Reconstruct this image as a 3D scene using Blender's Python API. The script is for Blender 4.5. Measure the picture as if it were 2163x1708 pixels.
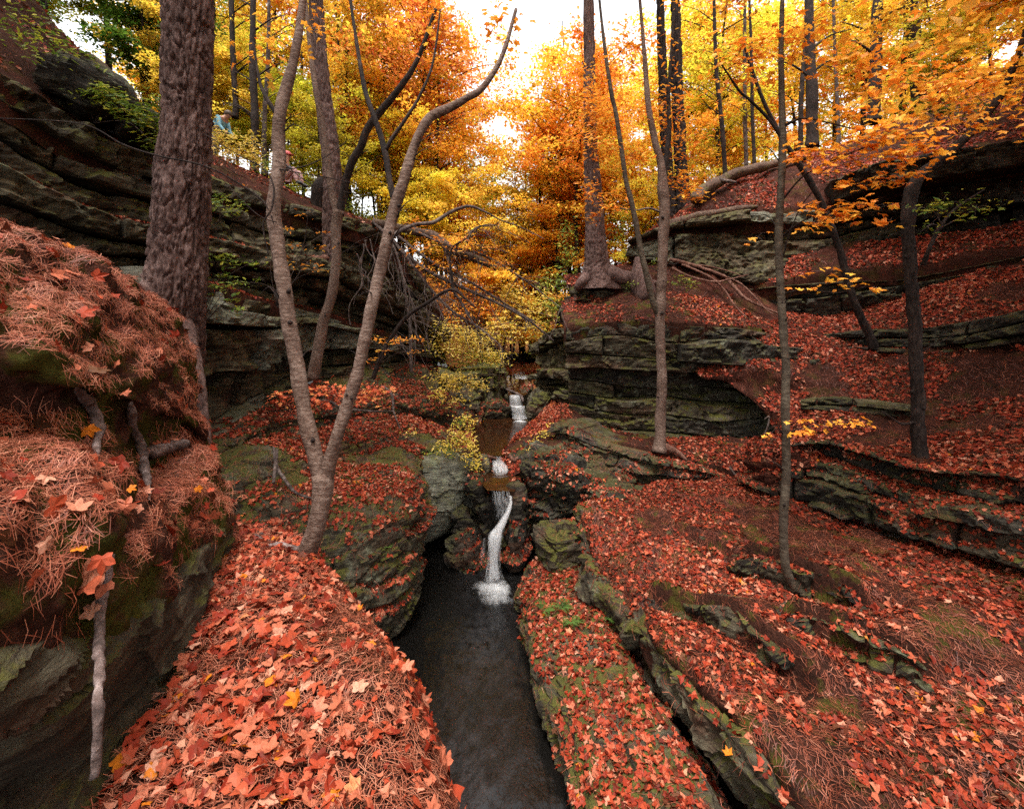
import bpy, math, random
import numpy as np
from mathutils import Vector, Matrix

for o in list(bpy.data.objects):
    bpy.data.objects.remove(o, do_unlink=True)
sc = bpy.context.scene
col = sc.collection
rad = math.radians

# ------------------------------------------------------------------ camera, sky, sun, exposure
FPX = 912.0            # focal length in picture units (picture 2163 units wide)
CX, HY = 1081.5, 700.0  # principal column, horizon row
CZ = 4.5               # camera height above the lower pool
cam_d = bpy.data.cameras.new('camera')
cam = bpy.data.objects.new('camera', cam_d)
col.objects.link(cam)
cam.location = (0, 0, CZ)
cam.rotation_euler = (rad(90), 0, 0)
cam_d.sensor_width = 36.0
cam_d.lens = 36.0 * FPX / 2163.0
cam_d.shift_y = -154.0 / 2163.0
cam_d.clip_start = 0.05
cam_d.clip_end = 2000
sc.camera = cam

SUN_EL, SUN_AZ = rad(74), rad(200)
world = bpy.data.worlds.new("World")
sc.world = world
world.use_nodes = True
wn = world.node_tree
bg = wn.nodes['Background']
sky = wn.nodes.new('ShaderNodeTexSky')
sky.sky_type = 'NISHITA'
sky.sun_disc = False
sky.sun_elevation = SUN_EL
sky.sun_rotation = SUN_AZ
sky.dust_density = 3.0
sky.air_density = 1.5
hsv = wn.nodes.new('ShaderNodeHueSaturation')
hsv.inputs['Saturation'].default_value = 0.12
wn.links.new(sky.outputs[0], hsv.inputs['Color'])
wn.links.new(hsv.outputs[0], bg.inputs['Color'])
bg.inputs['Strength'].default_value = 0.11

sun_d = bpy.data.lights.new('sun', 'SUN')
sun = bpy.data.objects.new('sun', sun_d)
col.objects.link(sun)
sun_d.energy = 1.4
sun_d.angle = rad(22)
sun_d.color = (1.0, 0.95, 0.88)
sdir = Vector((math.sin(SUN_AZ) * math.cos(SUN_EL), math.cos(SUN_AZ) * math.cos(SUN_EL), math.sin(SUN_EL)))
sun.rotation_euler = sdir.to_track_quat('Z', 'Y').to_euler()

sc.view_settings.view_transform = 'Standard'
sc.view_settings.look = 'None'
sc.view_settings.gamma = 1.0
sc.view_settings.exposure = 2.15
sc.view_settings.use_curve_mapping = False
try:
    cy = sc.cycles
    cy.max_bounces = 10
    cy.diffuse_bounces = 2
    cy.glossy_bounces = 2
    cy.transmission_bounces = 8
    cy.transparent_max_bounces = 12
    cy.use_denoising = False
    cy.denoiser = 'OPENIMAGEDENOISE'
    cy.sample_clamp_indirect = 4.0
    cy.caustics_reflective = False
    cy.caustics_refractive = False
except Exception:
    pass

# ------------------------------------------------------------------ numeric helpers
def W(px, py, Y):
    """a point seen at picture position (px, py) standing Y metres in front of the camera"""
    return np.array([(px - CX) / FPX * Y, Y, CZ + (HY - py) / FPX * Y])

def line(pts):
    return np.array([W(*p) for p in pts])

def px_of(p):
    p = np.asarray(p)
    Y = np.maximum(p[..., 1], 0.05)
    return CX + p[..., 0] / Y * FPX, HY - (p[..., 2] - CZ) / Y * FPX

def _h(ix, iy, iz, s):
    x = (ix.astype(np.int64) * 374761393 + iy.astype(np.int64) * 668265263 + iz.astype(np.int64) * 2147483647 + s * 974634777) & 0xFFFFFFFF
    x = ((x ^ (x >> 13)) * 1274126177) & 0xFFFFFFFF
    x = ((x ^ (x >> 16)) * 2246822519) & 0xFFFFFFFF
    x = x ^ (x >> 15)
    return (x & 0xFFFFFF).astype(np.float32) / float(0xFFFFFF)

def vnoise(p, s=0):
    p = np.asarray(p, dtype=np.float64)
    f = np.floor(p)
    t = p - f
    t = t * t * t * (t * (t * 6 - 15) + 10)
    i = f.astype(np.int64)
    x, y, z = i[..., 0], i[..., 1], i[..., 2]
    tx, ty, tz = t[..., 0], t[..., 1], t[..., 2]
    def L(a, b, k): return a + (b - a) * k
    r = L(L(L(_h(x, y, z, s), _h(x + 1, y, z, s), tx), L(_h(x, y + 1, z, s), _h(x + 1, y + 1, z, s), tx), ty),
          L(L(_h(x, y, z + 1, s), _h(x + 1, y, z + 1, s), tx), L(_h(x, y + 1, z + 1, s), _h(x + 1, y + 1, z + 1, s), tx), ty), tz)
    return r * 2 - 1

def fbm(p, scale=1.0, oct=4, s=0, aniso=(1, 1, 1), gain=0.5):
    q = np.asarray(p) * np.array(aniso) * scale
    a, r = 1.0, 0
    for k in range(oct):
        r = r + a * vnoise(q, s + k * 17)
        q = q * 2.03 + 11.3
        a *= gain
    return r

def worley(p, s=0):
    """distance to nearest and second nearest cell points in 3-D"""
    p = np.asarray(p, dtype=np.float64)
    f = np.floor(p).astype(np.int64)
    d1 = np.full(p.shape[:-1], 9.0); d2 = d1.copy()
    for dx in (-1, 0, 1):
        for dy in (-1, 0, 1):
            for dz in (-1, 0, 1):
                c = f + np.array([dx, dy, dz])
                q = np.stack([c[..., 0] + _h(c[..., 0], c[..., 1], c[..., 2], s), c[..., 1] + _h(c[..., 0], c[..., 1], c[..., 2], s + 5),
                              c[..., 2] + _h(c[..., 0], c[..., 1], c[..., 2], s + 9)], -1)
                d = np.sqrt(((q - p) ** 2).sum(-1))
                d2 = np.where(d < d1, d1, np.minimum(d2, d))
                d1 = np.minimum(d1, d)
    return d1, d2

def facets(p, s=0, slope=0.8):
    """broken-rock relief: every cell of a random partition has its own height and tilt"""
    p = np.asarray(p, dtype=np.float64)
    f = np.floor(p).astype(np.int64)
    best = np.full(p.shape[:-1], 9.0); h = np.zeros(p.shape[:-1]); second = best.copy()
    for dx in (-1, 0, 1):
        for dy in (-1, 0, 1):
            for dz in (-1, 0, 1):
                c = f + np.array([dx, dy, dz])
                cx, cy_, cz = c[..., 0], c[..., 1], c[..., 2]
                q = np.stack([cx + _h(cx, cy_, cz, s), cy_ + _h(cx, cy_, cz, s + 5), cz + _h(cx, cy_, cz, s + 9)], -1)
                v = p - q
                d = (v ** 2).sum(-1)
                g = np.stack([_h(cx, cy_, cz, s + 11) - .5, _h(cx, cy_, cz, s + 12) - .5, _h(cx, cy_, cz, s + 13) - .2], -1)
                hh = _h(cx, cy_, cz, s + 14) - .5 + slope * 2 * (v * g).sum(-1)
                m = d < best
                second = np.where(m, best, np.minimum(second, d))
                h = np.where(m, hh, h); best = np.where(m, d, best)
    crack = np.clip(1 - (np.sqrt(second) - np.sqrt(best)) / 0.16, 0, 1)
    return h, crack

def rock_relief(P, s, big=0.10, small=0.035, crack=0.05):
    w = np.stack([vnoise(P * 1.3, s + 60), vnoise(P * 1.3, s + 61), vnoise(P * 1.3, s + 62)], -1) * 0.25
    Q = P + w
    h1, c1 = facets(Q * np.array([1.5, 1.5, 2.8]), s)
    h2, c2 = facets(Q * np.array([4.2, 4.2, 9.0]), s + 30)
    return big * h1 + small * h2 - crack * c1 ** 2 - crack * 0.3 * c2 ** 2 + 0.012 * fbm(P, 12, 3, s + 2)

def cr(P, t):
    """Catmull-Rom through P (n, ...) at parameters t in 0..n-1"""
    P = np.asarray(P, dtype=float)
    n = len(P)
    i = np.clip(np.floor(t).astype(int), 0, n - 2)
    f = (t - i).reshape((-1,) + (1,) * (P.ndim - 1))
    p0 = P[np.maximum(i - 1, 0)]; p1 = P[i]; p2 = P[i + 1]; p3 = P[np.minimum(i + 2, n - 1)]
    m1 = (p2 - p0) * 0.5; m2 = (p3 - p1) * 0.5
    f2 = f * f; f3 = f2 * f
    return (2 * f3 - 3 * f2 + 1) * p1 + (f3 - 2 * f2 + f) * m1 + (-2 * f3 + 3 * f2) * p2 + (f3 - f2) * m2

def resample(P, n, smooth=True):
    P = np.asarray(P, dtype=float)
    d = np.r_[0, np.cumsum(np.linalg.norm(np.diff(P, axis=0), axis=1))]
    t = np.interp(np.linspace(0, d[-1], n), d, np.arange(len(P)))
    if smooth and len(P) > 2:
        return cr(P, t)
    i = np.clip(np.floor(t).astype(int), 0, len(P) - 2)
    f = (t - i)[:, None]
    return P[i] * (1 - f) + P[i + 1] * f

def plen(P):
    return float(np.linalg.norm(np.diff(np.asarray(P), axis=0), axis=1).sum())

def smooth01(x):
    x = np.clip(x, 0, 1)
    return x * x * (3 - 2 * x)

# ------------------------------------------------------------------ mesh helpers
def mk_mesh(name, v, f, mats=None, smooth=True, attrs=None, uv=None):
    v = np.ascontiguousarray(v, dtype=np.float32).reshape(-1, 3)
    f = np.ascontiguousarray(f, dtype=np.int32)
    me = bpy.data.meshes.new(name)
    k = f.shape[1]
    me.vertices.add(len(v)); me.vertices.foreach_set('co', v.ravel())
    me.loops.add(f.size); me.loops.foreach_set('vertex_index', f.ravel())
    me.polygons.add(len(f))
    me.polygons.foreach_set('loop_start', np.arange(0, f.size, k, dtype=np.int32))
    me.polygons.foreach_set('loop_total', np.full(len(f), k, dtype=np.int32))
    me.polygons.foreach_set('use_smooth', np.full(len(f), smooth, dtype=bool))
    for an, av in (attrs or {}).items():
        a = me.attributes.new(an, 'FLOAT', 'POINT')
        a.data.foreach_set('value', np.ascontiguousarray(av, dtype=np.float32).ravel())
    me.update(calc_edges=True)
    me.validate()
    for m in (mats or []):
        me.materials.append(m)
    return me

def link(name, me, parent=None):
    o = bpy.data.objects.new(name, me)
    col.objects.link(o)
    if parent is not None:
        o.parent = parent
        o.matrix_parent_inverse = parent.matrix_world.inverted() if False else Matrix.Translation(-Vector(parent.location))
    return o

def tag(o, label=None, cat=None, group=None, kind=None):
    if label: o['label'] = label
    if cat: o['category'] = cat
    if group: o['group'] = group
    if kind: o['kind'] = kind
    return o

def empty(name, loc, label=None, cat=None, group=None):
    o = bpy.data.objects.new(name, None)
    o.empty_display_size = 0.1
    o.location = tuple(float(a) for a in loc)
    col.objects.link(o)
    return tag(o, label, cat, group)

def grid_faces(nv, nu, off=0):
    a = (np.arange(nv - 1)[:, None] * nu + np.arange(nu - 1)[None, :]).ravel() + off
    return np.stack([a, a + 1, a + nu + 1, a + nu], 1)

def grid_normals(G):
    du = np.gradient(G, axis=1); dv = np.gradient(G, axis=0)
    n = np.cross(du, dv)
    return n / np.maximum(np.linalg.norm(n, axis=-1, keepdims=True), 1e-9)

def tube(path, r0, r1=None, seg=10, step=None, rough=0.0, seed=0, radii=None, cap=True):
    path = np.asarray(path, dtype=float)
    L = plen(path)
    n = max(3, int(L / (step or max(r0 * 1.2, 0.01))) + 1)
    n = min(n, 260)
    P = resample(path, n)
    if radii is not None:
        d = np.r_[0, np.cumsum(np.linalg.norm(np.diff(path, axis=0), axis=1))]
        R = np.interp(np.linspace(0, d[-1], n), d, radii)
    else:
        R = np.linspace(r0, r1 if r1 is not None else r0, n)
    T = np.gradient(P, axis=0)
    T /= np.maximum(np.linalg.norm(T, axis=1, keepdims=True), 1e-9)
    ref = np.array([0.31, -0.77, 0.55]); 
    A = np.cross(T, ref); A /= np.maximum(np.linalg.norm(A, axis=1, keepdims=True), 1e-9)
    B = np.cross(T, A)
    th = np.linspace(0, 2 * np.pi, seg, endpoint=False)
    ring = A[:, None, :] * np.cos(th)[None, :, None] + B[:, None, :] * np.sin(th)[None, :, None]
    RR = R[:, None] * np.ones(seg)
    V = P[:, None, :] + ring * RR[..., None]
    if rough > 0:
        nz = fbm(V, 0.35 / max(r0, 1e-3), 3, seed)
        V = P[:, None, :] + ring * (RR * (1 + rough * nz))[..., None]
    idx = np.arange(n * seg).reshape(n, seg)
    a = idx[:-1]; b = idx[1:]
    F = np.stack([a, np.roll(a, -1, 1), np.roll(b, -1, 1), b], -1).reshape(-1, 4)
    V = V.reshape(-1, 3)
    if cap:
        V = np.vstack([V, P[0], P[-1]])
        c0, c1 = n * seg, n * seg + 1
        r_ = np.arange(seg); rn = (r_ + 1) % seg
        F = np.vstack([F, np.stack([rn, r_, np.full(seg, c0), np.full(seg, c0)], 1)[:, [0, 1, 2, 2]] if False else np.zeros((0, 4), int)])
        l = (n - 1) * seg
        # close with degenerate-free quads: pairs of ring points round the end points
        q = []
        for k in range(0, seg - 1, 2):
            q.append([(k + 2) % seg, k + 1, k, c0])
            q.append([l + k, l + k + 1, l + (k + 2) % seg, c1])
        F = np.vstack([F, np.array(q)])
    return V, F

class Bag:
    """collects quad pieces into one mesh"""
    def __init__(s): s.v = []; s.f = []; s.n = 0; s.a = []
    def add(s, v, f, a=None):
        v = np.asarray(v).reshape(-1, 3)
        s.v.append(v); s.f.append(np.asarray(f) + s.n); s.n += len(v)
        s.a.append(np.zeros(len(v)) if a is None else np.broadcast_to(a, (len(v),)))
    def build(s, name, mat, parent=None, smooth=True, off=None):
        v = np.vstack(s.v)
        me = mk_mesh(name, v, np.vstack(s.f), [mat], smooth, {'rnd': np.concatenate(s.a)})
        return link(name, me, parent)

# ------------------------------------------------------------------ materials
def new_mat(name):
    m = bpy.data.materials.new(name)
    m.use_nodes = True
    nt = m.node_tree
    p = nt.nodes['Principled BSDF']
    return m, nt, p

def N(nt, t, **kw):
    n = nt.nodes.new(t)
    for k, v in kw.items():
        if k in n.inputs: n.inputs[k].default_value = v
        else: setattr(n, k, v)
    return n

def ramp(nt, stops, src):
    r = nt.nodes.new('ShaderNodeValToRGB')
    e = r.color_ramp.elements
    while len(e) < len(stops): e.new(0.5)
    for k, (p, c) in enumerate(stops):
        e[k].position = p
        e[k].color = (c[0], c[1], c[2], 1)
    nt.links.new(src, r.inputs[0])
    return r

def tex(nt, scale, detail=5, rough=0.6, vec=None, stretch=None, coord='Object'):
    n = nt.nodes.new('ShaderNodeTexNoise')
    n.inputs['Scale'].default_value = scale
    n.inputs['Detail'].default_value = detail
    n.inputs['Roughness'].default_value = rough
    g = nt.nodes.new('ShaderNodeNewGeometry')
    src = g.outputs['Position']
    if coord == 'Local':
        c = nt.nodes.new('ShaderNodeTexCoord'); src = c.outputs['Object']
    if stretch:
        mp = nt.nodes.new('ShaderNodeMapping')
        mp.inputs['Scale'].default_value = stretch
        nt.links.new(src, mp.inputs[0]); src = mp.outputs[0]
    nt.links.new(src, n.inputs['Vector'])
    return n

def mixc(nt, fac, a, b):
    m = nt.nodes.new('ShaderNodeMix'); m.data_type = 'RGBA'
    if isinstance(fac, float): m.inputs[0].default_value = fac
    else: nt.links.new(fac, m.inputs[0])
    for i, c in ((6, a), (7, b)):
        if isinstance(c, tuple): m.inputs[i].default_value = (c[0], c[1], c[2], 1)
        else: nt.links.new(c, m.inputs[i])
    return m.outputs[2]

def mth(nt, op, a, b=None, clamp=False):
    m = nt.nodes.new('ShaderNodeMath'); m.operation = op; m.use_clamp = clamp
    for i, c in enumerate((a, b)):
        if c is None: continue
        if isinstance(c, (int, float)): m.inputs[i].default_value = c
        else: nt.links.new(c, m.inputs[i])
    return m.outputs[0]

def bump(nt, h, p, strength=0.5, dist=0.02):
    b = nt.nodes.new('ShaderNodeBump')
    b.inputs['Strength'].default_value = strength
    b.inputs['Distance'].default_value = dist
    nt.links.new(h, b.inputs['Height'])
    nt.links.new(b.outputs[0], p.inputs['Normal'])

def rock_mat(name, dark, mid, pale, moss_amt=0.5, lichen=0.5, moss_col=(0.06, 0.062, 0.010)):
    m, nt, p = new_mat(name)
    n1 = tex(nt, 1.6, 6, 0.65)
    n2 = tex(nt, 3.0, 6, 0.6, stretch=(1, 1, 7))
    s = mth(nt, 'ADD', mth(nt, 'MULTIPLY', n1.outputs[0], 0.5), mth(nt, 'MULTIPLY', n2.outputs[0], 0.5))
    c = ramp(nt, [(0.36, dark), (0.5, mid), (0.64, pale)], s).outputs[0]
    # lichen crust
    n3 = tex(nt, 5.5, 7, 0.7)
    n3b = tex(nt, 0.9, 2, 0.5)
    lf = mth(nt, 'MULTIPLY', ramp(nt, [(0.53, (0, 0, 0)), (0.62, (1, 1, 1))], n3.outputs[0]).outputs[0],
             ramp(nt, [(0.45, (0, 0, 0)), (0.62, (1, 1, 1))], n3b.outputs[0]).outputs[0])
    c = mixc(nt, mth(nt, 'MULTIPLY', lf, lichen), c, (0.20, 0.215, 0.145))
    # iron stain
    n5 = tex(nt, 0.8, 4, 0.6, stretch=(1, 1, 2.5))
    c = mixc(nt, mth(nt, 'MULTIPLY', ramp(nt, [(0.55, (0, 0, 0)), (0.7, (1, 1, 1))], n5.outputs[0]).outputs[0], 0.55), c, (0.11, 0.045, 0.025))
    # moss on ledges and in patches
    g = nt.nodes.new('ShaderNodeNewGeometry')
    sx = nt.nodes.new('ShaderNodeSeparateXYZ'); nt.links.new(g.outputs['Normal'], sx.inputs[0])
    n4 = tex(nt, 2.2, 6, 0.65)
    up = mth(nt, 'ADD', mth(nt, 'MULTIPLY', sx.outputs[2], 0.20), n4.outputs[0])
    mf = mth(nt, 'MULTIPLY', ramp(nt, [(0.58, (0, 0, 0)), (0.70, (1, 1, 1))], up).outputs[0], moss_amt)
    n6 = tex(nt, 30, 4, 0.6)
    mc = mixc(nt, n6.outputs[0], (moss_col[0] * .45, moss_col[1] * .45, moss_col[2]), (moss_col[0] * 1.9, moss_col[1] * 1.75, moss_col[2] * 1.4))
    c = mixc(nt, mf, c, mc)
    nt.links.new(c, p.inputs['Base Color'])
    p.inputs['Roughness'].default_value = 0.85
    p.inputs['Specular IOR Level'].default_value = 0.25
    h1 = tex(nt, 9, 8, 0.7)
    h2 = tex(nt, 7, 6, 0.65, stretch=(1, 1, 6))
    hh = mth(nt, 'ADD', h1.outputs[0], mth(nt, 'MULTIPLY', h2.outputs[0], 0.9))
    bump(nt, hh, p, 0.9, 0.05)
    return m

M = {}
M['rock'] = rock_mat('sandstone', (0.014, 0.010, 0.006), (0.058, 0.046, 0.027), (0.15, 0.118, 0.072), 0.5, 0.5)
M['rock_moss'] = rock_mat('mossy_sandstone', (0.014, 0.010, 0.006), (0.05, 0.038, 0.024), (0.11, 0.095, 0.062), 0.95, 0.5)
M['rock_grey'] = rock_mat('grey_sandstone', (0.04, 0.038, 0.029), (0.125, 0.122, 0.093), (0.24, 0.235, 0.185), 0.45, 0.9)
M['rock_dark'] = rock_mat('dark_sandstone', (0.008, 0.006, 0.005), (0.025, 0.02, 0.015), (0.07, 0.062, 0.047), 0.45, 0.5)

def soil_mat(name, a, b, c, moss=0.0, mt=0.53):
    m, nt, p = new_mat(name)
    n1 = tex(nt, 2.2, 6, 0.7)
    n2 = tex(nt, 26, 5, 0.7)
    s = mth(nt, 'ADD', mth(nt, 'MULTIPLY', n1.outputs[0], 0.5), mth(nt, 'MULTIPLY', n2.outputs[0], 0.5))
    cc = ramp(nt, [(0.36, a), (0.5, b), (0.66, c)], s).outputs[0]
    if moss > 0:
        n4 = tex(nt, 2.6, 5, 0.65)
        n6 = tex(nt, 40, 4, 0.6)
        mc = mixc(nt, n6.outputs[0], (0.02, 0.022, 0.004), (0.12, 0.115, 0.018))
        cc = mixc(nt, mth(nt, 'MULTIPLY', ramp(nt, [(mt, (0, 0, 0)), (mt + .09, (1, 1, 1))], n4.outputs[0]).outputs[0], moss), cc, mc)
    nt.links.new(cc, p.inputs['Base Color'])
    p.inputs['Roughness'].default_value = 0.95
    p.inputs['Specular IOR Level'].default_value = 0.1
    h = tex(nt, 24, 8, 0.75)
    bump(nt, h.outputs[0], p, 1.0, 0.05)
    return m
M['soil'] = soil_mat('needle_soil', (0.014, 0.006, 0.004), (0.045, 0.015, 0.010), (0.10, 0.032, 0.02), 0.25)
M['soil_moss'] = soil_mat('mossy_soil', (0.014, 0.007, 0.004), (0.04, 0.015, 0.010), (0.085, 0.032, 0.02), 0.85)
M['soil_face'] = soil_mat('bare_soil_face', (0.03, 0.012, 0.008), (0.085, 0.033, 0.022), (0.17, 0.075, 0.05), 0.95, 0.46)
M['forest_floor'] = soil_mat('forest_floor', (0.10, 0.035, 0.012), (0.24, 0.09, 0.03), (0.36, 0.16, 0.05), 0.5)

def leaf_mat(name, stops, transl=0.25, rough=0.55, obj_color=False, spec=0.3):
    m, nt, p = new_mat(name)
    at = nt.nodes.new('ShaderNodeAttribute'); at.attribute_name = 'rnd'
    src = at.outputs['Fac']
    if obj_color:
        oi = nt.nodes.new('ShaderNodeObjectInfo')
        hs = nt.nodes.new('ShaderNodeHueSaturation')
        nt.links.new(oi.outputs['Color'], hs.inputs['Color'])
        nt.links.new(mth(nt, 'ADD', mth(nt, 'MULTIPLY', src, 0.055), 0.4725), hs.inputs['Hue'])
        w = nt.nodes.new('ShaderNodeTexWhiteNoise'); w.noise_dimensions = '1D'
        nt.links.new(src, w.inputs['W'])
        nt.links.new(mth(nt, 'ADD', mth(nt, 'MULTIPLY', w.outputs[0], 0.75), 0.55), hs.inputs['Value'])
        c = hs.outputs[0]
    elif len(stops) == 1:
        c = None
    else:
        c = ramp(nt, stops, src).outputs[0]
        if name == 'fallen_leaf':
            ns = tex(nt, 55, 4, 0.65)
            c = mixc(nt, mth(nt, 'MULTIPLY', ramp(nt, [(0.5, (0, 0, 0)), (0.7, (1, 1, 1))], ns.outputs[0]).outputs[0], 0.55), c, (0.10, 0.035, 0.018))
    tr = nt.nodes.new('ShaderNodeBsdfTranslucent')
    mx = nt.nodes.new('ShaderNodeMixShader'); mx.inputs[0].default_value = transl
    if c is not None:
        nt.links.new(c, p.inputs['Base Color']); nt.links.new(c, tr.inputs['Color'])
    else:
        for s_ in (p.inputs['Base Color'], tr.inputs['Color']): s_.default_value = (*stops[0], 1)
    p.inputs['Roughness'].default_value = rough
    p.inputs['Specular IOR Level'].default_value = spec
    out = nt.nodes['Material Output']
    nt.links.new(p.outputs[0], mx.inputs[1]); nt.links.new(tr.outputs[0], mx.inputs[2])
    nt.links.new(mx.outputs[0], out.inputs['Surface'])
    return m
RED = [(0.0, (0.045, 0.018, 0.009)), (0.10, (0.13, 0.055, 0.025)), (0.2, (0.09, 0.012, 0.007)), (0.45, (0.26, 0.028, 0.012)), (0.66, (0.40, 0.068, 0.028)),
       (0.82, (0.46, 0.145, 0.08)), (0.93, (0.56, 0.27, 0.18)), (1.0, (0.58, 0.17, 0.012))]
M['fallen'] = leaf_mat('fallen_leaf', RED, 0.15, 0.55, False, 0.15)
M['needle'] = leaf_mat('pine_needle', [(0.0, (0.05, 0.012, 0.007)), (0.4, (0.17, 0.042, 0.022)), (0.75, (0.36, 0.105, 0.058)), (1.0, (0.50, 0.21, 0.13))], 0.1, 0.5)
M['crown'] = leaf_mat('autumn_foliage', [], 0.55, 0.5, True)
M['spray_orange'] = leaf_mat('orange_leaf', [(0, (0.72, 0.20, 0.02)), (0.5, (0.85, 0.33, 0.03)), (1, (0.88, 0.50, 0.06))], 0.4)
M['spray_yellow'] = leaf_mat('yellow_leaf', [(0, (0.42, 0.38, 0.03)), (0.5, (0.78, 0.53, 0.08)), (1, (0.85, 0.66, 0.22))], 0.4)
M['spray_green'] = leaf_mat('green_leaf', [(0, (0.06, 0.12, 0.015)), (0.6, (0.20, 0.26, 0.03)), (1, (0.50, 0.45, 0.04))], 0.35)
M['spray_red'] = leaf_mat('red_maple_leaf', [(0, (0.55, 0.07, 0.03)), (0.5, (0.75, 0.17, 0.07)), (1, (0.80, 0.36, 0.10))], 0.35)
M['fern'] = leaf_mat('fern_leaf', [(0, (0.03, 0.07, 0.012)), (1, (0.10, 0.18, 0.03))], 0.25)

def bark_mat(name, a, b, c, stretch, bsc=12, bst=0.8, moss=0.0):
    m, nt, p = new_mat(name)
    n1 = tex(nt, bsc, 6, 0.7, stretch=stretch)
    n2 = tex(nt, 3.0, 4, 0.6)
    s = mth(nt, 'ADD', mth(nt, 'MULTIPLY', n1.outputs[0], 0.7), mth(nt, 'MULTIPLY', n2.outputs[0], 0.3))
    cc = ramp(nt, [(0.38, a), (0.5, b), (0.62, c)], s).outputs[0]
    if moss > 0:
        n4 = tex(nt, 4, 4, 0.6)
        cc = mixc(nt, mth(nt, 'MULTIPLY', ramp(nt, [(0.55, (0, 0, 0)), (0.65, (1, 1, 1))], n4.outputs[0]).outputs[0], moss), cc, (0.09, 0.095, 0.015))
    nt.links.new(cc, p.inputs['Base Color'])
    p.inputs['Roughness'].default_value = 0.85
    p.inputs['Specular IOR Level'].default_value = 0.2
    bump(nt, n1.outputs[0], p, bst, 0.03)
    return m
M['pine_bark'] = bark_mat('pine_bark', (0.034, 0.017, 0.014), (0.10, 0.058, 0.05), (0.20, 0.13, 0.115), (1, 1, 0.3), 30, 0.9)
M['birch_bark'] = bark_mat('birch_bark', (0.06, 0.033, 0.024), (0.12, 0.076, 0.058), (0.23, 0.165, 0.135), (0.8, 0.8, 1.7), 26, 0.6)
M['dark_bark'] = bark_mat('dark_bark', (0.008, 0.005, 0.004), (0.021, 0.013, 0.011), (0.05, 0.033, 0.027), (1, 1, 0.4), 20, 0.8)
M['twig_bark'] = bark_mat('twig_bark', (0.03, 0.02, 0.017), (0.075, 0.053, 0.047), (0.18, 0.14, 0.125), (1, 1, 1), 14, 0.4)
M['sap_bark'] = bark_mat('sapling_bark', (0.03, 0.02, 0.014), (0.06, 0.044, 0.031), (0.12, 0.095, 0.068), (0.6, 0.6, 1.5), 16, 0.4)
M['root'] = bark_mat('grey_root', (0.04, 0.027, 0.024), (0.115, 0.08, 0.072), (0.27, 0.21, 0.20), (1, 1, 1), 20, 0.7)
M['root_red'] = bark_mat('brown_root', (0.05, 0.022, 0.015), (0.13, 0.06, 0.042), (0.22, 0.12, 0.09), (1, 1, 1), 18, 0.7)
M['log'] = bark_mat('log_bark', (0.035, 0.02, 0.014), (0.09, 0.055, 0.04), (0.17, 0.115, 0.085), (1, 1, 1), 16, 0.9, 0.5)

def plain(name, c, rough=0.7):
    m, nt, p = new_mat(name)
    n = tex(nt, 30, 3, 0.6)
    nt.links.new(mixc(nt, n.outputs[0], tuple(x * .75 for x in c), tuple(min(1, x * 1.2) for x in c)), p.inputs['Base Color'])
    p.inputs['Roughness'].default_value = rough
    return m

def water_mat(name, base, rough, scale, strength, stretch=(1, 1, 1)):
    m, nt, p = new_mat(name)
    p.inputs['Base Color'].default_value = (*base, 1)
    p.inputs['Roughness'].default_value = rough
    p.inputs['IOR'].default_value = 1.33
    n = tex(nt, scale, 5, 0.6, stretch=stretch)
    bump(nt, n.outputs[0], p, strength, 0.05)
    return m
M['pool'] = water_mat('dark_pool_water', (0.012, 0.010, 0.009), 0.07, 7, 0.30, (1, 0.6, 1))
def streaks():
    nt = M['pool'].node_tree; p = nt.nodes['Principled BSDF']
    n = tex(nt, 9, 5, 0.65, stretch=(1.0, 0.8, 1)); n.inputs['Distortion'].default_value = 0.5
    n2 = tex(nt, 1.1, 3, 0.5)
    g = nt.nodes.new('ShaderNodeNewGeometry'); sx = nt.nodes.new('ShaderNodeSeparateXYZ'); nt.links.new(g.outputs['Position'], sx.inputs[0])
    # grey sky reflection painted into the base colour down the middle of the channel
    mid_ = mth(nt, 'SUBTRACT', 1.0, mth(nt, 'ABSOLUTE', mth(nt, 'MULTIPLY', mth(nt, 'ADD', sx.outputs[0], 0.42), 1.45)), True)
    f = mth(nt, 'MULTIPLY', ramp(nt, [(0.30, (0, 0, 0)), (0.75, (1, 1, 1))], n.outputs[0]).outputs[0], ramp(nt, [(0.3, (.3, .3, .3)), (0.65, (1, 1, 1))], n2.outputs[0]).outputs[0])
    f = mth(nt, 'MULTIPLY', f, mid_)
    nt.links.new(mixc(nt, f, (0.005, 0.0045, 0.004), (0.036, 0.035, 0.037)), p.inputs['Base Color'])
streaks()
M['pool2'] = water_mat('brown_pool_water', (0.028, 0.011, 0.0045), 0.05, 5, 0.12, (1, 0.5, 1))

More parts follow.
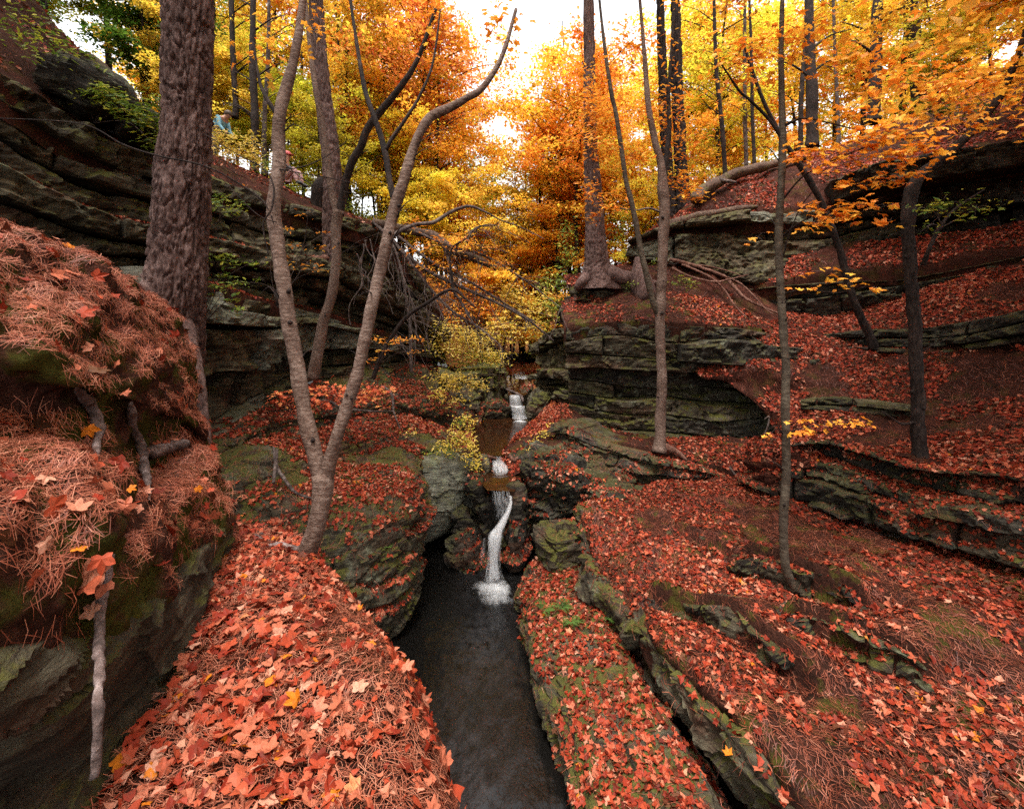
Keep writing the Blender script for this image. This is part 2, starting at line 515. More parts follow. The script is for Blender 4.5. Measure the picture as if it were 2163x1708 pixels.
def fall_mat(name, usc=16.0, con=1.1):
    m, nt, p = new_mat(name)
    at = nt.nodes.new('ShaderNodeAttribute'); at.attribute_name = 'ua'
    ad = nt.nodes.new('ShaderNodeAttribute'); ad.attribute_name = 'dens'
    cx = nt.nodes.new('ShaderNodeCombineXYZ')
    av = nt.nodes.new('ShaderNodeAttribute'); av.attribute_name = 'va'
    nt.links.new(mth(nt, 'MULTIPLY', at.outputs['Fac'], usc), cx.inputs[0])
    nt.links.new(mth(nt, 'MULTIPLY', av.outputs['Fac'], 1.6), cx.inputs[1])
    n = nt.nodes.new('ShaderNodeTexNoise'); n.inputs['Scale'].default_value = 1.0; n.inputs['Detail'].default_value = 4
    nt.links.new(cx.outputs[0], n.inputs['Vector'])
    al = mth(nt, 'ADD', mth(nt, 'MULTIPLY', mth(nt, 'SUBTRACT', n.outputs[0], 0.5), con), ad.outputs['Fac'], True)
    p.inputs['Base Color'].default_value = (0.82, 0.83, 0.85, 1)
    p.inputs['Roughness'].default_value = 0.6
    tr = nt.nodes.new('ShaderNodeBsdfTransparent')
    tl = nt.nodes.new('ShaderNodeBsdfTranslucent'); tl.inputs['Color'].default_value = (0.8, 0.82, 0.85, 1)
    mx0 = nt.nodes.new('ShaderNodeMixShader'); mx0.inputs[0].default_value = 0.35
    nt.links.new(p.outputs[0], mx0.inputs[1]); nt.links.new(tl.outputs[0], mx0.inputs[2])
    mx = nt.nodes.new('ShaderNodeMixShader')
    nt.links.new(al, mx.inputs[0]); nt.links.new(tr.outputs[0], mx.inputs[1]); nt.links.new(mx0.outputs[0], mx.inputs[2])
    nt.links.new(mx.outputs[0], nt.nodes['Material Output'].inputs['Surface'])
    return m
M['fall'] = fall_mat('falling_water')
M['foam'] = fall_mat('foam', 3.6, 0.75)
# ------------------------------------------------------------------ surfaces, ledges, scatter
SURF = []     # (zone, grid points, grid normals) that collect leaves and needles

def loft_grid(rails, res, lin=False, nmax=420, nuv=None):
    R = [line(r) for r in rails]
    Lu = max(plen(r) for r in R)
    nu = int(min(nmax, max(12, Lu / res)))
    if nuv: nu = nuv
    S = np.stack([resample(r, nu) for r in R])           # (k, nu, 3)
    seg = np.linalg.norm(np.diff(S, axis=0), axis=2).max(axis=1)
    t = [0.0]
    for k, s in enumerate(seg):
        c = int(min(nmax, max(2, s / res)))
        t += list(k + (np.arange(c) + 1) / c)
    t = np.array(t)
    if lin:
        i = np.clip(np.floor(t).astype(int), 0, len(R) - 2); f = (t - i)[:, None, None]
        return S[i] * (1 - f) + S[i + 1] * f
    return cr(S, t)

def orient(G):
    """normals pointing up / to the camera"""
    n = grid_normals(G)
    c = n[..., 2] * 1.0 - n[..., 1] * 0.6
    if np.median(c) < 0: n = -n
    return n

def ground(name, label, rails, res, mat, zone=None, amp=0.06, sc_=0.9, seed=0, lin=False, post=None, fine=0.012, kind='structure', parent=None, cat=None, aniso=(1, 1, 1), lam=0.0):
    G = loft_grid(rails, res, lin)
    if name == 'ledge_ground': G[..., 2] += 0.07
    n = orient(G)
    G = G + n * (amp * fbm(G, sc_, 4, seed, aniso) + fine * fbm(G, 7, 3, seed + 50))[..., None]
    if lam > 0:       # bedding lines of the sandstone
        steep = np.clip(1.15 - np.abs(n[..., 2]), 0, 1)
        G = G + n * (lam * (0.35 + steep) * 9 * rock_relief(G, seed, 0.17, 0.06, 0.05))[..., None]
        q = G[..., 2] * 3.2 + 1.0 * vnoise(G * 0.5, seed + 3) + G[..., 0] * 0.3
        fr = q - np.floor(q)
        prof = smooth01(np.minimum(fr, 1 - fr) * 7) - 0.7 + 0.9 * (_h(np.floor(q).astype(int), np.zeros_like(q, int), np.zeros_like(q, int), seed) - .5)
        G = G + n * (lam * 0.8 * steep * prof)[..., None]
    if post is not None: G = post(G)
    if name == 'ledge_ground':      # the soil turns down over the rock edge
        G = np.concatenate([G, G[-1:] + np.array([0, 0.01, -0.16]), G[-1:] + np.array([0, 0.05, -0.5])])
    if name == 'hill':
        G = np.concatenate([G[:1] + np.array([0, 0.05, -0.6]), G[:1] + np.array([0, 0.01, -0.16]), G])
    n = orient(G)
    nv, nu = G.shape[:2]
    f = grid_faces(nv, nu)
    if n.reshape(-1, 3)[0] @ grid_normals(G).reshape(-1, 3)[0] < 0: f = f[:, ::-1]
    me = mk_mesh(name, G, f, [mat], lam == 0)
    o = link(name, me, parent)
    tag(o, label, cat, None, kind)
    if zone: SURF.append((zone, G, n))
    return o

def interp_line(P, u):
    t = np.linspace(0, 1, len(P))
    return np.stack([np.interp(u, t, P[:, k]) for k in range(3)], -1)

def cliff(name, label, bottom, top, layers, mat, seed=0, prot=0.14, depth=0.5, seg=(0.9, 2.6), res=0.05, cat='rock ledge',
          mats=None, zone=None, trend=0.0, rnd_r=0.09, gap=0.012, amp=0.09):
    rng = np.random.default_rng(seed)
    Bp = resample(bottom if isinstance(bottom, np.ndarray) else line(bottom), 200); Tp = resample(top if isinstance(top, np.ndarray) else line(top), 200)
    mid = (Bp + Tp) / 2
    Ls = plen(mid)
    hts = np.linalg.norm((Tp - Bp), axis=1).mean()
    tg = np.gradient(mid, axis=0); tg[:, 2] = 0
    k = np.ones(25) / 25
    tg = np.stack([np.convolve(np.pad(tg[:, i], 12, 'edge'), k, 'valid') for i in range(3)], 1)
    tg /= np.linalg.norm(tg, axis=1, keepdims=True)
    nn = np.stack([tg[:, 1], -tg[:, 0], np.zeros(200)], 1)
    base = Bp.mean(axis=0)
    root = empty(name, (base[0], base[1], Bp[:, 2].min()), label, cat)
    # solid core behind the layers
    uu = np.linspace(0, 1, 60); vv = np.linspace(0, 1, 14)
    core = interp_line(Bp, uu)[None] * (1 - vv)[:, None, None] + interp_line(Tp, uu)[None] * vv[:, None, None]
    core = core - interp_line(nn, uu)[None] * (prot * 1.9 + 0.2)
    back = core[-1:] - interp_line(nn, uu)[None] * depth
    core = np.concatenate([core, back]); core[-2:, :, 2] -= 0.04
    link('rock_core', mk_mesh('rock_core', core, grid_faces(15, 60), [M['rock_dark']]), root)
    w = np.exp(rng.normal(0, 0.7, layers)); tb = np.r_[0, np.cumsum(w) / w.sum()]
    for i in range(layers):
        thick = (tb[i + 1] - tb[i]) * hts
        p_i = rng.choice([-1.3, -0.5, 0.2, 0.6, 1.0]) * prot * rng.uniform(.6, 1.1) + trend * (i / max(1, layers - 1) - 0.5)
        s = -rng.uniform(0, seg[0])
        while s < Ls:
            ln = rng.uniform(*seg)
            s0, s1 = max(0, s), min(Ls, s + ln)
            s += ln
            if s1 - s0 < 0.12: continue
            r_ = rnd_r * rng.uniform(0.4, 0.9)
            ps = p_i + rng.uniform(-0.6, 0.6) * prot
            nu = int(np.clip((s1 - s0) / res, 6, 160))
            nf = int(np.clip(thick / res * 1.2, 6, 60))
            ss = np.linspace(s0 + gap, s1 - gap, nu)
            u = ss / Ls
            def bound(j):
                wv = 0.22 * min(thick, 0.5) / hts * vnoise(np.stack([ss * 0.8, np.full(nu, j * 3.7), np.zeros(nu)], -1), seed)
                return np.clip(tb[j] + (wv if 0 < j < layers else 0), 0, 1)
            t0, t1 = bound(i), bound(i + 1)
            wr = np.linspace(0, 1, nf)
            wr = 0.5 - 0.5 * np.cos(wr * np.pi) * (0.55 + 0.45 * np.abs(np.cos(wr * np.pi)))   # denser at the edges
            tt = t0[None] + (t1 - t0)[None] * wr[:, None]
            Bu, Tu, nu_ = interp_line(Bp, u), interp_line(Tp, u), interp_line(nn, u)
            pts = Bu[None] * (1 - tt)[..., None] + Tu[None] * tt[..., None]
            pts[:, :, 2] += gap * (1 - 2 * wr)[:, None] 
            dv = np.minimum(wr, 1 - wr) * thick
            du = np.minimum(ss - ss[0], ss[-1] - ss)
            def rd(d): return 1 - np.sqrt(np.clip(1 - (1 - np.minimum(d / r_, 1)) ** 2, 0, 1))
            big = amp * fbm(pts, 1.1, 4, seed + 3, (1, 1, 1.4))
            off = ps + big + rock_relief(pts + i * 3.3, seed, 0.16, 0.05, 0.05) + 0.022 * fbm(pts, 1.0, 3, seed + 21, (1.5, 1.5, 18))
            off = off - r_ * rd(dv)[:, None] * (0.5 + 0.9 * (vnoise(pts * 3, seed + 8) * .5 + .5)) - r_ * 1.1 * rd(du)[None]
            face = pts + nu_[None] * off[..., None]
            rows = []
            for kk, (rw, dz) in enumerate(((0, 0.0), (-1, 0.0))):
                e = face[rw]
                n_d = 5
                rr = [e - nu_ * (depth * q / n_d) + np.array([0, 0, dz]) + np.stack([np.zeros(nu), np.zeros(nu), 0.03 * fbm(e - nu_ * (depth * q / n_d), 3, 3, seed)], -1) * (q / n_d) for q in range(1, n_d + 1)]
                rows.append(np.stack(rr[::-1] if rw == 0 else rr))
            G = np.concatenate([rows[0], face, rows[1]])
            # end caps go back into the rock
            a = G[:, :1] - nu_[None, :1] * depth * 0.8; b = G[:, -1:] - nu_[None, -1:] * depth * 0.8
            G = np.concatenate([a, G, b], axis=1)
            mt = mat if mats is None else mats[int(rng.integers(len(mats)))]
            f = grid_faces(*G.shape[:2])
            o = link('rock_layer', mk_mesh('rock_layer', G, f, [mt], False), root)
            if zone: 
                n = grid_normals(G)
                SURF.append((zone, G, n))
    return root

def boulder(name, label, c, size, mat, seed=0, res=None, zone=None, cat='rock', squash=2.6, amp=0.12, lam=0.025, rot=0.0, tiltx=0.0):
    """a rounded block: superellipsoid with bedding and worn corners"""
    n1, n2 = 66, 48
    th = np.linspace(0, 2 * np.pi, n1); ph = np.linspace(-np.pi / 2, np.pi / 2, n2)
    e = 2.0 / squash
    def sg(x): return np.sign(x) * np.abs(x) ** e
    X = sg(np.cos(ph))[:, None] * sg(np.cos(th))[None]; Y = sg(np.cos(ph))[:, None] * sg(np.sin(th))[None]
    Z = sg(np.sin(ph))[:, None] * np.ones(n1)[None]
    G = np.stack([X, Y, Z], -1) * np.array(size)
    nrm = np.stack([X, Y, Z], -1); nrm /= np.maximum(np.linalg.norm(nrm, axis=-1, keepdims=True), 1e-6)
    ca, sa = math.cos(rot), math.sin(rot)
    ct, st = math.cos(tiltx), math.sin(tiltx)
    Rm = np.array([[ca, -sa, 0], [sa, ca, 0], [0, 0, 1]]) @ np.array([[ct, 0, st], [0, 1, 0], [-st, 0, ct]])
    G = G @ Rm.T; nrm = nrm @ Rm.T
    c = np.array(c); P_ = G + c
    s_ = float(np.mean(size))
    d = amp * s_ * 2 * fbm(P_, 0.9 / s_ * .6, 4, seed) + lam * fbm(P_, 1.0, 4, seed + 4, (2.5, 2.5, 14)) + rock_relief(P_, seed, 0.16 * min(1, s_ * 1.8), 0.04, 0.03)
    G = P_ + nrm * d[..., None]
    G[:, -1] = G[:, 0]
    o = link(name, mk_mesh(name, G, grid_faces(n2, n1), [mat], False))
    tag(o, label, cat)
    if zone: SURF.append((zone, G, grid_normals(G)))
    return o

# =================================================================== THE SETTING
def flat(name, label, x0, x1, y0, y1, z, mat, nx=2, ny=2, zf=None):
    X, Y = np.meshgrid(np.linspace(x0, x1, nx), np.linspace(y0, y1, ny))
    Z = np.full_like(X, z) if zf is None else zf(X, Y)
    o = link(name, mk_mesh(name, np.stack([X, Y, Z], -1), grid_faces(ny, nx), [mat]))
    return tag(o, label, None, None, 'structure')

# water levels
Z_UP, Z_MID = 1.75, 1.55
def pool_waves(X, Y):
    p = np.stack([X, Y, np.zeros_like(X)], -1)
    return 0.010 * fbm(p, 2.2, 3, 5) + 0.006 * fbm(p, 7, 2, 8)
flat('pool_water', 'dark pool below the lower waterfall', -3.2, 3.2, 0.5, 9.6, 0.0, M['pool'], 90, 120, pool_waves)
flat('pool_floor', 'rock bed under the dark pool', -3.4, 3.4, 0.3, 9.8, -0.8, M['rock_dark'])
ground('middle_pool', 'small brown pool above the lower waterfall', [
    [(1020, 1000, 8.95), (1050, 998, 9.0), (1100, 1000, 8.95)], [(1018, 1020, 8.4), (1050, 1018, 8.4), (1100, 1020, 8.4)],
    [(1030, 1036, 8.05), (1050, 1036, 8.05), (1085, 1038, 8.05)]], 0.06, M['pool2'], amp=0.0, fine=0.004)
flat('upper_pool', 'brown upper pool in the middle of the gorge', -1.6, 1.1, 9.55, 14.2, Z_UP, M['pool2'], 2, 2)
ground('stream', 'shallow stream far up the gorge', [
    [(1074, 836, 13.75), (1090, 834, 13.75), (1106, 836, 13.75)], [(1072, 826, 14.4), (1092, 824, 14.4), (1118, 826, 14.4)],
    [(1068, 800, 17.5), (1095, 800, 17.5), (1122, 800, 17.5)], [(1084, 782, 22), (1100, 782, 22), (1118, 782, 22)], [(1082, 762, 30), (1098, 762, 30), (1112, 762, 30)]],
    0.15, M['pool2'], amp=0.0, fine=0.008)

# ---- far valley terrain
def stream_x(y): return (1095 - CX) / FPX * np.clip(y, 10, 22) + 0.03 * np.maximum(y - 22, 0)
def valley(x, y):
    d = x - stream_x(y)
    a = np.abs(d)
    z = 2.35 + 0.03 * (y - 14)
    left = 3.4 * smooth01((a - 1.0) / 2.4) + np.clip(a - 2.6, 0, 40) * 0.60
    right = 3.0 * smooth01((a - 0.9) / 2.8) + np.clip(a - 2.6, 0, 40) * 0.46
    h = np.where(d < 0, left, right)
    h = 17 * np.tanh(h / 17)
    p = np.stack([x, y, np.zeros_like(x)], -1)
    return z + h + 0.5 * fbm(p, 0.35, 4, 31) * np.clip(a / 2, 0, 1)
ys = np.r_[np.linspace(15.2, 34, 120), np.linspace(34.6, 150, 70)]
us = np.linspace(-1, 1, 200)
Yg, Ug = np.meshgrid(ys, us, indexing='ij')
Xg = np.sign(Ug) * np.abs(Ug) ** 1.6 * (34 + 0.9 * Yg)
Zg = valley(Xg, Yg)
# stand below the modelled banks close to the camera
Zg = Zg - 1.2 * smooth01((19 - Yg) / 4)
VAL = np.stack([Xg, Yg, Zg], -1)
tag(link('terrain', mk_mesh('terrain', VAL, grid_faces(*VAL.shape[:2]), [M['forest_floor']])), 'wooded valley sides behind the gorge', None, None, 'structure')
SURF.append(('valley', VAL[:90], orient(VAL[:90])))
# hillsides that carry on outside the picture, left, right and behind the camera
def flank(sgn):
    y = np.linspace(-12, 17, 60); a = np.linspace(0, 1, 40)
    Yf, Af = np.meshgrid(y, a, indexing='ij')
    x0 = np.where(sgn < 0, -9.3 - 0.0 * Yf, 12.5 + 0.25 * np.clip(Yf, 0, 20))
    X = x0 + sgn * Af * 40
    Z = np.where(sgn < 0, 7.5, 6.0) + 10 * Af + 0.25 * np.clip(Yf, 0, 18) * 0.5
    p = np.stack([X, Yf, np.zeros_like(X)], -1)
    return np.stack([X, Yf, Z + 0.5 * fbm(p, .3, 3, 77)], -1)
for sgn, nm in ((-1, 'left'), (1, 'right')):
    G = flank(sgn)
    tag(link('hill', mk_mesh('hill', G, grid_faces(*G.shape[:2]), [M['forest_floor']])), f'wooded {nm} flank of the gorge', None, None, 'structure')

Xb, Yb = np.meshgrid(np.linspace(-9.6, 13, 60), np.linspace(-14, 0.75, 40))
Zb = 2.75 + 0.62 * np.clip(-1.4 - Xb, 0, 9) - 1.1 * smooth01((Xb - 0.1) / .5) + 0.36 * np.clip(Xb - .8, 0, 14)
Zb = Zb + 0.15 * fbm(np.stack([Xb, Yb, 0 * Xb], -1), .8, 3, 55) - 0.4 * smooth01((Yb + .6) / 1.2)
tag(link('hill', mk_mesh('hill', np.stack([Xb, Yb, Zb], -1), grid_faces(40, 60), [M['soil']])), 'leafy ground behind the viewpoint', None, None, 'structure')

# =================================================================== LEFT SIDE
# needle-covered trail ledge in the foreground
TR = [
 [(440, 1085, 3.75), (520, 1110, 3.6), (590, 1122, 3.5), (650, 1140, 3.35), (668, 1190, 3.32), (672, 1300, 3.4), (668, 1500, 3.5)],
 [(455, 1110, 3.55), (520, 1128, 3.42), (590, 1140, 3.33), (648, 1165, 3.2), (680, 1210, 3.15), (690, 1300, 3.25), (690, 1500, 3.35)],
 [(440, 1180, 2.95), (530, 1180, 2.95), (620, 1188, 2.92), (700, 1228, 2.88), (755, 1290, 2.9), (775, 1400, 3.0), (785, 1600, 3.15)],
 [(415, 1290, 2.45), (500, 1290, 2.45), (620, 1290, 2.42), (720, 1306, 2.42), (795, 1345, 2.45), (835, 1420, 2.55), (855, 1650, 2.7)],
 [(390, 1411, 2.05), (500, 1411, 2.05), (640, 1411, 2.02), (760, 1411, 2.02), (845, 1430, 2.06), (885, 1500, 2.14), (905, 1750, 2.3)],
 [(280, 1560, 1.68), (450, 1560, 1.68), (620, 1560, 1.68), (780, 1560, 1.68), (875, 1575, 1.71), (930, 1650, 1.78), (955, 1900, 1.9)],
 [(150, 1760, 1.35), (420, 1760, 1.35), (640, 1760, 1.35), (820, 1760, 1.35), (930, 1770, 1.38), (1000, 1850, 1.43), (1040, 2100, 1.55)],
 [(-200, 2350, 0.9), (420, 2350, 0.9), (640, 2350, 0.9), (900, 2350, 0.9), (1050, 2400, 0.92), (1150, 2500, 0.95), (1200, 2900, 1.05)]]
ground('path', 'leaf and pine needle covered path on the ledge', TR, 0.016, M['soil'], 'trail', 0.03, 1.6, 3)

# needle bank on the left
BK = [
 [(-260, 600, 2.6), (100, 700, 3.2), (200, 740, 3.6), (310, 780, 4.1), (370, 850, 4.2), (405, 950, 4.1)],
 [(-260, 380, 2.0), (170, 535, 2.55), (240, 572, 2.9), (315, 630, 3.4), (368, 690, 3.65), (402, 745, 3.7), (420, 830, 3.7)],
 [(-260, 440, 1.6), (170, 650, 2.1), (260, 690, 2.4), (340, 740, 2.8), (390, 790, 3.2), (420, 860, 3.45), (432, 940, 3.5)],
 [(-260, 620, 1.35), (170, 800, 1.8), (250, 820, 2.1), (330, 845, 2.48), (390, 875, 2.88), (424, 905, 3.18), (438, 960, 3.4)],
 [(-260, 720, 1.42), (170, 850, 1.90), (250, 872, 2.22), (330, 890, 2.62), (385, 900, 3.02), (420, 922, 3.3), (438, 972, 3.45)],
 [(-260, 850, 1.36), (170, 940, 1.86), (250, 955, 2.18), (330, 962, 2.55), (395, 955, 2.95), (435, 960, 3.2), (455, 990, 3.4)],
 [(-260, 1060, 1.1), (170, 1080, 1.5), (250, 1080, 1.8), (320, 1060, 2.15), (400, 1040, 2.55), (445, 1030, 2.95), (468, 1024, 3.3)],
 [(-260, 1420, 0.95), (120, 1330, 1.36), (226, 1310, 1.55), (326, 1255, 1.9), (381, 1190, 2.25), (440, 1140, 2.65), (481, 1086, 3.12)],
 [(-260, 1500, 1.0), (120, 1400, 1.42), (226, 1370, 1.62), (326, 1300, 1.98), (381, 1240, 2.33), (440, 1180, 2.73), (483, 1120, 3.2)]]
ground('bank', 'steep bank of soil, roots and pine needles left of the path', BK, 0.016, M['soil_face'], 'bank', 0.055, 1.9, 5, fine=0.042)
RIM = [
 [(-260, 1400, 1.02), (100, 1330, 1.42), (215, 1308, 1.6), (318, 1250, 1.96), (376, 1185, 2.3), (436, 1130, 2.72), (474, 1075, 3.2)],
 [(-260, 1440, 0.9), (110, 1370, 1.3), (226, 1330, 1.5), (326, 1268, 1.85), (383, 1200, 2.2), (446, 1150, 2.6), (484, 1084, 3.08)],
 [(-260, 1540, 0.92), (115, 1450, 1.28), (235, 1390, 1.5), (332, 1310, 1.82), (398, 1232, 2.16), (452, 1170, 2.6), (488, 1100, 3.08)],
 [(-260, 1640, 1.0), (120, 1540, 1.36), (240, 1440, 1.58), (335, 1350, 1.88), (408, 1258, 2.22), (456, 1192, 2.66), (488, 1124, 3.1)],
 [(-260, 1700, 1.15), (150, 1620, 1.5), (270, 1480, 1.78), (365, 1395, 2.04), (430, 1300, 2.36), (465, 1222, 2.8), (490, 1150, 3.2)],
 [(-300, 2050, 1.1), (200, 1760, 1.4), (310, 1560, 1.68), (392, 1425, 2.05), (442, 1310, 2.42), (470, 1230, 2.82), (492, 1165, 3.2)]]
rl = empty('rock_ledge', W(330, 1400, 1.9), 'sloping sandstone slab with a mossy rim jutting out above the path', 'rock ledge')
ground('rock_slab', None, RIM, 0.014, M['rock_moss'], None, 0.05, 2.2, 7, lam=0.02, kind=None, parent=rl)

# tiered cliff on the left
C1B = [(330, 1060, 5.6), (400, 1030, 6.2), (450, 990, 6.7), (560, 890, 8), (650, 820, 9.6), (760, 785, 11), (870, 775, 13), (940, 780, 15)]
C1T = [(330, 560, 6.0), (400, 590, 6.5), (450, 605, 7.0), (560, 640, 8.3), (650, 655, 9.8), (760, 690, 11.2), (870, 722, 13.2), (940, 742, 15)]
cliff('rock_ledge', 'tall grey sandstone wall behind the forked birch, lowest tier of the left cliff', C1B, C1T, 5, M['rock'], 11, 0.22, 0.6, (0.7, 1.9), 0.04,
      mats=[M['rock'], M['rock_grey'], M['rock_grey']], trend=0.35, rnd_r=0.07, amp=0.10)
C2B = [(-120, 560, 5.4), (170, 620, 6.3), (300, 605, 6.9), (430, 618, 7.5), (560, 650, 8.7), (690, 680, 10.6), (770, 700, 11.8), (870, 728, 13.5), (940, 745, 15.3)]
C2T = [(-120, 300, 5.2), (170, 440, 6.3), (300, 480, 7.0), (430, 505, 7.7), (560, 535, 8.9), (690, 552, 10.4), (770, 590, 11.6), (870, 640, 13.3), (940, 700, 15.2)]
cliff('rock_ledge', 'middle tier of the left cliff, dark overhanging beds beside the big pine', C2B, C2T, 5, M['rock'], 12, 0.22, 0.7, (1.4, 3.4), 0.05, trend=0.35)
C3B = [(-120, 320, 5.6), (170, 450, 6.8), (300, 488, 7.4), (430, 512, 8.1), (560, 540, 9.3), (690, 556, 10.8), (770, 594, 12), (870, 645, 13.6), (940, 702, 15.5)]
C3T = [(-120, 90, 5.6), (170, 272, 7.0), (300, 328, 7.8), (430, 366, 8.6), (540, 410, 9.7), (600, 427, 10.3), (700, 455, 11.2), (790, 480, 12.2), (860, 560, 13.7), (940, 680, 15.5)]
cliff('rock_ledge', 'topmost tier of the left cliff, thick slanting mossy beds under the hikers', C3B, C3T, 5, M['rock_moss'], 13, 0.26, 0.8, (1.6, 4.0), 0.05, mats=[M['rock'], M['rock_moss']], trend=0.2)
ground('ledge_ground', 'narrow needle strip along the left cliff, lower step', [[(p[0], p[1] + 6, p[2] + 0.75) for p in C1T], [(p[0], p[1] + 2, p[2] + .12) for p in C1T]], 0.05, M['soil'], 'left_strip', 0.04, 1.5, 21)
ground('ledge_ground', 'narrow needle strip along the left cliff, upper step', [[(p[0], p[1] + 2, p[2] + 0.9) for p in C2T], [(p[0], p[1] + 2, p[2] + .16) for p in C2T]], 0.05, M['soil'], 'left_strip', 0.04, 1.5, 22)
# hill top above the cliff
U0 = [(p[0], p[1] + 3, p[2] - 0.1) for p in C3T]
ground('hill', 'wooded slope on top of the left cliff', [U0,
   [(-200, -120, 6.5), (170, 165, 8.2), (330, 262, 9), (440, 328, 10), (560, 384, 11.2), (620, 408, 12), (700, 445, 12.5), (800, 478, 13.2), (870, 560, 15), (950, 675, 17)],
   [(-300, -420, 8.5), (170, 120, 11), (330, 258, 12), (440, 330, 13), (560, 384, 14), (620, 408, 14.5), (700, 448, 15), (800, 482, 15.6), (870, 566, 17), (960, 685, 19)],
   [(-400, -420, 14), (170, 110, 18), (330, 250, 18), (440, 325, 18), (560, 376, 19), (620, 405, 19), (700, 450, 19), (800, 490, 20), (870, 570, 20), (960, 690, 22)]],
   0.13, M['soil'], 'left_top', 0.12, 0.8, 23)
# big overhanging block at the top left corner
boulder('rock', 'dark overhanging rock in the top left corner of the cliff', W(225, 215, 7.4), (0.95, 0.6, 0.30), M['rock_dark'], 91, rot=0.4, tiltx=0.45, squash=3)

# leaf-covered rock mass between the cliff and the gorge
D = [
 [(420, 900, 7.0), (540, 860, 8.2), (640, 805, 9.8), (760, 772, 11.3), (860, 765, 13.2), (950, 775, 15.2), (1010, 800, 16)],
 [(420, 940, 6.8), (540, 890, 7.8), (640, 850, 9.0), (760, 815, 10.4), (860, 812, 12), (950, 822, 13.6), (1018, 850, 14)],
 [(430, 965, 6.6), (545, 908, 7.55), (640, 880, 8.6), (760, 856, 9.7), (860, 855, 11.1), (940, 870, 12.3), (1016, 890, 13)],
 [(430, 985, 6.5), (545, 928, 7.5), (640, 908, 8.5), (760, 882, 9.6), (860, 880, 11.0), (930, 900, 12.0), (1012, 915, 12)],
 [(440, 1010, 6.2), (545, 962, 7.0), (650, 940, 7.9), (770, 910, 9.0), (870, 905, 10.2), (950, 915, 10.9), (1015, 935, 11)],
 [(450, 1030, 6.1), (550, 1000, 6.6), (660, 968, 7.5), (770, 925, 8.7), (865, 922, 9.7), (950, 935, 10.0), (1018, 960, 10)],
 [(455, 1045, 6.0), (555, 1020, 6.5), (665, 990, 7.35), (770, 950, 8.5), (865, 940, 9.4), (950, 948, 9.5), (1020, 985, 9.5)],
 [(460, 1065, 5.9), (560, 1045, 6.3), (670, 1018, 6.9), (775, 985, 7.8), (850, 965, 8.5), (885, 965, 8.8), (900, 985, 9.6)],
 [(462, 1085, 5.85), (560, 1075, 6.2), (680, 1060, 6.5), (780, 1030, 7.1), (850, 1005, 7.7), (885, 1005, 8.0), (892, 1020, 8.8)],
 [(470, 1120, 5.8), (570, 1110, 6.1), (680, 1090, 6.3), (780, 1070, 6.65), (850, 1052, 7.0), (886, 1060, 7.3), (890, 1075, 8.3)],
 [(480, 1180, 5.7), (580, 1180, 5.8), (690, 1165, 5.95), (790, 1135, 6.3), (855, 1105, 6.65), (888, 1105, 7.0), (886, 1120, 8.2)],
 [(500, 1280, 5.6), (600, 1280, 5.65), (700, 1255, 5.8), (785, 1225, 6.05), (850, 1190, 6.4), (882, 1180, 6.8), (878, 1200, 8.0)],
 [(540, 1400, 5.5), (630, 1390, 5.5), (715, 1350, 5.75), (780, 1310, 6.0), (835, 1275, 6.3), (868, 1250, 6.7), (865, 1260, 8.0)],
 [(560, 1480, 5.5), (650, 1470, 5.5), (730, 1410, 5.8), (785, 1370, 6.1), (825, 1345, 6.4), (850, 1325, 6.8), (850, 1310, 8.0)],
 [(560, 1560, 5.9), (650, 1550, 5.9), (730, 1480, 6.2), (785, 1430, 6.5), (820, 1395, 6.8), (845, 1370, 7.2), (845, 1340, 8.0)]]
dl = empty('rock_ledge', W(720, 1450, 5.9), 'big stepped mossy rock mass with leaf ledges left of the dark pool', 'rock ledge')
ground('rock_mass', None, D, 0.040, M['rock_moss'], 'left_mass', 0.11, 0.9, 8, lam=0.06, kind=None, parent=dl, fine=0.02)
# grey promontory wall over the cave
PW = [
 [(860, 955, 9.9), (930, 950, 9.9), (1010, 968, 10.2), (1025, 980, 10.6)],
 [(862, 972, 8.9), (930, 962, 8.95), (1000, 980, 9.3), (1020, 985, 10)],
 [(866, 1010, 8.6), (930, 1000, 8.65), (998, 1005, 9.15), (1015, 1010, 10)],
 [(868, 1070, 8.45), (930, 1060, 8.5), (985, 1060, 9.0), (1000, 1060, 10)],
 [(868, 1120, 8.5), (930, 1112, 8.55), (968, 1100, 8.95), (985, 1100, 9.8)],
 [(868, 1146, 8.75), (905, 1146, 8.8), (955, 1115, 9.1), (975, 1110, 9.8)],
 [(868, 1150, 9.8), (905, 1150, 9.8), (950, 1120, 9.9), (970, 1115, 10)]]
pl = empty('rock_ledge', W(930, 1140, 9), 'smooth grey rock wall over the dark cave left of the waterfall', 'rock ledge')
ground('rock_face', None, PW, 0.035, M['rock_grey'], None, 0.05, 1.3, 9, lam=0.02, kind=None, parent=pl, fine=0.015)
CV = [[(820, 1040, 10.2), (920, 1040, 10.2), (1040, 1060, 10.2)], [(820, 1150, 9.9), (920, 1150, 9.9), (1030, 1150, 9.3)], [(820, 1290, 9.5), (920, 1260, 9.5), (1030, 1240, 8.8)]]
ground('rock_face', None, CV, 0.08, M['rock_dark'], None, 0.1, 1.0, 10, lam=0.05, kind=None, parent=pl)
boulder('rock', 'mossy boulder tucked under the yellow shrub beside the small brown pool', W(1018, 1066, 8.75), (0.18, 0.4, 0.56), M['rock_dark'], 41, rot=0.3, tiltx=-0.35, squash=2.8, zone='boulder')
boulder('rock', 'brown mossy rock with scattered leaves left of the lip of the lower fall', W(985, 1110, 8.75), (0.20, 0.35, 0.42), M['rock_dark'], 42, rot=0.2, tiltx=-0.4, squash=2.6)
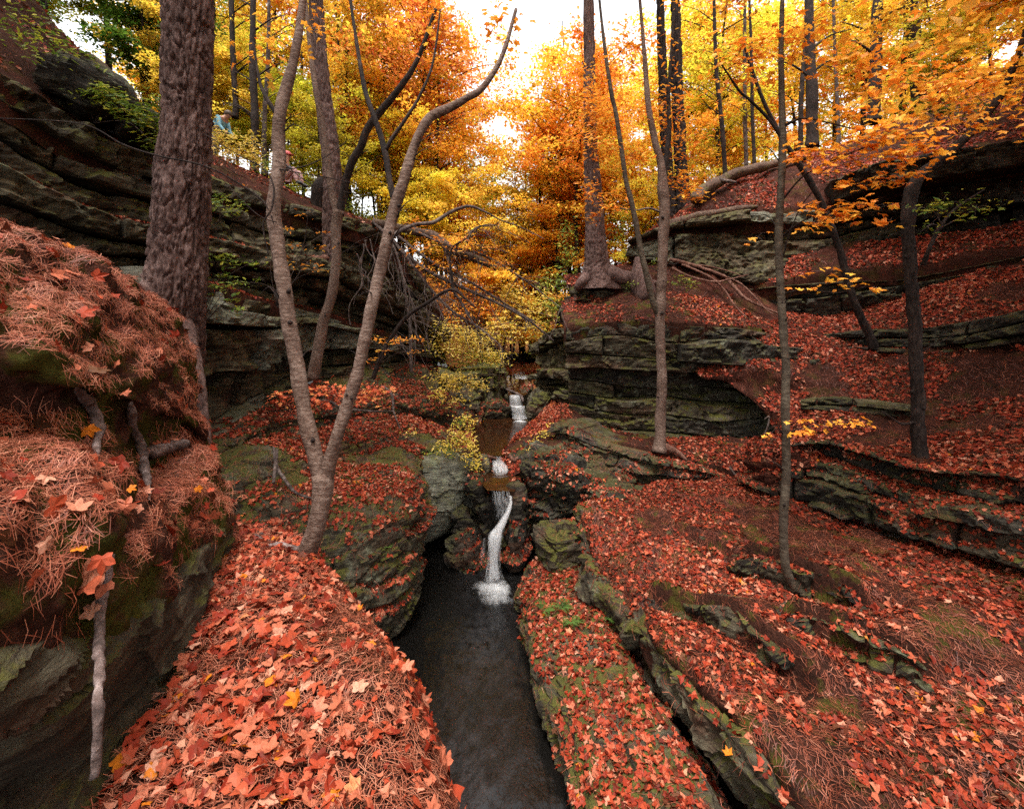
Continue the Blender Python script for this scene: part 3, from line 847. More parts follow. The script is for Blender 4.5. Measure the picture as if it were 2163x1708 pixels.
boulder('rock', 'leaf-covered wet rock at the left foot of the lower waterfall', W(990, 1175, 8.35), (0.34, 0.42, 0.52), M['rock_dark'], 43, rot=-0.5, tiltx=-0.55, squash=2.4, zone='fall_rock', amp=0.08)
boulder('rock', 'low rock with a heap of leaves between the two small pools', W(1020, 985, 9.35), (0.17, 0.45, 0.20), M['rock'], 44, rot=0.2, squash=2.4, zone='boulder2')
boulder('rock', 'brown rock behind the lower waterfall', W(1046, 1140, 8.6), (0.36, 0.40, 0.95), M['rock_dark'], 45, squash=2.6)
boulder('rock', 'leafy wet rock to the right of the lower fall', W(1090, 1110, 8.45), (0.17, 0.4, 0.80), M['rock_dark'], 46, squash=2.6, zone='fall_rock', amp=0.1)
boulder('rock', 'pale rock with leaves on the right lip of the small pool', W(1090, 1052, 8.5), (0.14, 0.38, 0.30), M['rock'], 47, squash=2.4, zone='boulder2', tiltx=0.4)

# =================================================================== RIGHT SIDE
# lower ledge above the pool
E = [
 [(1280, 1200, 7.6), (1300, 1260, 6.9), (1335, 1365, 5.8), (1400, 1480, 4.9), (1530, 1670, 3.95), (1660, 1870, 3.3), (1900, 2250, 2.5)],
 [(1225, 1175, 7.4), (1250, 1225, 6.85), (1292, 1320, 5.8), (1352, 1430, 4.85), (1455, 1590, 3.95), (1575, 1780, 3.3), (1720, 2150, 2.45)],
 [(1195, 1163, 7.5), (1222, 1208, 6.9), (1262, 1292, 5.85), (1322, 1400, 4.9), (1420, 1548, 4.0), (1540, 1728, 3.35), (1680, 2080, 2.5)],
 [(1140, 1172, 7.5), (1130, 1220, 7.0), (1140, 1290, 6.1), (1172, 1385, 5.2), (1225, 1500, 4.45), (1300, 1740, 3.4), (1400, 2100, 2.5)],
 [(1122, 1190, 7.5), (1110, 1235, 7.0), (1118, 1310, 6.15), (1145, 1400, 5.25), (1195, 1520, 4.5), (1262, 1760, 3.42), (1350, 2150, 2.5)],
 [(1112, 1225, 7.55), (1098, 1265, 7.05), (1108, 1340, 6.2), (1130, 1430, 5.3), (1178, 1560, 4.55), (1240, 1800, 3.5), (1330, 2250, 2.6)],
 [(1112, 1265, 7.8), (1095, 1310, 7.3), (1110, 1395, 6.5), (1138, 1490, 5.6), (1190, 1640, 4.8), (1260, 1900, 3.7), (1350, 2350, 2.8)]]
el = empty('rock_ledge', W(1200, 1411, 5), 'low mossy ledge with ferns and red leaves right of the dark pool', 'rock ledge')
ground('rock_shelf', None, E, 0.03, M['rock_moss'], 'low_ledge', 0.06, 1.2, 14, lam=0.05, kind=None, parent=el, fine=0.02)
boulder('rock', 'round-shouldered mossy block with leaves on its flat top, right of the pool', W(1193, 1150, 7.45), (0.42, 0.42, 0.34), M['rock_moss'], 51, rot=0.2, squash=3.2, zone='block', amp=0.06)
boulder('rock', 'small flat mossy rock above the round-shouldered block', W(1250, 1085, 7.7), (0.30, 0.3, 0.16), M['rock_moss'], 52, rot=0.1, squash=2.6, zone='block', amp=0.06)

def steps_fn(steps):
    def post(G):
        for pts, h, tap, wd in steps:
            L = line(pts)[:, :2]
            L = resample(np.c_[L, np.zeros(len(L))], 60)[:, :2]
            q = G[..., :2].reshape(-1, 2)
            d = np.linalg.norm(q[:, None, :] - L[None], axis=2)
            j = d.argmin(axis=1)
            t = np.gradient(L, axis=0)
            rel = q - L[j]
            side = t[j, 0] * rel[:, 1] - t[j, 1] * rel[:, 0]
            tn = np.linalg.norm(t[j], axis=1)
            sd = side / np.maximum(tn, 1e-6)
            inside = smooth01(np.minimum(j, 59 - j) / 10.0)
            sd = sd + 0.03 * vnoise(np.c_[q * 4, np.zeros(len(q))], 4)
            up = smooth01(sd / wd + .5) * np.exp(-np.maximum(sd, 0) / tap)
            dn = (1 - smooth01(sd / wd + .5)) * np.exp(-np.maximum(-sd, 0) / (tap * .6))
            G = G.copy()
            G[..., 2] += ((up * h - dn * h * .5) * inside).reshape(G.shape[:2])
        return G
    return post
F = [
 [(1275, 1230, 6.7), (1290, 1260, 6.3), (1315, 1320, 5.6), (1365, 1385, 4.95), (1425, 1470, 4.4), (1540, 1600, 3.75), (1680, 1800, 3.1), (1950, 2200, 2.4)],
 [(1246, 1170, 7.05), (1258, 1225, 6.45), (1290, 1278, 5.75), (1350, 1345, 5.0), (1418, 1415, 4.4), (1530, 1540, 3.7), (1680, 1740, 3.0), (1950, 2150, 2.3)],
 [(1236, 1110, 7.3), (1246, 1160, 6.75), (1275, 1222, 6.0), (1345, 1255, 5.4), (1385, 1330, 4.7), (1500, 1440, 3.95), (1660, 1640, 3.1), (1900, 2000, 2.4)],
 [(1240, 1082, 7.5), (1270, 1120, 7.0), (1320, 1180, 6.25), (1380, 1230, 5.6), (1430, 1295, 4.95), (1540, 1400, 4.15), (1720, 1600, 3.2), (1980, 1950, 2.45)],
 [(1262, 1058, 7.9), (1330, 1090, 7.2), (1400, 1150, 6.4), (1460, 1220, 5.7), (1530, 1290, 5.0), (1640, 1400, 4.1), (1830, 1580, 3.25), (2080, 1900, 2.5)],
 [(1300, 1030, 8.4), (1420, 1050, 7.8), (1530, 1090, 7.0), (1620, 1150, 6.2), (1720, 1230, 5.3), (1830, 1330, 4.4), (1980, 1500, 3.5), (2250, 1850, 2.6)],
 [(1320, 1018, 8.6), (1450, 1020, 8.4), (1560, 1035, 8.0), (1680, 1075, 7.2), (1800, 1120, 6.4), (1930, 1180, 5.4), (2070, 1280, 4.4), (2300, 1500, 3.4)],
 [(1320, 1010, 9.2), (1450, 1010, 9.0), (1570, 1010, 8.9), (1700, 1050, 8.0), (1840, 1090, 7.2), (1990, 1130, 6.2), (2200, 1200, 5.0), (2500, 1300, 4.2)]]
fsteps = [([(1350, 1250, 5.55), (1440, 1290, 5.15), (1560, 1350, 4.6), (1660, 1411, 4.15), (1760, 1460, 3.8)], 0.28, 0.5, 0.07),
          ([(1560, 1190, 6.0), (1620, 1225, 5.6), (1690, 1262, 5.2), (1760, 1300, 4.9), (1860, 1350, 4.4)], 0.34, 0.45, 0.07),
          ([(1640, 1300, 4.75), (1740, 1345, 4.4), (1860, 1390, 4.05), (2000, 1440, 3.7)], 0.28, 0.5, 0.07),
          ([(1400, 1110, 6.9), (1500, 1160, 6.3), (1600, 1200, 5.8)], 0.16, 0.5, 0.1)]
ground('slope', 'broad leaf-covered rock terrace on the right of the gorge', F, 0.033, M['soil_moss'], 'terrace', 0.13, 0.9, 15, post=steps_fn(fsteps), fine=0.015)
FL = [
 [(1237, 1082, 7.55), (1243, 1130, 7.05), (1262, 1200, 6.3), (1345, 1250, 5.45), (1385, 1322, 4.75), (1470, 1405, 4.1), (1620, 1580, 3.25), (1800, 1850, 2.6)],
 [(1230, 1095, 7.4), (1237, 1140, 6.9), (1252, 1215, 6.15), (1310, 1268, 5.45), (1368, 1340, 4.7), (1450, 1425, 4.05), (1600, 1600, 3.2), (1780, 1880, 2.55)],
 [(1234, 1140, 7.3), (1243, 1180, 6.85), (1262, 1250, 6.15), (1318, 1310, 5.5), (1372, 1385, 4.75), (1448, 1470, 4.1), (1590, 1650, 3.25), (1770, 1950, 2.6)],
 [(1250, 1190, 7.4), (1262, 1230, 6.9), (1282, 1290, 6.3), (1330, 1350, 5.6), (1385, 1425, 4.9), (1460, 1510, 4.25), (1600, 1700, 3.4), (1780, 2000, 2.7)]]
fl = empty('rock_ledge', W(1330, 1330, 5.4), 'curved rounded rim of the broad leaf terrace above the ferns', 'rock ledge')
def sink(G):
    G = G.copy(); G[..., 2] -= 0.12; return G
ground('rock_rim', None, FL, 0.026, M['rock_moss'], 'rim', 0.17, 1.0, 16, lam=0.045, kind=None, parent=fl, fine=0.02, post=sink)
TG = [g for zn, g, n_ in SURF if zn == 'terrace'][0].reshape(-1, 3)
def terr_z(x, y):
    return TG[((TG[:, 0] - x) ** 2 + (TG[:, 1] - y) ** 2).argmin(), 2]
for k, (pts, h, tap, wd) in enumerate(fsteps):
    L_ = resample(line(pts), 24)
    t_ = np.gradient(L_[:, :2], axis=0); t_ /= np.linalg.norm(t_, axis=1, keepdims=True)
    nrm_ = np.stack([t_[:, 1], -t_[:, 0]], 1)
    bt, tp_ = [], []
    e = np.sin(np.linspace(0.15, np.pi - 0.15, 24)) ** .5
    for i in range(24):
        x, y = L_[i, :2] + nrm_[i] * 0.07
        xb, yb = L_[i, :2] + nrm_[i] * 0.16; xt, yt = L_[i, :2] - nrm_[i] * 0.13
        zb = terr_z(xb, yb); zt = terr_z(xt, yt)
        bt.append((x, y, zb - 0.10)); tp_.append((x, y, zb - 0.07 + max(zt - zb + 0.02, 0.05) * (0.5 + 0.5 * e[i])))
    cliff('rock_ledge', ['long dark bed of rock crossing the leaf terrace, nearest the rim', 'short mossy bed of rock at the foot of the slim sapling', 'dark bed of rock low on the terrace toward the right edge', 'slight rock step in the upper middle of the leaf terrace'][k],
          np.array(bt), np.array(tp_), 2, M['rock_moss'], 140 + k, 0.07, 0.14, (0.25, 0.8), 0.026, mats=[M['rock_moss'], M['rock_dark'], M['rock_dark']], rnd_r=0.04, amp=0.06, zone='bed')
# grey outcrop low on the right
boulder('rock', 'smooth dark green rock outcrop at the lower right edge of the terrace', W(1920, 1352, 4.55), (0.75, 0.4, 0.22), M['rock'], 61, rot=-0.25, tiltx=0.15, squash=3)

# black rock wall right of the fall
RW = [
 [(1070, 955, 9.9), (1130, 935, 9.8), (1210, 960, 9.0), (1310, 1020, 8.3), (1360, 1030, 8.3)],
 [(1082, 985, 9.1), (1130, 958, 8.9), (1205, 985, 8.3), (1300, 1045, 7.8), (1350, 1040, 8.1)],
 [(1092, 1020, 8.8), (1140, 1000, 8.55), (1200, 1010, 8.1), (1285, 1062, 7.65), (1340, 1050, 8.0)],
 [(1096, 1070, 8.65), (1140, 1060, 8.4), (1200, 1058, 8.05), (1270, 1078, 7.75), (1320, 1065, 8.1)],
 [(1106, 1115, 8.6), (1145, 1108, 8.4), (1195, 1090, 8.1), (1260, 1085, 7.9), (1310, 1080, 8.2)],
 [(1112, 1135, 8.9), (1145, 1125, 8.8), (1195, 1105, 8.6), (1260, 1095, 8.5), (1300, 1090, 8.6)]]
rw = empty('rock_ledge', W(1180, 1120, 8.5), 'dark undercut rock wall on the right of the lower waterfall', 'rock ledge')
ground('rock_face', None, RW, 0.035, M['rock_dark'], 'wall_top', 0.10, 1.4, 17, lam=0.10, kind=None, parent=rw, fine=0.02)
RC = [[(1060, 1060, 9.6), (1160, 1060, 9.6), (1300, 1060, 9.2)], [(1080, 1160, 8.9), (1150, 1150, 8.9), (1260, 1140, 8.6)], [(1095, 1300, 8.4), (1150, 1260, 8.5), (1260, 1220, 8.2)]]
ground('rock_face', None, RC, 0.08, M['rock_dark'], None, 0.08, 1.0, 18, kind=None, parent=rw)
# leaf path by the upper pool
Q = [
 [(1180, 795, 16), (1215, 840, 13), (1210, 885, 11.2), (1205, 930, 9.9), (1215, 985, 8.9), (1240, 1020, 8.5)],
 [(1165, 800, 15.8), (1190, 845, 13), (1170, 890, 11.2), (1160, 930, 10.0), (1150, 975, 9.0), (1140, 1000, 8.7)],
 [(1140, 812, 15.5), (1155, 862, 13.2), (1128, 893, 12.2), (1092, 935, 10.4), (1072, 975, 9.4), (1088, 1005, 8.8)],
 [(1130, 825, 15.5), (1140, 882, 13.2), (1115, 905, 12.2), (1076, 945, 10.4), (1058, 990, 9.4), (1075, 1030, 8.75)]]
ground('path', 'strip of red leaves along the right side of the upper pool', Q, 0.05, M['soil'], 'pool_path', 0.08, 1.2, 19)

# second tier: low wall with the crooked birch
G2B = [(1140, 990, 9.6), (1200, 1010, 8.9), (1290, 1046, 8.4), (1400, 1046, 8.4), (1500, 1040, 8.4), (1575, 1035, 8.4)]
G2T = [(1170, 892, 10.1), (1200, 892, 9.9), (1260, 925, 9.5), (1400, 962, 9.0), (1490, 985, 8.9), (1570, 1020, 8.7)]
cliff('rock_ledge', 'slanting low rock wall under the crooked birch on the right', G2B, G2T, 4, M['rock'], 24, 0.10, 0.55, (0.9, 2.4), 0.035, mats=[M['rock_dark'], M['rock'], M['rock_dark']], trend=0.25, zone='step', rnd_r=0.08)
ground('ledge_ground', 'leafy step between the low wall and the tall right wall', [
  [(1180, 850, 11.2), (1290, 905, 10.8), (1400, 925, 10.5), (1500, 930, 10.3), (1600, 930, 10)],
  [(1185, 885, 10.4), (1260, 920, 10), (1400, 942, 9.6), (1500, 955, 9.4), (1600, 985, 9.1)],
  [(1180, 897, 10.0), (1258, 930, 9.55), (1400, 964, 9.05), (1490, 988, 8.95), (1580, 1015, 8.75)]], 0.05, M['soil_moss'], 'step', 0.05, 1.4, 25)
H2B = [(1570, 1005, 8.2), (1640, 1040, 7.7), (1720, 1065, 7.2), (1830, 1105, 6.5), (1990, 1150, 5.6), (2250, 1230, 4.6)]
H2T = [(1590, 975, 8.35), (1640, 938, 8.0), (1740, 925, 7.6), (1860, 955, 6.8), (1990, 985, 6.0), (2250, 1010, 4.9)]
cliff('rock_ledge', 'dark block with shadowed beds behind the thin sapling on the right', H2B, H2T, 4, M['rock_dark'], 27, 0.26, 0.5, (0.7, 1.8), 0.035, mats=[M['rock_dark'], M['rock_dark'], M['rock_moss'], M['rock_dark']], trend=0.0, zone='bed')  # mostly the darker rock colour, standing in for the shadow on this block
boulder('soil_mound', 'rounded needle-covered mound of soil beside the dark block on the right', W(1655, 985, 7.95), (0.62, 0.42, 0.42), M['soil'], 63, squash=2.2, zone='hillside', cat='mound', amp=0.05)
# third tier: tall wall
H3B = [(1200, 905, 11.0), (1300, 930, 10.6), (1400, 940, 10.3), (1500, 950, 10.2), (1650, 950, 10.3), (1760, 950, 10.4)]
H3T = [(1195, 690, 11.1), (1255, 682, 10.95), (1340, 682, 10.7), (1450, 687, 10.6), (1545, 692, 10.8), (1600, 700, 10.9), (1650, 705, 10.9), (1760, 730, 10.9)]
cliff('rock_ledge', 'tall black layered wall in the middle of the right bank', H3B, H3T, 8, M['rock'], 29, 0.34, 0.9, (1.0, 4.2), 0.045, mats=[M['rock'], M['rock_dark'], M['rock_moss']], trend=0.35, rnd_r=0.07)
ground('ledge_ground', 'needle-covered top of the tall right wall', [
  [(1185, 640, 12.4), (1260, 622, 12.5), (1330, 612, 12.6), (1420, 615, 12.4), (1540, 635, 12.0), (1660, 690, 11.6)],
  [(1190, 668, 11.7), (1270, 655, 11.6), (1350, 640, 11.5), (1430, 640, 11.4), (1540, 660, 11.2), (1640, 715, 11)],
  [(1190, 694, 11.1), (1255, 684, 10.9), (1340, 682, 10.65), (1450, 687, 10.55), (1548, 694, 10.75), (1610, 700, 10.75)]], 0.05, M['soil_moss'], 'wall_ledge', 0.07, 1.2, 28)
# leaf slope to the right of it
J = [
 [(1530, 640, 13), (1640, 655, 12.6), (1750, 655, 12.2), (1880, 610, 11.4), (2000, 590, 10.4), (2300, 520, 9)],
 [(1565, 697, 11.1), (1650, 700, 10.9), (1750, 695, 10.8), (1880, 680, 10.2), (2000, 665, 9.2), (2300, 620, 8)],
 [(1470, 785, 10.2), (1560, 770, 10.1), (1720, 772, 9.8), (1860, 785, 9.2), (2000, 795, 8.2), (2300, 770, 7)],
 [(1545, 812, 10.05), (1650, 836, 9.75), (1740, 835, 9.2), (1860, 860, 8.3), (2000, 885, 7.3), (2300, 890, 6.1)],
 [(1640, 915, 9.4), (1690, 908, 8.8), (1760, 912, 8.1), (1880, 935, 7.2), (2000, 958, 6.4), (2300, 990, 5.3)],
 [(1540, 1008, 8.75), (1600, 972, 8.35), (1700, 925, 7.9), (1860, 940, 7.05), (2000, 968, 6.2), (2300, 1000, 5.1)],
 [(1500, 1032, 8.4), (1580, 1020, 8.0), (1625, 960, 8.0), (1720, 930, 7.62), (1860, 957, 6.78), (2000, 988, 5.95), (2300, 1012, 4.85)]]
ground('slope', 'leaf-covered hillside between the right-hand rock tiers', J, 0.045, M['soil'], 'hillside', 0.11, 0.9, 29)
# rock beds peeping out of the hillside
cliff('rock_ledge', 'short dark bed of rock under the leaf band on the right hillside', [(1590, 655, 12.3), (1720, 672, 11.9), (1830, 650, 11.4), (1990, 610, 10.4), (2300, 560, 9.2)],
      [(1570, 610, 12.3), (1680, 600, 11.8), (1790, 592, 11.4), (1930, 585, 10.6), (2300, 510, 9.2)], 3, M['rock_dark'], 30, 0.14, 0.7, (0.9, 2.2), 0.05, mats=[M['rock'], M['rock_dark']])
ground('ledge_ground', 'bright leaf band below the upper right cliff', [
  [(1580, 600, 12.9), (1680, 548, 12.6), (1780, 522, 12.3), (1900, 508, 11.6), (2050, 490, 10.8), (2300, 450, 10)],
  [(1570, 612, 12.35), (1680, 592, 11.9), (1790, 575, 11.5), (1930, 565, 10.7), (2050, 545, 10.1), (2300, 505, 9.25)]], 0.05, M['soil'], 'leaf_band', 0.08, 1.2, 33)
cliff('rock_ledge', 'dark mossy bed of rock across the right hillside behind the dark rough trunk', [(1735, 735, 10.4), (1830, 742, 9.7), (1930, 748, 9.0), (2040, 740, 8.2), (2300, 700, 7.0)],
      [(1735, 705, 10.5), (1830, 695, 9.9), (1930, 692, 9.2), (2040, 676, 8.4), (2300, 620, 7.1)], 3, M['rock_dark'], 31, 0.15, 0.35, (0.6, 1.6), 0.04, mats=[M['rock_dark'], M['rock_dark'], M['rock_moss']])
cliff('rock_ledge', 'low broken rock step in the leaves below the slanting dark tree', [(1690, 868, 9.0), (1770, 872, 8.6), (1860, 880, 8.1), (1930, 884, 7.65)],
      [(1690, 846, 9.05), (1770, 840, 8.7), (1860, 848, 8.2), (1930, 858, 7.75)], 2, M['rock_dark'], 32, 0.10, 0.3, (0.5, 1.2), 0.035, mats=[M['rock_dark'], M['rock']])
# upper cliff on the right
I1B = [(1320, 545, 13.4), (1400, 565, 12.9), (1500, 590, 12.6), (1600, 630, 12.4), (1740, 640, 12.3), (1830, 560, 12.4), (1920, 515, 12.2)]
I1T = [(1330, 510, 13.5), (1400, 482, 13.2), (1480, 466, 13), (1560, 452, 12.9), (1650, 448, 12.8), (1780, 450, 12.5), (1920, 440, 11.9)]
cliff('rock_ledge', 'upper mossy cliff on the right below the fallen log', I1B, I1T, 5, M['rock'], 34, 0.24, 0.9, (1.2, 3.2), 0.055, mats=[M['rock'], M['rock_moss'], M['rock_grey']], trend=0.5, rnd_r=0.12)
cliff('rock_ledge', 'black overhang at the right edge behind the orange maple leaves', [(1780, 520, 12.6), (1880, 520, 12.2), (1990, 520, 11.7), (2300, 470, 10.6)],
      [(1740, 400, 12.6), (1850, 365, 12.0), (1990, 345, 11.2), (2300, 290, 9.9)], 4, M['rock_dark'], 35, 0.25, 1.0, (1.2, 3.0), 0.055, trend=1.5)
T = [
 [(1330, 512, 13.4), (1400, 480, 13.1), (1480, 464, 12.9), (1560, 450, 12.75), (1650, 444, 12.6), (1760, 420, 12.3), (1880, 372, 11.9), (2010, 345, 11.1), (2300, 285, 9.9)],
 [(1350, 500, 13.7), (1420, 462, 13.6), (1490, 425, 13.6), (1570, 396, 13.6), (1660, 370, 13.5), (1780, 345, 13), (1890, 310, 12.5), (2010, 270, 11.9), (2300, 200, 10.8)],
 [(1370, 498, 14.6), (1430, 458, 14.6), (1495, 408, 14.7), (1575, 374, 14.8), (1660, 345, 15), (1780, 312, 14.5), (1890, 272, 13.9), (2010, 228, 13.2), (2300, 130, 12)],
 [(1360, 560, 17), (1430, 500, 17), (1495, 430, 17.5), (1575, 380, 18), (1660, 348, 18), (1780, 305, 18), (1890, 255, 17.5), (2010, 200, 17), (2300, 80, 16)]]
ground('hill', 'leafy hill top above the upper right cliff', T, 0.10, M['soil'], 'right_top', 0.12, 0.8, 36)
# pedestal of the right-hand pine
cliff('rock_ledge', 'narrow mossy pedestal of rock under the lone pine on the right', [(1188, 700, 12.4), (1230, 692, 11.9), (1280, 680, 11.8), (1340, 665, 12.0)],
      [(1200, 604, 12.7), (1235, 600, 12.2), (1290, 598, 12.1), (1345, 590, 12.4)], 4, M['rock_moss'], 37, 0.10, 0.8, (0.7, 1.5), 0.05)
ground('ledge_ground', 'soil and roots around the foot of the lone pine', [
  [(1190, 590, 13.6), (1260, 575, 13.8), (1340, 555, 13.8), (1420, 548, 13.4), (1500, 572, 12.9), (1600, 622, 12.5), (1670, 665, 12.2)],
  [(1200, 606, 12.65), (1260, 600, 12.15), (1340, 590, 12.35), (1420, 580, 12.5), (1500, 600, 12.2), (1590, 640, 11.9), (1660, 690, 11.5)],
  [(1240, 640, 12.3), (1280, 625, 12.2), (1345, 622, 12.1), (1420, 622, 12), (1500, 635, 11.8), (1570, 665, 11.5), (1640, 710, 11.2)]], 0.05, M['soil'], 'pine_foot', 0.08, 1.2, 38)
# blocky rock columns by the upper pool
cliff('rock_ledge', 'blocky stone pillar beside the upper pool, right of the stream', [(1128, 870, 14.6), (1165, 880, 13.4), (1215, 900, 12.2)],
      [(1124, 730, 16), (1160, 700, 14.5), (1205, 690, 12.6)], 10, M['rock'], 39, 0.16, 0.6, (0.35, 0.9), 0.05, mats=[M['rock'], M['rock_moss']], cat='rock pillar', rnd_r=0.07)
boulder('rock', 'mossy green rock left of the upper waterfall', W(1040, 868, 14.0), (0.55, 0.5, 0.42), M['rock_moss'], 71, squash=3, zone='boulder2')
boulder('rock', 'mossy slab leaning right of the upper waterfall', W(1135, 862, 13.8), (0.26, 0.5, 0.55), M['rock_moss'], 72, squash=3, tiltx=0.4)
boulder('rock', 'flat ledge behind the upper waterfall', W(1092, 850, 14.3), (0.45, 0.35, 0.42), M['rock'], 73, squash=4, amp=0.05)
boulder('rock', 'leaf-topped stone between the upper fall and the right path', W(1112, 832, 14.6), (0.20, 0.4, 0.30), M['rock'], 74, squash=3, zone='boulder2')
boulder('rock', 'dark stone half in the upper pool below the right path', W(1166, 895, 12.0), (0.22, 0.3, 0.14), M['rock_dark'], 75, squash=2.6)
cliff('rock_ledge', 'dark distant ledges at the head of the gorge', [(1040, 770, 24), (1090, 765, 26), (1150, 775, 22)], [(1030, 730, 25), (1090, 748, 27), (1160, 735, 23)], 5, M['rock_moss'], 76, 0.3, 1.2, (1.0, 2.6), 0.1)
cliff('rock_ledge', 'mossy bank of rock left of the upper pool under the yellow shrubs', [(930, 900, 12.6), (990, 905, 12.8), (1030, 885, 14.2), (1075, 835, 17)],
      [(925, 780, 13.4), (985, 790, 13.6), (1030, 780, 15), (1072, 765, 18)], 5, M['rock_moss'], 77, 0.16, 0.8, (0.7, 1.6), 0.06)
# =================================================================== WATERFALLS
def ribbon(name, path, mat, parent=None, nu=20, nv=80, bulge=0.25, dens=0.5, edge=0.5, dend=None, seed=0):
    """sheet of falling water: path of (px, py, Y, width px)"""
    C = resample(line([p[:3] for p in path]), nv)
    tt = np.linspace(0, 1, len(path))
    w = np.interp(np.linspace(0, 1, nv), tt, [p[3] / FPX * p[2] for p in path])
    u = np.linspace(-1, 1, nu)
    G = C[:, None, :] + np.array([1, 0, 0])[None, None] * (u[None, :, None] * w[:, None, None] * 0.5)
    G[..., 1] -= (1 - u[None] ** 2) * w[:, None] * bulge
    G[..., 0] += 0.03 * w[:, None] * vnoise(np.stack([np.broadcast_to(u * 3, (nv, nu)), np.broadcast_to(np.linspace(0, 6, nv)[:, None], (nv, nu)), np.full((nv, nu), seed)], -1), seed)
    ua = np.broadcast_to(u * 0.5 + seed * 3.1, (nv, nu)); va = np.broadcast_to(np.linspace(0, 2, nv)[:, None], (nv, nu))
    d = np.broadcast_to(np.interp(np.linspace(0, 1, nv), np.linspace(0, 1, len(dend or [dens, dens])), dend or [dens, dens])[:, None], (nv, nu)) - edge * np.abs(u[None]) ** 3
    return link(name, mk_mesh(name, G, grid_faces(nv, nu), [mat], True, {'ua': ua.ravel(), 'va': va.ravel(), 'dens': d.ravel()}), parent)

wf = empty('waterfall', W(1048, 1225, 7.8), 'tall silky white lower waterfall dropping into the dark pool', 'waterfall')
ribbon('lip_water', [(1055, 1034, 8.08, 40), (1058, 1050, 7.98, 40), (1062, 1072, 7.94, 36), (1056, 1095, 7.92, 26)], M['fall'], wf, dens=0.16, edge=0.2, dend=[0.10, 0.22, 0.20, 0.0], seed=1)
ribbon('water_sheet', [(1078, 1046, 8.0, 6), (1079, 1060, 7.93, 8), (1074, 1078, 7.88, 12), (1064, 1098, 7.84, 17), (1055, 1114, 7.8, 24), (1048, 1124, 7.78, 33), (1045, 1138, 7.76, 30), (1044, 1160, 7.75, 23), (1043, 1185, 7.74, 22), (1043, 1212, 7.72, 25), (1044, 1224, 7.7, 30)],
       M['fall'], wf, dens=0.9, edge=0.85, dend=[0.45, 0.8, 0.9, 0.8, 0.9, 0.75, 0.6, 0.5, 0.3], seed=2, bulge=0.12)
ribbon('water_sheet', [(1053, 1112, 7.74, 30), (1048, 1138, 7.70, 26), (1044, 1165, 7.69, 18), (1043, 1195, 7.68, 20), (1044, 1220, 7.66, 30)], M['fall'], wf, dens=0.6, edge=0.6, dend=[0.1, 0.45, 0.4, 0.4, 0.4], seed=3, bulge=0.1)
ribbon('water_sheet', [(1024, 1135, 8.02, 10), (1020, 1165, 8.0, 14), (1015, 1195, 7.98, 10)], M['fall'], wf, dens=0.12, edge=0.4, dend=[0.1, 0.16, 0.0], seed=4)
def foam(name, c, r, ry, parent, seed, peak=0.10, dens=0.85):
    nr, na = 40, 90
    rr = np.linspace(0.0, 1, nr); aa = np.linspace(0, 2 * np.pi, na)
    lob = 1 + 0.45 * vnoise(np.stack([np.cos(aa) * 1.7, np.sin(aa) * 1.7, np.full(na, seed)], -1), seed)
    lob[-1] = lob[0]
    X = c[0] + rr[:, None] * r * np.cos(aa)[None] * lob; Y = c[1] + rr[:, None] * ry * np.sin(aa)[None] * lob
    Z = c[2] + peak * np.exp(-(rr * 3.0) ** 2)[:, None] * np.ones(na) + 0.012
    G = np.stack([X, Y, Z], -1)
    d = (dens + 0.3) * np.exp(-(rr[:, None] * 1.75) ** 2) * np.ones(na) - 0.42 * smooth01((rr - .25) / .75)[:, None]
    ua = (X - c[0]) * 2.4 + 0 * rr[:, None]; va = (Y - c[1]) * 3.0 + 0 * rr[:, None]
    return link(name, mk_mesh(name, G, grid_faces(nr, na), [M['foam']], True, {'ua': ua.ravel(), 'va': va.ravel(), 'dens': d.ravel()}), parent)
foam('foam', (W(1050, 1232, 7.7)[0], 7.60, 0.0), 0.46, 0.42, wf, 3, 0.03, 0.34)
foam('foam', (W(1048, 1232, 7.7)[0], 7.38, 0.0), 0.62, 0.62, wf, 9, 0.01, 0.10)

for k, (dx, w_, dd_) in enumerate(((-12, 8, .16), (-7, 9, .26), (6, 9, .26), (12, 8, .12))):
    ribbon('water_strand', [(1050 + dx * .6, 1118, 7.78, w_), (1045 + dx * .9, 1150, 7.72, w_ * .8), (1043 + dx, 1190, 7.69, w_), (1044 + dx * 1.5, 1226, 7.62, w_ * 1.8)], M['fall'], wf, 12, 60, 0.1, dd_, 0.4, [dd_, dd_ + .1, dd_, dd_ * .7], 20 + k)
uf = empty('waterfall', W(1092, 885, 13.5), 'small stepped upper waterfall between mossy rocks', 'waterfall')
ribbon('water_sheet', [(1090, 833, 13.80, 24), (1089, 838, 13.60, 25), (1090, 856, 13.56, 27)], M['fall'], uf, dens=0.5, edge=0.3, dend=[0.35, 0.6, 0.5], seed=5)
ribbon('water_sheet', [(1092, 856, 13.55, 28), (1094, 859, 13.46, 30), (1096, 872, 13.42, 28), (1098, 884, 13.36, 32)], M['fall'], uf, dens=0.5, edge=0.3, dend=[0.8, 0.6, 0.45, 0.6], seed=6)
foam('foam', (W(1098, 885, 13.3)[0], 13.2, Z_UP), 0.30, 0.25, uf, 4, 0.03, 0.7)
cs = empty('waterfall', W(1055, 985, 9.2), 'short cascade joining the upper pool to the small brown pool', 'waterfall')
ribbon('water_sheet', [(1050, 962, 9.62, 18), (1052, 974, 9.3, 20), (1056, 984, 9.1, 26), (1058, 994, 8.98, 36), (1056, 1002, 8.85, 30)], M['fall'], cs, dens=0.3, edge=0.3, dend=[0.1, 0.25, 0.6, 0.5, 0.1], seed=7)
fs = empty('waterfall', W(1100, 795, 18), 'white riffle in the shallow stream far up the gorge', 'waterfall')
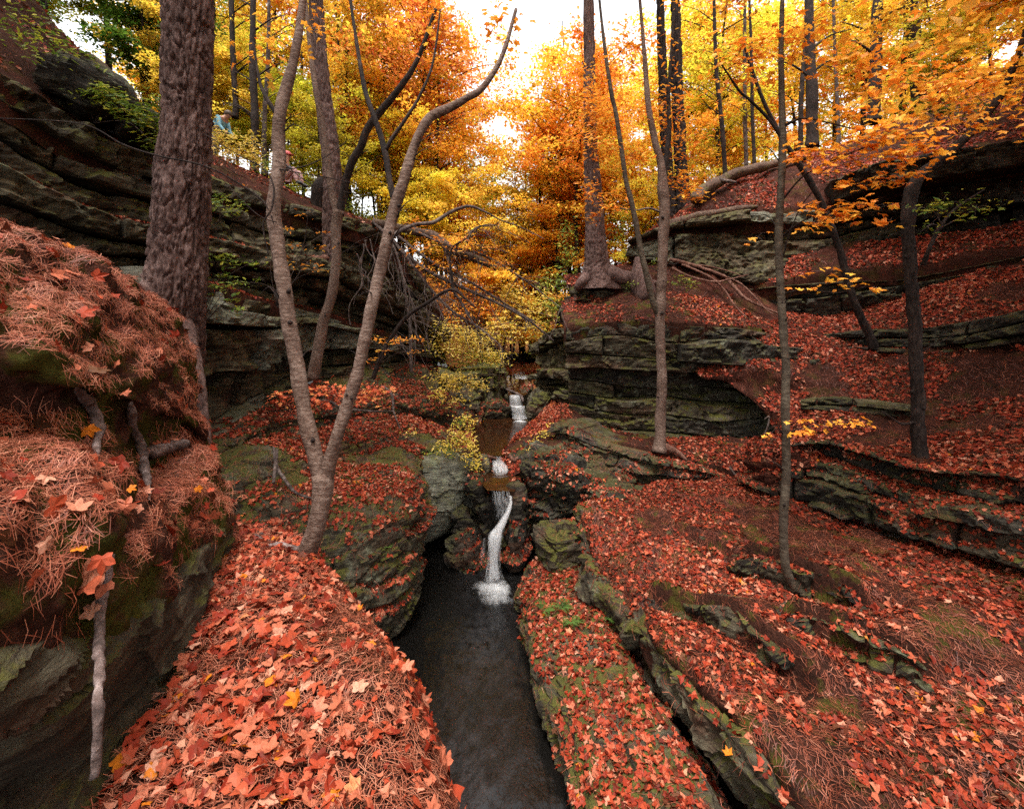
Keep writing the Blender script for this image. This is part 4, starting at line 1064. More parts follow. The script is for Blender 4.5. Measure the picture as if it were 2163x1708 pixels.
ribbon('water_sheet', [(1098, 782, 21.5, 12), (1100, 790, 19.5, 20), (1104, 798, 17.8, 28), (1102, 808, 16.5, 22)], M['fall'], fs, dens=0.3, edge=0.4, dend=[0.2, 0.5, 0.5, 0.1], bulge=-0.02, seed=8)

def snap(pts, zones, lift=0.0):
    """set the distance of path points to that of the surface they lie on (pts: px, py, Y, width)"""
    out = []
    for p in pts:
        best = None
        for zone, G, n in SURF:
            if zone not in zones: continue
            px, py = px_of(G)
            d = (px - p[0]) ** 2 + (py - p[1]) ** 2
            m = d < 9 ** 2
            if m.any():
                y = G[..., 1][m].min()
                best = y if best is None else min(best, y)
        out.append((p[0], p[1], (best if best is not None else p[2]) - lift, p[3]))
    Y = np.array([o[2] for o in out]); Y = np.convolve(np.pad(Y, 1, 'edge'), [.25, .5, .25], 'valid')
    return [(o[0], o[1], y, o[3]) for o, y in zip(out, Y)]

# =================================================================== TREES IN FRONT
def px_tube(pts, seg=12, rough=0.08, seed=0, step=None, radscale=1.0):
    P = line([p[:3] for p in pts])
    R = np.array([p[3] * 0.5 / FPX * p[2] for p in pts]) * radscale
    n = max(6, len(pts) * 6)
    t = np.linspace(0, len(pts) - 1, n)
    P = cr(P, t); R = np.maximum(cr(R[:, None], t)[:, 0], 1e-4)
    return tube(P, float(R.mean()), seg=seg, rough=rough, seed=seed, radii=R, step=step or max(0.02, float(R.mean()) * 0.7))

def limb(name, pts, mat, parent, seg=12, rough=0.08, seed=0):
    v, f = px_tube(pts, seg, rough, seed)
    o = link(name, mk_mesh(name, v, f, [mat]), parent)
    return o

def pine_trunk(name, pts, mat, parent, seed, plates=26, furrow=0.028, flare=None):
    """thick trunk with bark plates cut by furrows"""
    P0 = line([p[:3] for p in pts]); R0 = np.array([p[3] * .5 / FPX * p[2] for p in pts])
    L = plen(P0)
    Rm = R0.mean()
    big_ = P0[:, 1].min() < 6
    nv = int(np.clip(L / (Rm * 0.08), 60, 420 if big_ else 170)); nu = 140 if big_ else 60
    t = np.linspace(0, len(pts) - 1, nv)
    P = cr(P0, t); R = cr(R0[:, None], t)[:, 0]
    th = np.linspace(0, 2 * np.pi, nu)
    ring = np.stack([np.cos(th), np.sin(th), np.zeros(nu)], -1)
    base = P[:, None] + ring[None] * R[:, None, None]
    k = plates / (2 * np.pi * Rm)
    q = np.stack([np.cos(th)[None] * R[:, None] * k, np.sin(th)[None] * R[:, None] * k, base[..., 2] * k * 0.17], -1)
    q = q + 0.55 * np.stack([vnoise(q * .7, seed), vnoise(q * .7, seed + 1), vnoise(q * .7, seed + 2)], -1)
    d1, d2 = worley(q, seed)
    pl = smooth01((d2 - d1) / 0.20)
    ph_ = facets(q + 7.7, seed + 40, 0.3)[0]
    d1b, d2b = worley(q * np.array([1.9, 1.9, 2.8]), seed + 3)
    pl2 = smooth01((d2b - d1b) / 0.4)
    off = furrow * (pl - 1) + furrow * 0.45 * ph_ * pl + furrow * 0.35 * (pl2 - 1) + 0.15 * furrow * fbm(base, 14 / max(Rm, .05) * .2, 3, seed)
    off += 0.04 * Rm * fbm(base, 1.5, 3, seed + 5)
    if flare:
        z0, hgt, amt, dirs = flare
        fz = np.clip(1 - (base[..., 2] - z0) / hgt, 0, 1.1) ** 2
        lob = sum(np.exp(-(((th[None] - a + np.pi) % (2 * np.pi) - np.pi) / wd) ** 2) * s for a, wd, s in dirs)
        off = off + amt * fz * (0.12 + lob)
    G = base + ring[None] * off[..., None]
    G[:, -1] = G[:, 0]
    return link(name, mk_mesh(name, G, grid_faces(nv, nu), [mat]), parent)

def leaves_mesh(name, pos, nrm, size, rnd, mat, parent=None, tmpl='simple', seed=0, spin=None, local=False):
    v, f, a = leaf_geo(pos, nrm, size, rnd, tmpl, seed, spin)
    return link(name, mk_mesh(name, v, f, [mat], False, {'rnd': a}), parent)

def maple_outline(detail=1):
    o = [(-90, .20), (-55, .46), (-28, .66), (-2, .54), (18, .76), (34, .95), (50, .78), (64, .56), (77, .84), (90, 1.08), (103, .84), (116, .56), (130, .78), (146, .95), (162, .76), (182, .54), (208, .66), (235, .46)]
    if detail == 0:
        o = [o[i] for i in (0, 2, 3, 5, 7, 9, 11, 13, 15, 16)]
    return np.array([(r * math.cos(rad(a)), r * math.sin(rad(a))) for a, r in o])
def tmpl_fan(out, curl, fold, twist=0.0):
    c = np.vstack([[(0, -0.02)], out])
    x, y = c[:, 0], c[:, 1]
    z = -curl * (x * x + y * y) + fold * np.abs(x) + twist * x * y
    v = np.stack([x, y, z], -1)
    n = len(out)
    f = np.array([(0, i + 1, (i + 1) % n + 1) for i in range(n)])
    return v, f
CURLS = [(0.28, 0.1, 0.1), (-0.25, 0.15, 0.2), (0.42, 0.35, -0.2), (0.12, -0.2, 0.4), (0.5, 0.1, 0.5)]
TM = {
 'maple': [tmpl_fan(maple_outline(1), *c) for c in CURLS],
 'maple_low': [tmpl_fan(maple_outline(0), *c) for c in CURLS],
 'simple': [(np.array([(0, -.9, 0), (.62, -.05, .12), (0, 1.0, -.15 * s), (-.62, -.05, .12)]), np.array([(0, 1, 2), (0, 2, 3)])) for s in (1, -1, 2)],
 'oval': [(np.array([(0, -.9, 0), (.34, -.25, .1), (.26, .45, .05), (0, 1.0, -.2 * s), (-.26, .45, .05), (-.34, -.25, .1)]), np.array([(0, 1, 2), (0, 2, 3), (0, 3, 4), (0, 4, 5)])) for s in (1, -1)],
 'shard': [(np.array([(-.15, -.6, 0), (.7, -.5, .15), (.35, .15, .05), (.15, 1.0, -.25 * s), (-.5, .45, .15), (-.75, -.2, .2)]), np.array([(0, 1, 2), (0, 2, 3), (0, 3, 4), (0, 4, 5)])) for s in (1, -1, .2)],
}
def frames(nrm, spin):
    n = nrm / np.maximum(np.linalg.norm(nrm, axis=1, keepdims=True), 1e-9)
    h = np.where(np.abs(n[:, :1]) < 0.8, np.array([[1.0, 0, 0]]), np.array([[0, 1.0, 0]]))
    a = np.cross(h, n); a /= np.maximum(np.linalg.norm(a, axis=1, keepdims=True), 1e-9)
    b = np.cross(n, a)
    c, s = np.cos(spin)[:, None], np.sin(spin)[:, None]
    return a * c + b * s, b * c - a * s, n
def leaf_geo(pos, nrm, size, rnd, tmpl, seed=0, spin=None):
    rng = np.random.default_rng(seed)
    m = len(pos)
    if spin is None: spin = rng.uniform(0, 2 * np.pi, m)
    A, B, C = frames(nrm, spin)
    var = TM[tmpl]
    which = rng.integers(0, len(var), m)
    V, Fc, At = [], [], []
    n0 = 0
    for k, (tv, tf) in enumerate(var):
        ix = np.where(which == k)[0]
        if len(ix) == 0: continue
        sx = size[ix] * rng.uniform(0.75, 1.15, len(ix)); sy = size[ix]
        p = pos[ix][:, None] + A[ix][:, None] * (tv[None, :, :1] * sx[:, None, None]) + B[ix][:, None] * (tv[None, :, 1:2] * sy[:, None, None]) + C[ix][:, None] * (tv[None, :, 2:] * sy[:, None, None])
        V.append(p.reshape(-1, 3))
        Fc.append((tf[None] + (np.arange(len(ix)) * len(tv))[:, None, None] + n0).reshape(-1, 3))
        At.append(np.repeat(rnd[ix], len(tv)))
        n0 += len(ix) * len(tv)
    return np.vstack(V), np.vstack(Fc), np.concatenate(At)

# ---- big pine on the left
ZF = W(0, 720, 4.2)[2]
t_pine = t = empty('pine_tree', W(375, 800, 4.3), 'huge straight pine with plated bark on the left bank', 'tree')
pine_trunk('trunk', [(352, 830, 4.35, 100), (363, 720, 4.3, 104), (373, 620, 4.25, 107), (380, 500, 4.25, 104), (388, 380, 4.25, 98), (394, 260, 4.25, 94), (396, 150, 4.25, 93), (399, 0, 4.25, 91), (403, -250, 4.25, 86), (410, -700, 4.25, 76)],
           M['pine_bark'], t, 101, 27, 0.036, (W(0, 720, 4.3)[2], 1.05, 0.30, [(math.pi * 1.05, 0.55, 1.0), (math.pi * 1.6, 0.3, 0.15)]))
limb('root', [(352, 560, 4.25, 40), (330, 592, 4.15, 44), (312, 612, 4.05, 40), (295, 640, 3.9, 34), (280, 690, 3.8, 26)], M['pine_bark'], t, 16, 0.2, 5)
limb('root', [(385, 660, 4.25, 30), (400, 715, 4.1, 28), (415, 770, 3.9, 24), (425, 840, 3.75, 22), (432, 900, 3.66, 21), (437, 960, 3.6, 18), (444, 1010, 3.52, 10)], M['pine_bark'], t, 14, 0.2, 6)

# ---- forked birch
birch1 = empty('birch_tree', W(648, 1178, 3.2), 'forked birch with a curved foot growing from the end of the path', 'tree')
limb('trunk', [(640, 1196, 3.2, 44), (648, 1168, 3.2, 40), (664, 1125, 3.2, 38), (678, 1070, 3.22, 40), (683, 1020, 3.25, 44), (681, 1000, 3.26, 42)], M['birch_bark'], birch1, 24, 0.09, 1)
limb('stem', [(684, 1030, 3.25, 34), (672, 985, 3.27, 33), (657, 930, 3.3, 32), (643, 870, 3.35, 31), (627, 770, 3.4, 31), (612, 690, 3.45, 30), (602, 620, 3.5, 29), (590, 540, 3.55, 28), (580, 470, 3.6, 28), (579, 420, 3.6, 27), (590, 350, 3.65, 26), (588, 290, 3.7, 25), (591, 240, 3.7, 25), (602, 195, 3.75, 22), (622, 120, 3.8, 18), (640, 0, 3.9, 15), (655, -160, 4, 11)], M['birch_bark'], birch1, 22, 0.10, 2)
limb('stem', [(684, 1030, 3.25, 30), (698, 970, 3.25, 29), (714, 915, 3.25, 27), (735, 850, 3.28, 26), (755, 790, 3.3, 25), (768, 730, 3.32, 25), (785, 650, 3.35, 25), (801, 580, 3.4, 24), (818, 510, 3.4, 24), (832, 445, 3.45, 25), (850, 390, 3.45, 23), (870, 325, 3.5, 21), (885, 285, 3.5, 19), (910, 247, 3.55, 19), (950, 228, 3.6, 17), (985, 208, 3.6, 15), (1020, 185, 3.65, 13), (1060, 120, 3.7, 10), (1090, 20, 3.8, 7)], M['birch_bark'], birch1, 22, 0.09, 3)
limb('branch', [(837, 445, 3.45, 15), (829, 410, 3.45, 14), (822, 375, 3.46, 13), (815, 330, 3.48, 13), (805, 290, 3.5, 12), (788, 240, 3.5, 11), (772, 195, 3.55, 10), (758, 120, 3.6, 8), (740, 0, 3.7, 6)], M['dark_bark'], birch1, 12, 0.1, 4)
limb('branch', [(814, 318, 3.48, 9), (830, 290, 3.48, 8), (858, 250, 3.5, 7), (888, 200, 3.55, 6), (915, 130, 3.6, 5), (930, 20, 3.7, 3)], M['dark_bark'], birch1, 10, 0.1, 5)
limb('branch', [(832, 498, 3.42, 10), (850, 485, 3.4, 9), (880, 474, 3.4, 8), (915, 470, 3.42, 8), (940, 455, 3.45, 7.5), (965, 442, 3.5, 7), (995, 436, 3.5, 6), (1030, 450, 3.5, 4), (1060, 466, 3.5, 3), (1100, 480, 3.55, 2.5), (1150, 505, 3.6, 1.6)], M['twig_bark'], birch1, 10, 0.08, 6)
limb('branch', [(582, 238, 3.7, 11), (572, 222, 3.7, 9), (562, 205, 3.7, 8), (548, 170, 3.75, 6), (535, 90, 3.8, 4)], M['dark_bark'], birch1, 10, 0.1, 7)
for i, pts in enumerate([
    [(0, 250, 3.4, 2), (172, 262, 3.4, 2.5), (260, 305, 3.4, 3), (330, 328, 3.4, 3.4), (430, 350, 3.45, 3.6), (500, 385, 3.5, 3.6), (560, 430, 3.55, 4), (580, 480, 3.55, 4)],
    [(430, 282, 3.5, 1.6), (500, 325, 3.5, 2), (555, 355, 3.55, 2.6), (577, 390, 3.55, 3.4), (574, 440, 3.5, 4), (556, 475, 3.5, 3), (568, 540, 3.5, 2.4)],
    [(580, 360, 3.6, 3), (640, 352, 3.6, 2.6), (690, 330, 3.65, 2), (730, 300, 3.7, 1.5)],
    [(578, 355, 3.6, 2.6), (630, 365, 3.6, 2.4), (690, 375, 3.65, 2), (760, 390, 3.7, 1.4)],
    [(600, 345, 3.6, 2.2), (650, 385, 3.6, 2), (700, 400, 3.65, 1.6), (790, 415, 3.7, 1.2)],
    [(585, 470, 3.5, 2.2), (540, 450, 3.5, 1.8), (470, 380, 3.5, 1.4), (430, 360, 3.5, 1)]]):
    limb('branch', pts, M['dark_bark'], birch1, 6, 0.05, 20 + i)
for i, pts in enumerate([
    [(646, 1160, 3.2, 16), (620, 1158, 3.2, 13), (590, 1150, 3.25, 12), (560, 1160, 3.2, 11), (545, 1185, 3.15, 8)],
    [(600, 1152, 3.28, 8), (560, 1140, 3.35, 8), (530, 1128, 3.45, 7), (495, 1132, 3.5, 5)],
    [(515, 1140, 3.42, 7), (540, 1130, 3.45, 9), (555, 1126, 3.45, 5)],
    [(478, 1160, 3.1, 9), (490, 1195, 2.95, 8), (505, 1225, 2.8, 5)]]):
    limb('root', pts, M['root'], birch1, 12, 0.2, 30 + i)
# ---- second crooked tree in front of the straight pine
c2 = empty('crooked_tree', W(668, 790, 8.6), 'thin crooked forked tree in front of the straight pine on the left', 'tree')
limb('trunk', [(660, 800, 8.6, 24), (672, 740, 8.6, 22), (684, 677, 8.6, 21), (699, 630, 8.6, 20), (706, 590, 8.6, 19), (711, 534, 8.6, 19), (709, 490, 8.6, 20), (716, 445, 8.6, 24)], M['birch_bark'], c2, 18, 0.1, 8)
limb('stem', [(718, 455, 8.6, 17), (724, 415, 8.6, 16), (733, 375, 8.55, 16), (745, 340, 8.5, 16), (762, 310, 8.5, 16), (775, 275, 8.5, 15), (800, 240, 8.5, 14), (835, 198, 8.5, 13), (880, 130, 8.5, 10), (920, 20, 8.5, 7)], M['dark_bark'], c2, 16, 0.1, 9)
limb('stem', [(712, 455, 8.6, 15), (700, 400, 8.6, 15), (694, 350, 8.6, 14), (685, 290, 8.6, 14), (676, 240, 8.6, 13), (668, 195, 8.6, 12), (655, 100, 8.7, 9), (640, -60, 8.8, 6)], M['birch_bark'], c2, 16, 0.1, 10)
# ---- straight pine behind it
p2 = empty('pine_tree', W(697, 548, 10.2), 'straight grey pine on the left cliff behind the crooked tree', 'tree')
pine_trunk('trunk', [(699, 570, 10.3, 32), (698, 530, 10.3, 33), (700, 470, 10.3, 38), (703, 400, 10.3, 40), (699, 330, 10.3, 39), (690, 260, 10.3, 37), (682, 195, 10.3, 35), (674, 100, 10.3, 32), (664, -50, 10.3, 28), (650, -300, 10.3, 22)], M['pine_bark'], p2, 102, 22, 0.03)
limb('root', [(692, 545, 10.2, 16), (670, 548, 10.0, 16), (640, 552, 9.7, 12), (612, 560, 9.4, 8)], M['root_red'], p2, 12, 0.2, 11)
# broken stump beside it
st = empty('tree_stump', W(668, 470, 11.6), 'dark broken stump leaning by the straight pine on the cliff', 'stump')
limb('stump', [(668, 475, 11.6, 34), (672, 440, 11.6, 34), (680, 400, 11.6, 34), (692, 382, 11.6, 30)], M['dark_bark'], st, 18, 0.3, 12)
# ---- lone pine on its pedestal
p3 = empty('pine_tree', W(1262, 600, 12.3), 'lone pine with spreading foot on a rock pedestal right of the gorge', 'tree')
pine_trunk('trunk', [(1262, 612, 12.3, 66), (1261, 580, 12.3, 60), (1260, 545, 12.3, 52), (1257, 500, 12.3, 44), (1255, 440, 12.3, 40), (1251, 380, 12.3, 36), (1248, 300, 12.3, 31), (1246, 200, 12.3, 28), (1244, 60, 12.3, 24), (1240, -200, 12.3, 18)],
           M['pine_bark'], p3, 103, 24, 0.035, (W(0, 600, 12.3)[2], 0.7, 0.25, [(0.0, 0.5, 1.2), (math.pi * 1.1, 0.5, 0.7), (math.pi * 1.5, .4, .5)]))
limb('root', [(1285, 575, 12.2, 34), (1310, 585, 12.1, 30), (1335, 588, 12.1, 24), (1365, 595, 12.1, 16), (1400, 600, 12, 9)], M['pine_bark'], p3, 14, 0.25, 13)
limb('root', [(1240, 585, 12.1, 26), (1225, 600, 12.0, 22), (1216, 612, 12.0, 14)], M['pine_bark'], p3, 12, 0.25, 14)
s2 = empty('tree_stump', W(1362, 600, 11.9), 'flared grey stump between the lone pine and the crooked birch', 'stump')
limb('stump', [(1362, 640, 11.7, 40), (1358, 610, 11.9, 44), (1352, 575, 12.0, 30), (1350, 545, 12.1, 18)], M['pine_bark'], s2, 18, 0.3, 15)
# ---- crooked birch right
b2 = empty('birch_tree', W(1395, 945, 9.1), 'crooked slender birch rising in front of the tall black wall on the right', 'tree')
limb('trunk', [(1392, 955, 9.0, 34), (1394, 925, 9.05, 24), (1396, 870, 9.1, 22), (1398, 816, 9.1, 21), (1397, 770, 9.1, 21), (1394, 700, 9.1, 20), (1395, 655, 9.1, 21), (1397, 610, 9.1, 21), (1399, 560, 9.1, 19), (1401, 500, 9.1, 21), (1404, 448, 9.1, 22), (1401, 405, 9.1, 23), (1397, 350, 9.1, 17), (1384, 300, 9.1, 14), (1372, 240, 9.1, 12), (1367, 195, 9.1, 11), (1360, 100, 9.1, 8), (1348, -40, 9.1, 5)], M['birch_bark'], b2, 18, 0.13, 16)
limb('stem', [(1403, 410, 9.1, 15), (1403, 365, 9.1, 12), (1409, 318, 9.1, 11), (1414, 265, 9.1, 10), (1412, 195, 9.1, 8), (1420, 80, 9.1, 6), (1424, -40, 9.1, 4)], M['dark_bark'], b2, 12, 0.12, 17)
limb('stem', [(1394, 668, 9.1, 14), (1380, 640, 9.05, 13), (1368, 590, 9.0, 13), (1353, 525, 9, 12), (1342, 465, 9, 11), (1332, 420, 9, 11), (1322, 380, 9, 10), (1311, 304, 9, 10), (1300, 235, 9, 9), (1291, 195, 9, 9), (1276, 90, 9, 7), (1262, -40, 9, 4)], M['sap_bark'], b2, 12, 0.1, 18)
limb('branch', [(1395, 448, 9.1, 5), (1370, 440, 9.0, 4), (1345, 444, 9.0, 3), (1310, 440, 9, 2)], M['twig_bark'], b2, 8, 0.1, 19)
limb('root', [(1394, 940, 9.05, 18), (1412, 946, 9.0, 15), (1432, 955, 8.95, 10), (1450, 972, 8.85, 6)], M['root_red'], b2, 10, 0.2, 20)
# ---- slim sapling on the terrace
sp = empty('maple_sapling', W(1695, 1258, 5.2), 'slim grey-green maple sapling curving up from the leaf terrace', 'tree')
limb('trunk', [(1705, 1262, 5.2, 26), (1690, 1253, 5.2, 22), (1671, 1225, 5.2, 18), (1658, 1187, 5.2, 17), (1655, 1094, 5.2, 16.5), (1661, 1000, 5.2, 16.5), (1660, 925, 5.2, 16), (1659, 853, 5.2, 16), (1660, 779, 5.22, 16), (1656, 720, 5.25, 15.5), (1650, 629, 5.3, 15), (1645, 521, 5.3, 15), (1647, 448, 5.3, 14.5), (1651, 376, 5.3, 14), (1653, 290, 5.3, 14), (1651, 195, 5.3, 12), (1650, 90, 5.3, 10), (1655, -60, 5.3, 7)], M['sap_bark'], sp, 20, 0.07, 21)
SPB = [[(1650, 290, 5.3, 8), (1632, 262, 5.3, 7), (1609, 236, 5.3, 6), (1580, 208, 5.3, 5.5), (1560, 190, 5.3, 5), (1520, 130, 5.3, 3)],
 [(1655, 268, 5.3, 7), (1672, 258, 5.2, 5), (1700, 250, 5.1, 4), (1760, 262, 5, 3), (1850, 285, 4.9, 2)],
 [(1655, 420, 5.3, 4), (1700, 370, 5.1, 3.4), (1780, 330, 4.9, 3), (1870, 300, 4.8, 2.4), (1960, 290, 4.7, 1.8)],
 [(1652, 500, 5.3, 4), (1690, 470, 5.1, 3.4), (1760, 440, 4.95, 3), (1850, 430, 4.85, 2)],
 [(1655, 540, 5.3, 3), (1665, 500, 5.25, 2.5), (1690, 440, 5.2, 2), (1720, 400, 5.1, 1.6)],
 [(1655, 620, 5.3, 3), (1700, 612, 5.1, 2.6), (1770, 618, 5, 2), (1830, 605, 4.9, 1.6)],
 [(1662, 915, 5.2, 3), (1690, 905, 5.1, 2.5), (1750, 895, 5, 2), (1820, 890, 4.95, 1.5)],
 [(1658, 925, 5.2, 2.5), (1640, 905, 5.2, 2), (1622, 925, 5.2, 1.6), (1605, 935, 5.2, 1)]]
for i, pts in enumerate(SPB): limb('branch', pts, M['dark_bark'], sp, 8, 0.08, 40 + i)
# ---- slanting dark tree and right edge tree
sl = empty('slanting_tree', W(1841, 725, 9.4), 'thin dark tree leaning left behind the sapling on the right hillside', 'tree')
limb('trunk', [(1846, 735, 9.4, 20), (1836, 705, 9.4, 16), (1819, 672, 9.4, 15), (1800, 625, 9.4, 14), (1786, 575, 9.4, 14), (1775, 532, 9.4, 13), (1755, 478, 9.4, 13), (1736, 430, 9.4, 12), (1711, 383, 9.4, 12), (1688, 348, 9.4, 11), (1663, 310, 9.4, 10), (1630, 250, 9.4, 8), (1605, 195, 9.4, 7), (1570, 90, 9.4, 5)], M['dark_bark'], sl, 14, 0.1, 50)
rt = empty('dark_tree', W(1943, 965, 6.5), 'dark rough trunk near the right edge, bending right at its top', 'tree')
limb('trunk', [(1952, 985, 6.4, 42), (1943, 945, 6.5, 29), (1939, 880, 6.5, 25), (1938, 816, 6.5, 24), (1934, 740, 6.5, 24), (1930, 666, 6.5, 24), (1925, 593, 6.5, 23), (1920, 521, 6.5, 23), (1918, 460, 6.5, 24), (1926, 402, 6.5, 25), (1950, 365, 6.5, 22), (1975, 345, 6.5, 20), (2010, 318, 6.5, 19), (2060, 270, 6.5, 17), (2120, 190, 6.5, 14), (2170, 60, 6.5, 11)], M['dark_bark'], rt, 22, 0.16, 51)
limb('branch', [(1950, 560, 6.5, 10), (1965, 520, 6.4, 8), (1985, 480, 6.4, 7), (2020, 440, 6.4, 5), (2080, 400, 6.4, 3)], M['dark_bark'], rt, 8, 0.1, 52)
limb('branch', [(1935, 890, 6.5, 6), (1905, 895, 6.4, 5), (1880, 880, 6.4, 4), (1862, 868, 6.4, 3)], M['dark_bark'], rt, 8, 0.1, 53)
# ---- dark double trunk behind the right birch
dp = empty('pine_tree', W(1425, 400, 15), 'dark twin-trunked pine behind the crooked birch on the right hill', 'tree')
pine_trunk('trunk', [(1448, 480, 15, 44), (1442, 420, 15, 34), (1437, 340, 15, 27), (1434, 260, 15, 26), (1431, 195, 15, 25), (1428, 60, 15, 21), (1424, -120, 15, 16)], M['dark_bark'], dp, 104, 18, 0.05)
pine_trunk('trunk', [(1420, 470, 15.1, 28), (1414, 400, 15.1, 24), (1408, 320, 15.1, 23), (1403, 250, 15.1, 21), (1401, 195, 15.1, 21), (1396, 60, 15.1, 18), (1390, -120, 15.1, 13)], M['dark_bark'], dp, 105, 16, 0.05)
# ---- fallen log and roots on the right
lg = empty('fallen_log', W(1560, 385, 13.6), 'long fallen log lying along the crest of the upper right cliff', 'log')
limb('log', [(1468, 425, 13.3, 27), (1482, 406, 13.4, 27), (1515, 386, 13.5, 24), (1545, 371, 13.6, 21), (1580, 360, 13.7, 19), (1620, 351, 13.8, 17), (1665, 338, 13.9, 18), (1700, 333, 14, 12)], M['log'], lg, 20, 0.22, 60)
limb('branch_stub', [(1520, 380, 13.4, 9), (1540, 383, 13.2, 8), (1555, 385, 13.1, 5)], M['twig_bark'], lg, 8, 0.15, 61)
l2 = empty('fallen_log', W(1440, 455, 13), 'smooth fallen trunk wedged on the leafy edge under the long log', 'log')
limb('log', [(1402, 482, 12.9, 22), (1440, 466, 12.8, 20), (1500, 453, 12.8, 16), (1560, 442, 12.8, 14), (1600, 436, 12.8, 6)], M['log'], l2, 16, 0.18, 62)
rts = empty('tree_roots', W(1540, 610, 11.9), 'tangle of bare roots running down from the lone pine across the leaves', 'roots')
for i, pts in enumerate([
    [(1414, 548, 12.6, 14), (1470, 562, 12.4, 12), (1526, 582, 12.1, 11), (1550, 605, 11.8, 11), (1573, 629, 11.6, 10), (1610, 648, 11.4, 9), (1645, 662, 11.2, 6)],
    [(1440, 558, 12.5, 8), (1500, 585, 12.1, 7), (1530, 612, 11.8, 6), (1548, 640, 11.5, 6), (1568, 662, 11.2, 5), (1600, 690, 10.9, 3)],
    [(1420, 566, 12.4, 9), (1460, 585, 12.1, 8), (1510, 595, 11.9, 6), (1540, 590, 11.8, 5), (1580, 580, 11.9, 3)],
    [(1526, 582, 12.05, 6), (1560, 596, 11.8, 6), (1590, 622, 11.5, 5), (1620, 655, 11.1, 4), (1645, 668, 11, 3)],
    [(1440, 560, 12.45, 6), (1480, 560, 12.4, 5), (1530, 570, 12.2, 4), (1565, 582, 12, 3)]]):
    limb('root', [(a_, b_, c_, d_ * .62) for a_, b_, c_, d_ in pts], M['root_red'], rts, 10, 0.25, 70 + i)
def add_twigs(root, path, n_, seed, mat, knots=True):
    r = np.random.default_rng(seed)
    P_ = np.array(path, float)
    for k in range(n_):
        t_ = r.uniform(0.15, 0.98) * (len(P_) - 1); i = int(t_); f_ = t_ - i
        a_ = P_[i] * (1 - f_) + P_[min(i + 1, len(P_) - 1)] * f_
        sg = r.choice([-1, 1]); L = r.uniform(20, 90)
        pts = [(a_[0] + sg * a_[3] * .3, a_[1], a_[2] - .01, max(2.2, a_[3] * .16)), (a_[0] + sg * L * .45, a_[1] - L * r.uniform(-.1, .5), a_[2] + r.normal(0, .08), 1.8), (a_[0] + sg * L, a_[1] - L * r.uniform(-.2, .7), a_[2] + r.normal(0, .15), 0.9)]
        limb('twig', pts, mat, root, 5, 0.05, seed + k)
    for k in range(n_ // 2 if knots else 0):
        t_ = r.uniform(0.02, 0.9) * (len(P_) - 1); i = int(t_); f_ = t_ - i
        a_ = P_[i] * (1 - f_) + P_[min(i + 1, len(P_) - 1)] * f_
        sg = r.uniform(-.42, .42); w_ = a_[3] * r.uniform(.25, .4)
        q = (a_[0] + sg * a_[3], a_[1], a_[2] - .5 * a_[3] / FPX * a_[2] * math.sqrt(max(0, 1 - 4 * sg * sg)))
        limb('knot', [(q[0], q[1] - w_ * .5, q[2] + .004, w_ * .3), (q[0], q[1], q[2], w_), (q[0] + 1, q[1] + w_ * .5, q[2] + .004, w_ * .3)], mat, root, 8, .3, seed + 50 + k)
add_twigs(birch1, [(672, 985, 3.27, 33), (643, 870, 3.35, 31), (612, 690, 3.45, 30), (590, 540, 3.55, 28), (580, 440, 3.6, 27), (590, 320, 3.7, 25), (602, 195, 3.75, 22)], 8, 401, M['dark_bark'])
add_twigs(birch1, [(714, 915, 3.25, 27), (755, 790, 3.3, 25), (785, 650, 3.35, 25), (818, 510, 3.4, 24), (850, 390, 3.45, 23), (885, 285, 3.5, 19), (985, 208, 3.6, 15)], 9, 402, M['dark_bark'])
add_twigs(c2, [(684, 677, 8.6, 21), (711, 534, 8.6, 19), (733, 375, 8.55, 16), (800, 240, 8.5, 14)], 7, 403, M['dark_bark'])
add_twigs(b2, [(1396, 870, 9.1, 22), (1397, 770, 9.1, 21), (1395, 655, 9.1, 21), (1401, 500, 9.1, 21), (1397, 350, 9.1, 17)], 8, 404, M['dark_bark'])
add_twigs(sp, [(1655, 1094, 5.2, 16), (1661, 925, 5.2, 16), (1656, 720, 5.2, 15), (1647, 448, 5.3, 14), (1651, 250, 5.3, 13)], 10, 405, M['dark_bark'])
add_twigs(rt, [(1939, 880, 6.5, 29), (1930, 666, 6.5, 28), (1920, 521, 6.5, 27), (1926, 402, 6.5, 29)], 8, 406, M['dark_bark'])
# roots and sticks on the near bank
bank_roots = [('grey root hanging down the soil face beside a flat root shelf', [(276, 850, 2.02, 6), (277, 868, 2.02, 14), (280, 895, 1.98, 16), (289, 920, 1.96, 16), (300, 950, 1.95, 17), (305, 985, 1.94, 17), (312, 1020, 1.92, 12), (316, 1055, 1.92, 4)]),
  ('forked grey root at the left edge of the soil face', [(160, 815, 1.60, 8), (172, 830, 1.60, 16), (188, 850, 1.60, 20), (204, 875, 1.6, 24), (208, 910, 1.6, 20), (204, 945, 1.6, 12), (206, 985, 1.6, 4)]),
  ('thick horizontal root carrying a heap of leaves on the bank', [(312, 955, 2.12, 20), (335, 952, 2.12, 26), (360, 945, 2.15, 26), (385, 938, 2.2, 20), (397, 935, 2.3, 10)]),
  ('knobby grey root standing in the lower left corner', [(240, 1170, 1.36, 5), (228, 1215, 1.33, 16), (215, 1270, 1.30, 18), (210, 1340, 1.26, 18), (208, 1420, 1.22, 20), (206, 1520, 1.18, 18), (200, 1640, 1.14, 16)])]
for i, (lb, pts) in enumerate(bank_roots):
    v, f = px_tube(snap(pts, ('bank',), 0.004), 16, 0.34, 90 + i)
    tag(link('root', mk_mesh('root', v, f, [M['root']])), lb, 'root')
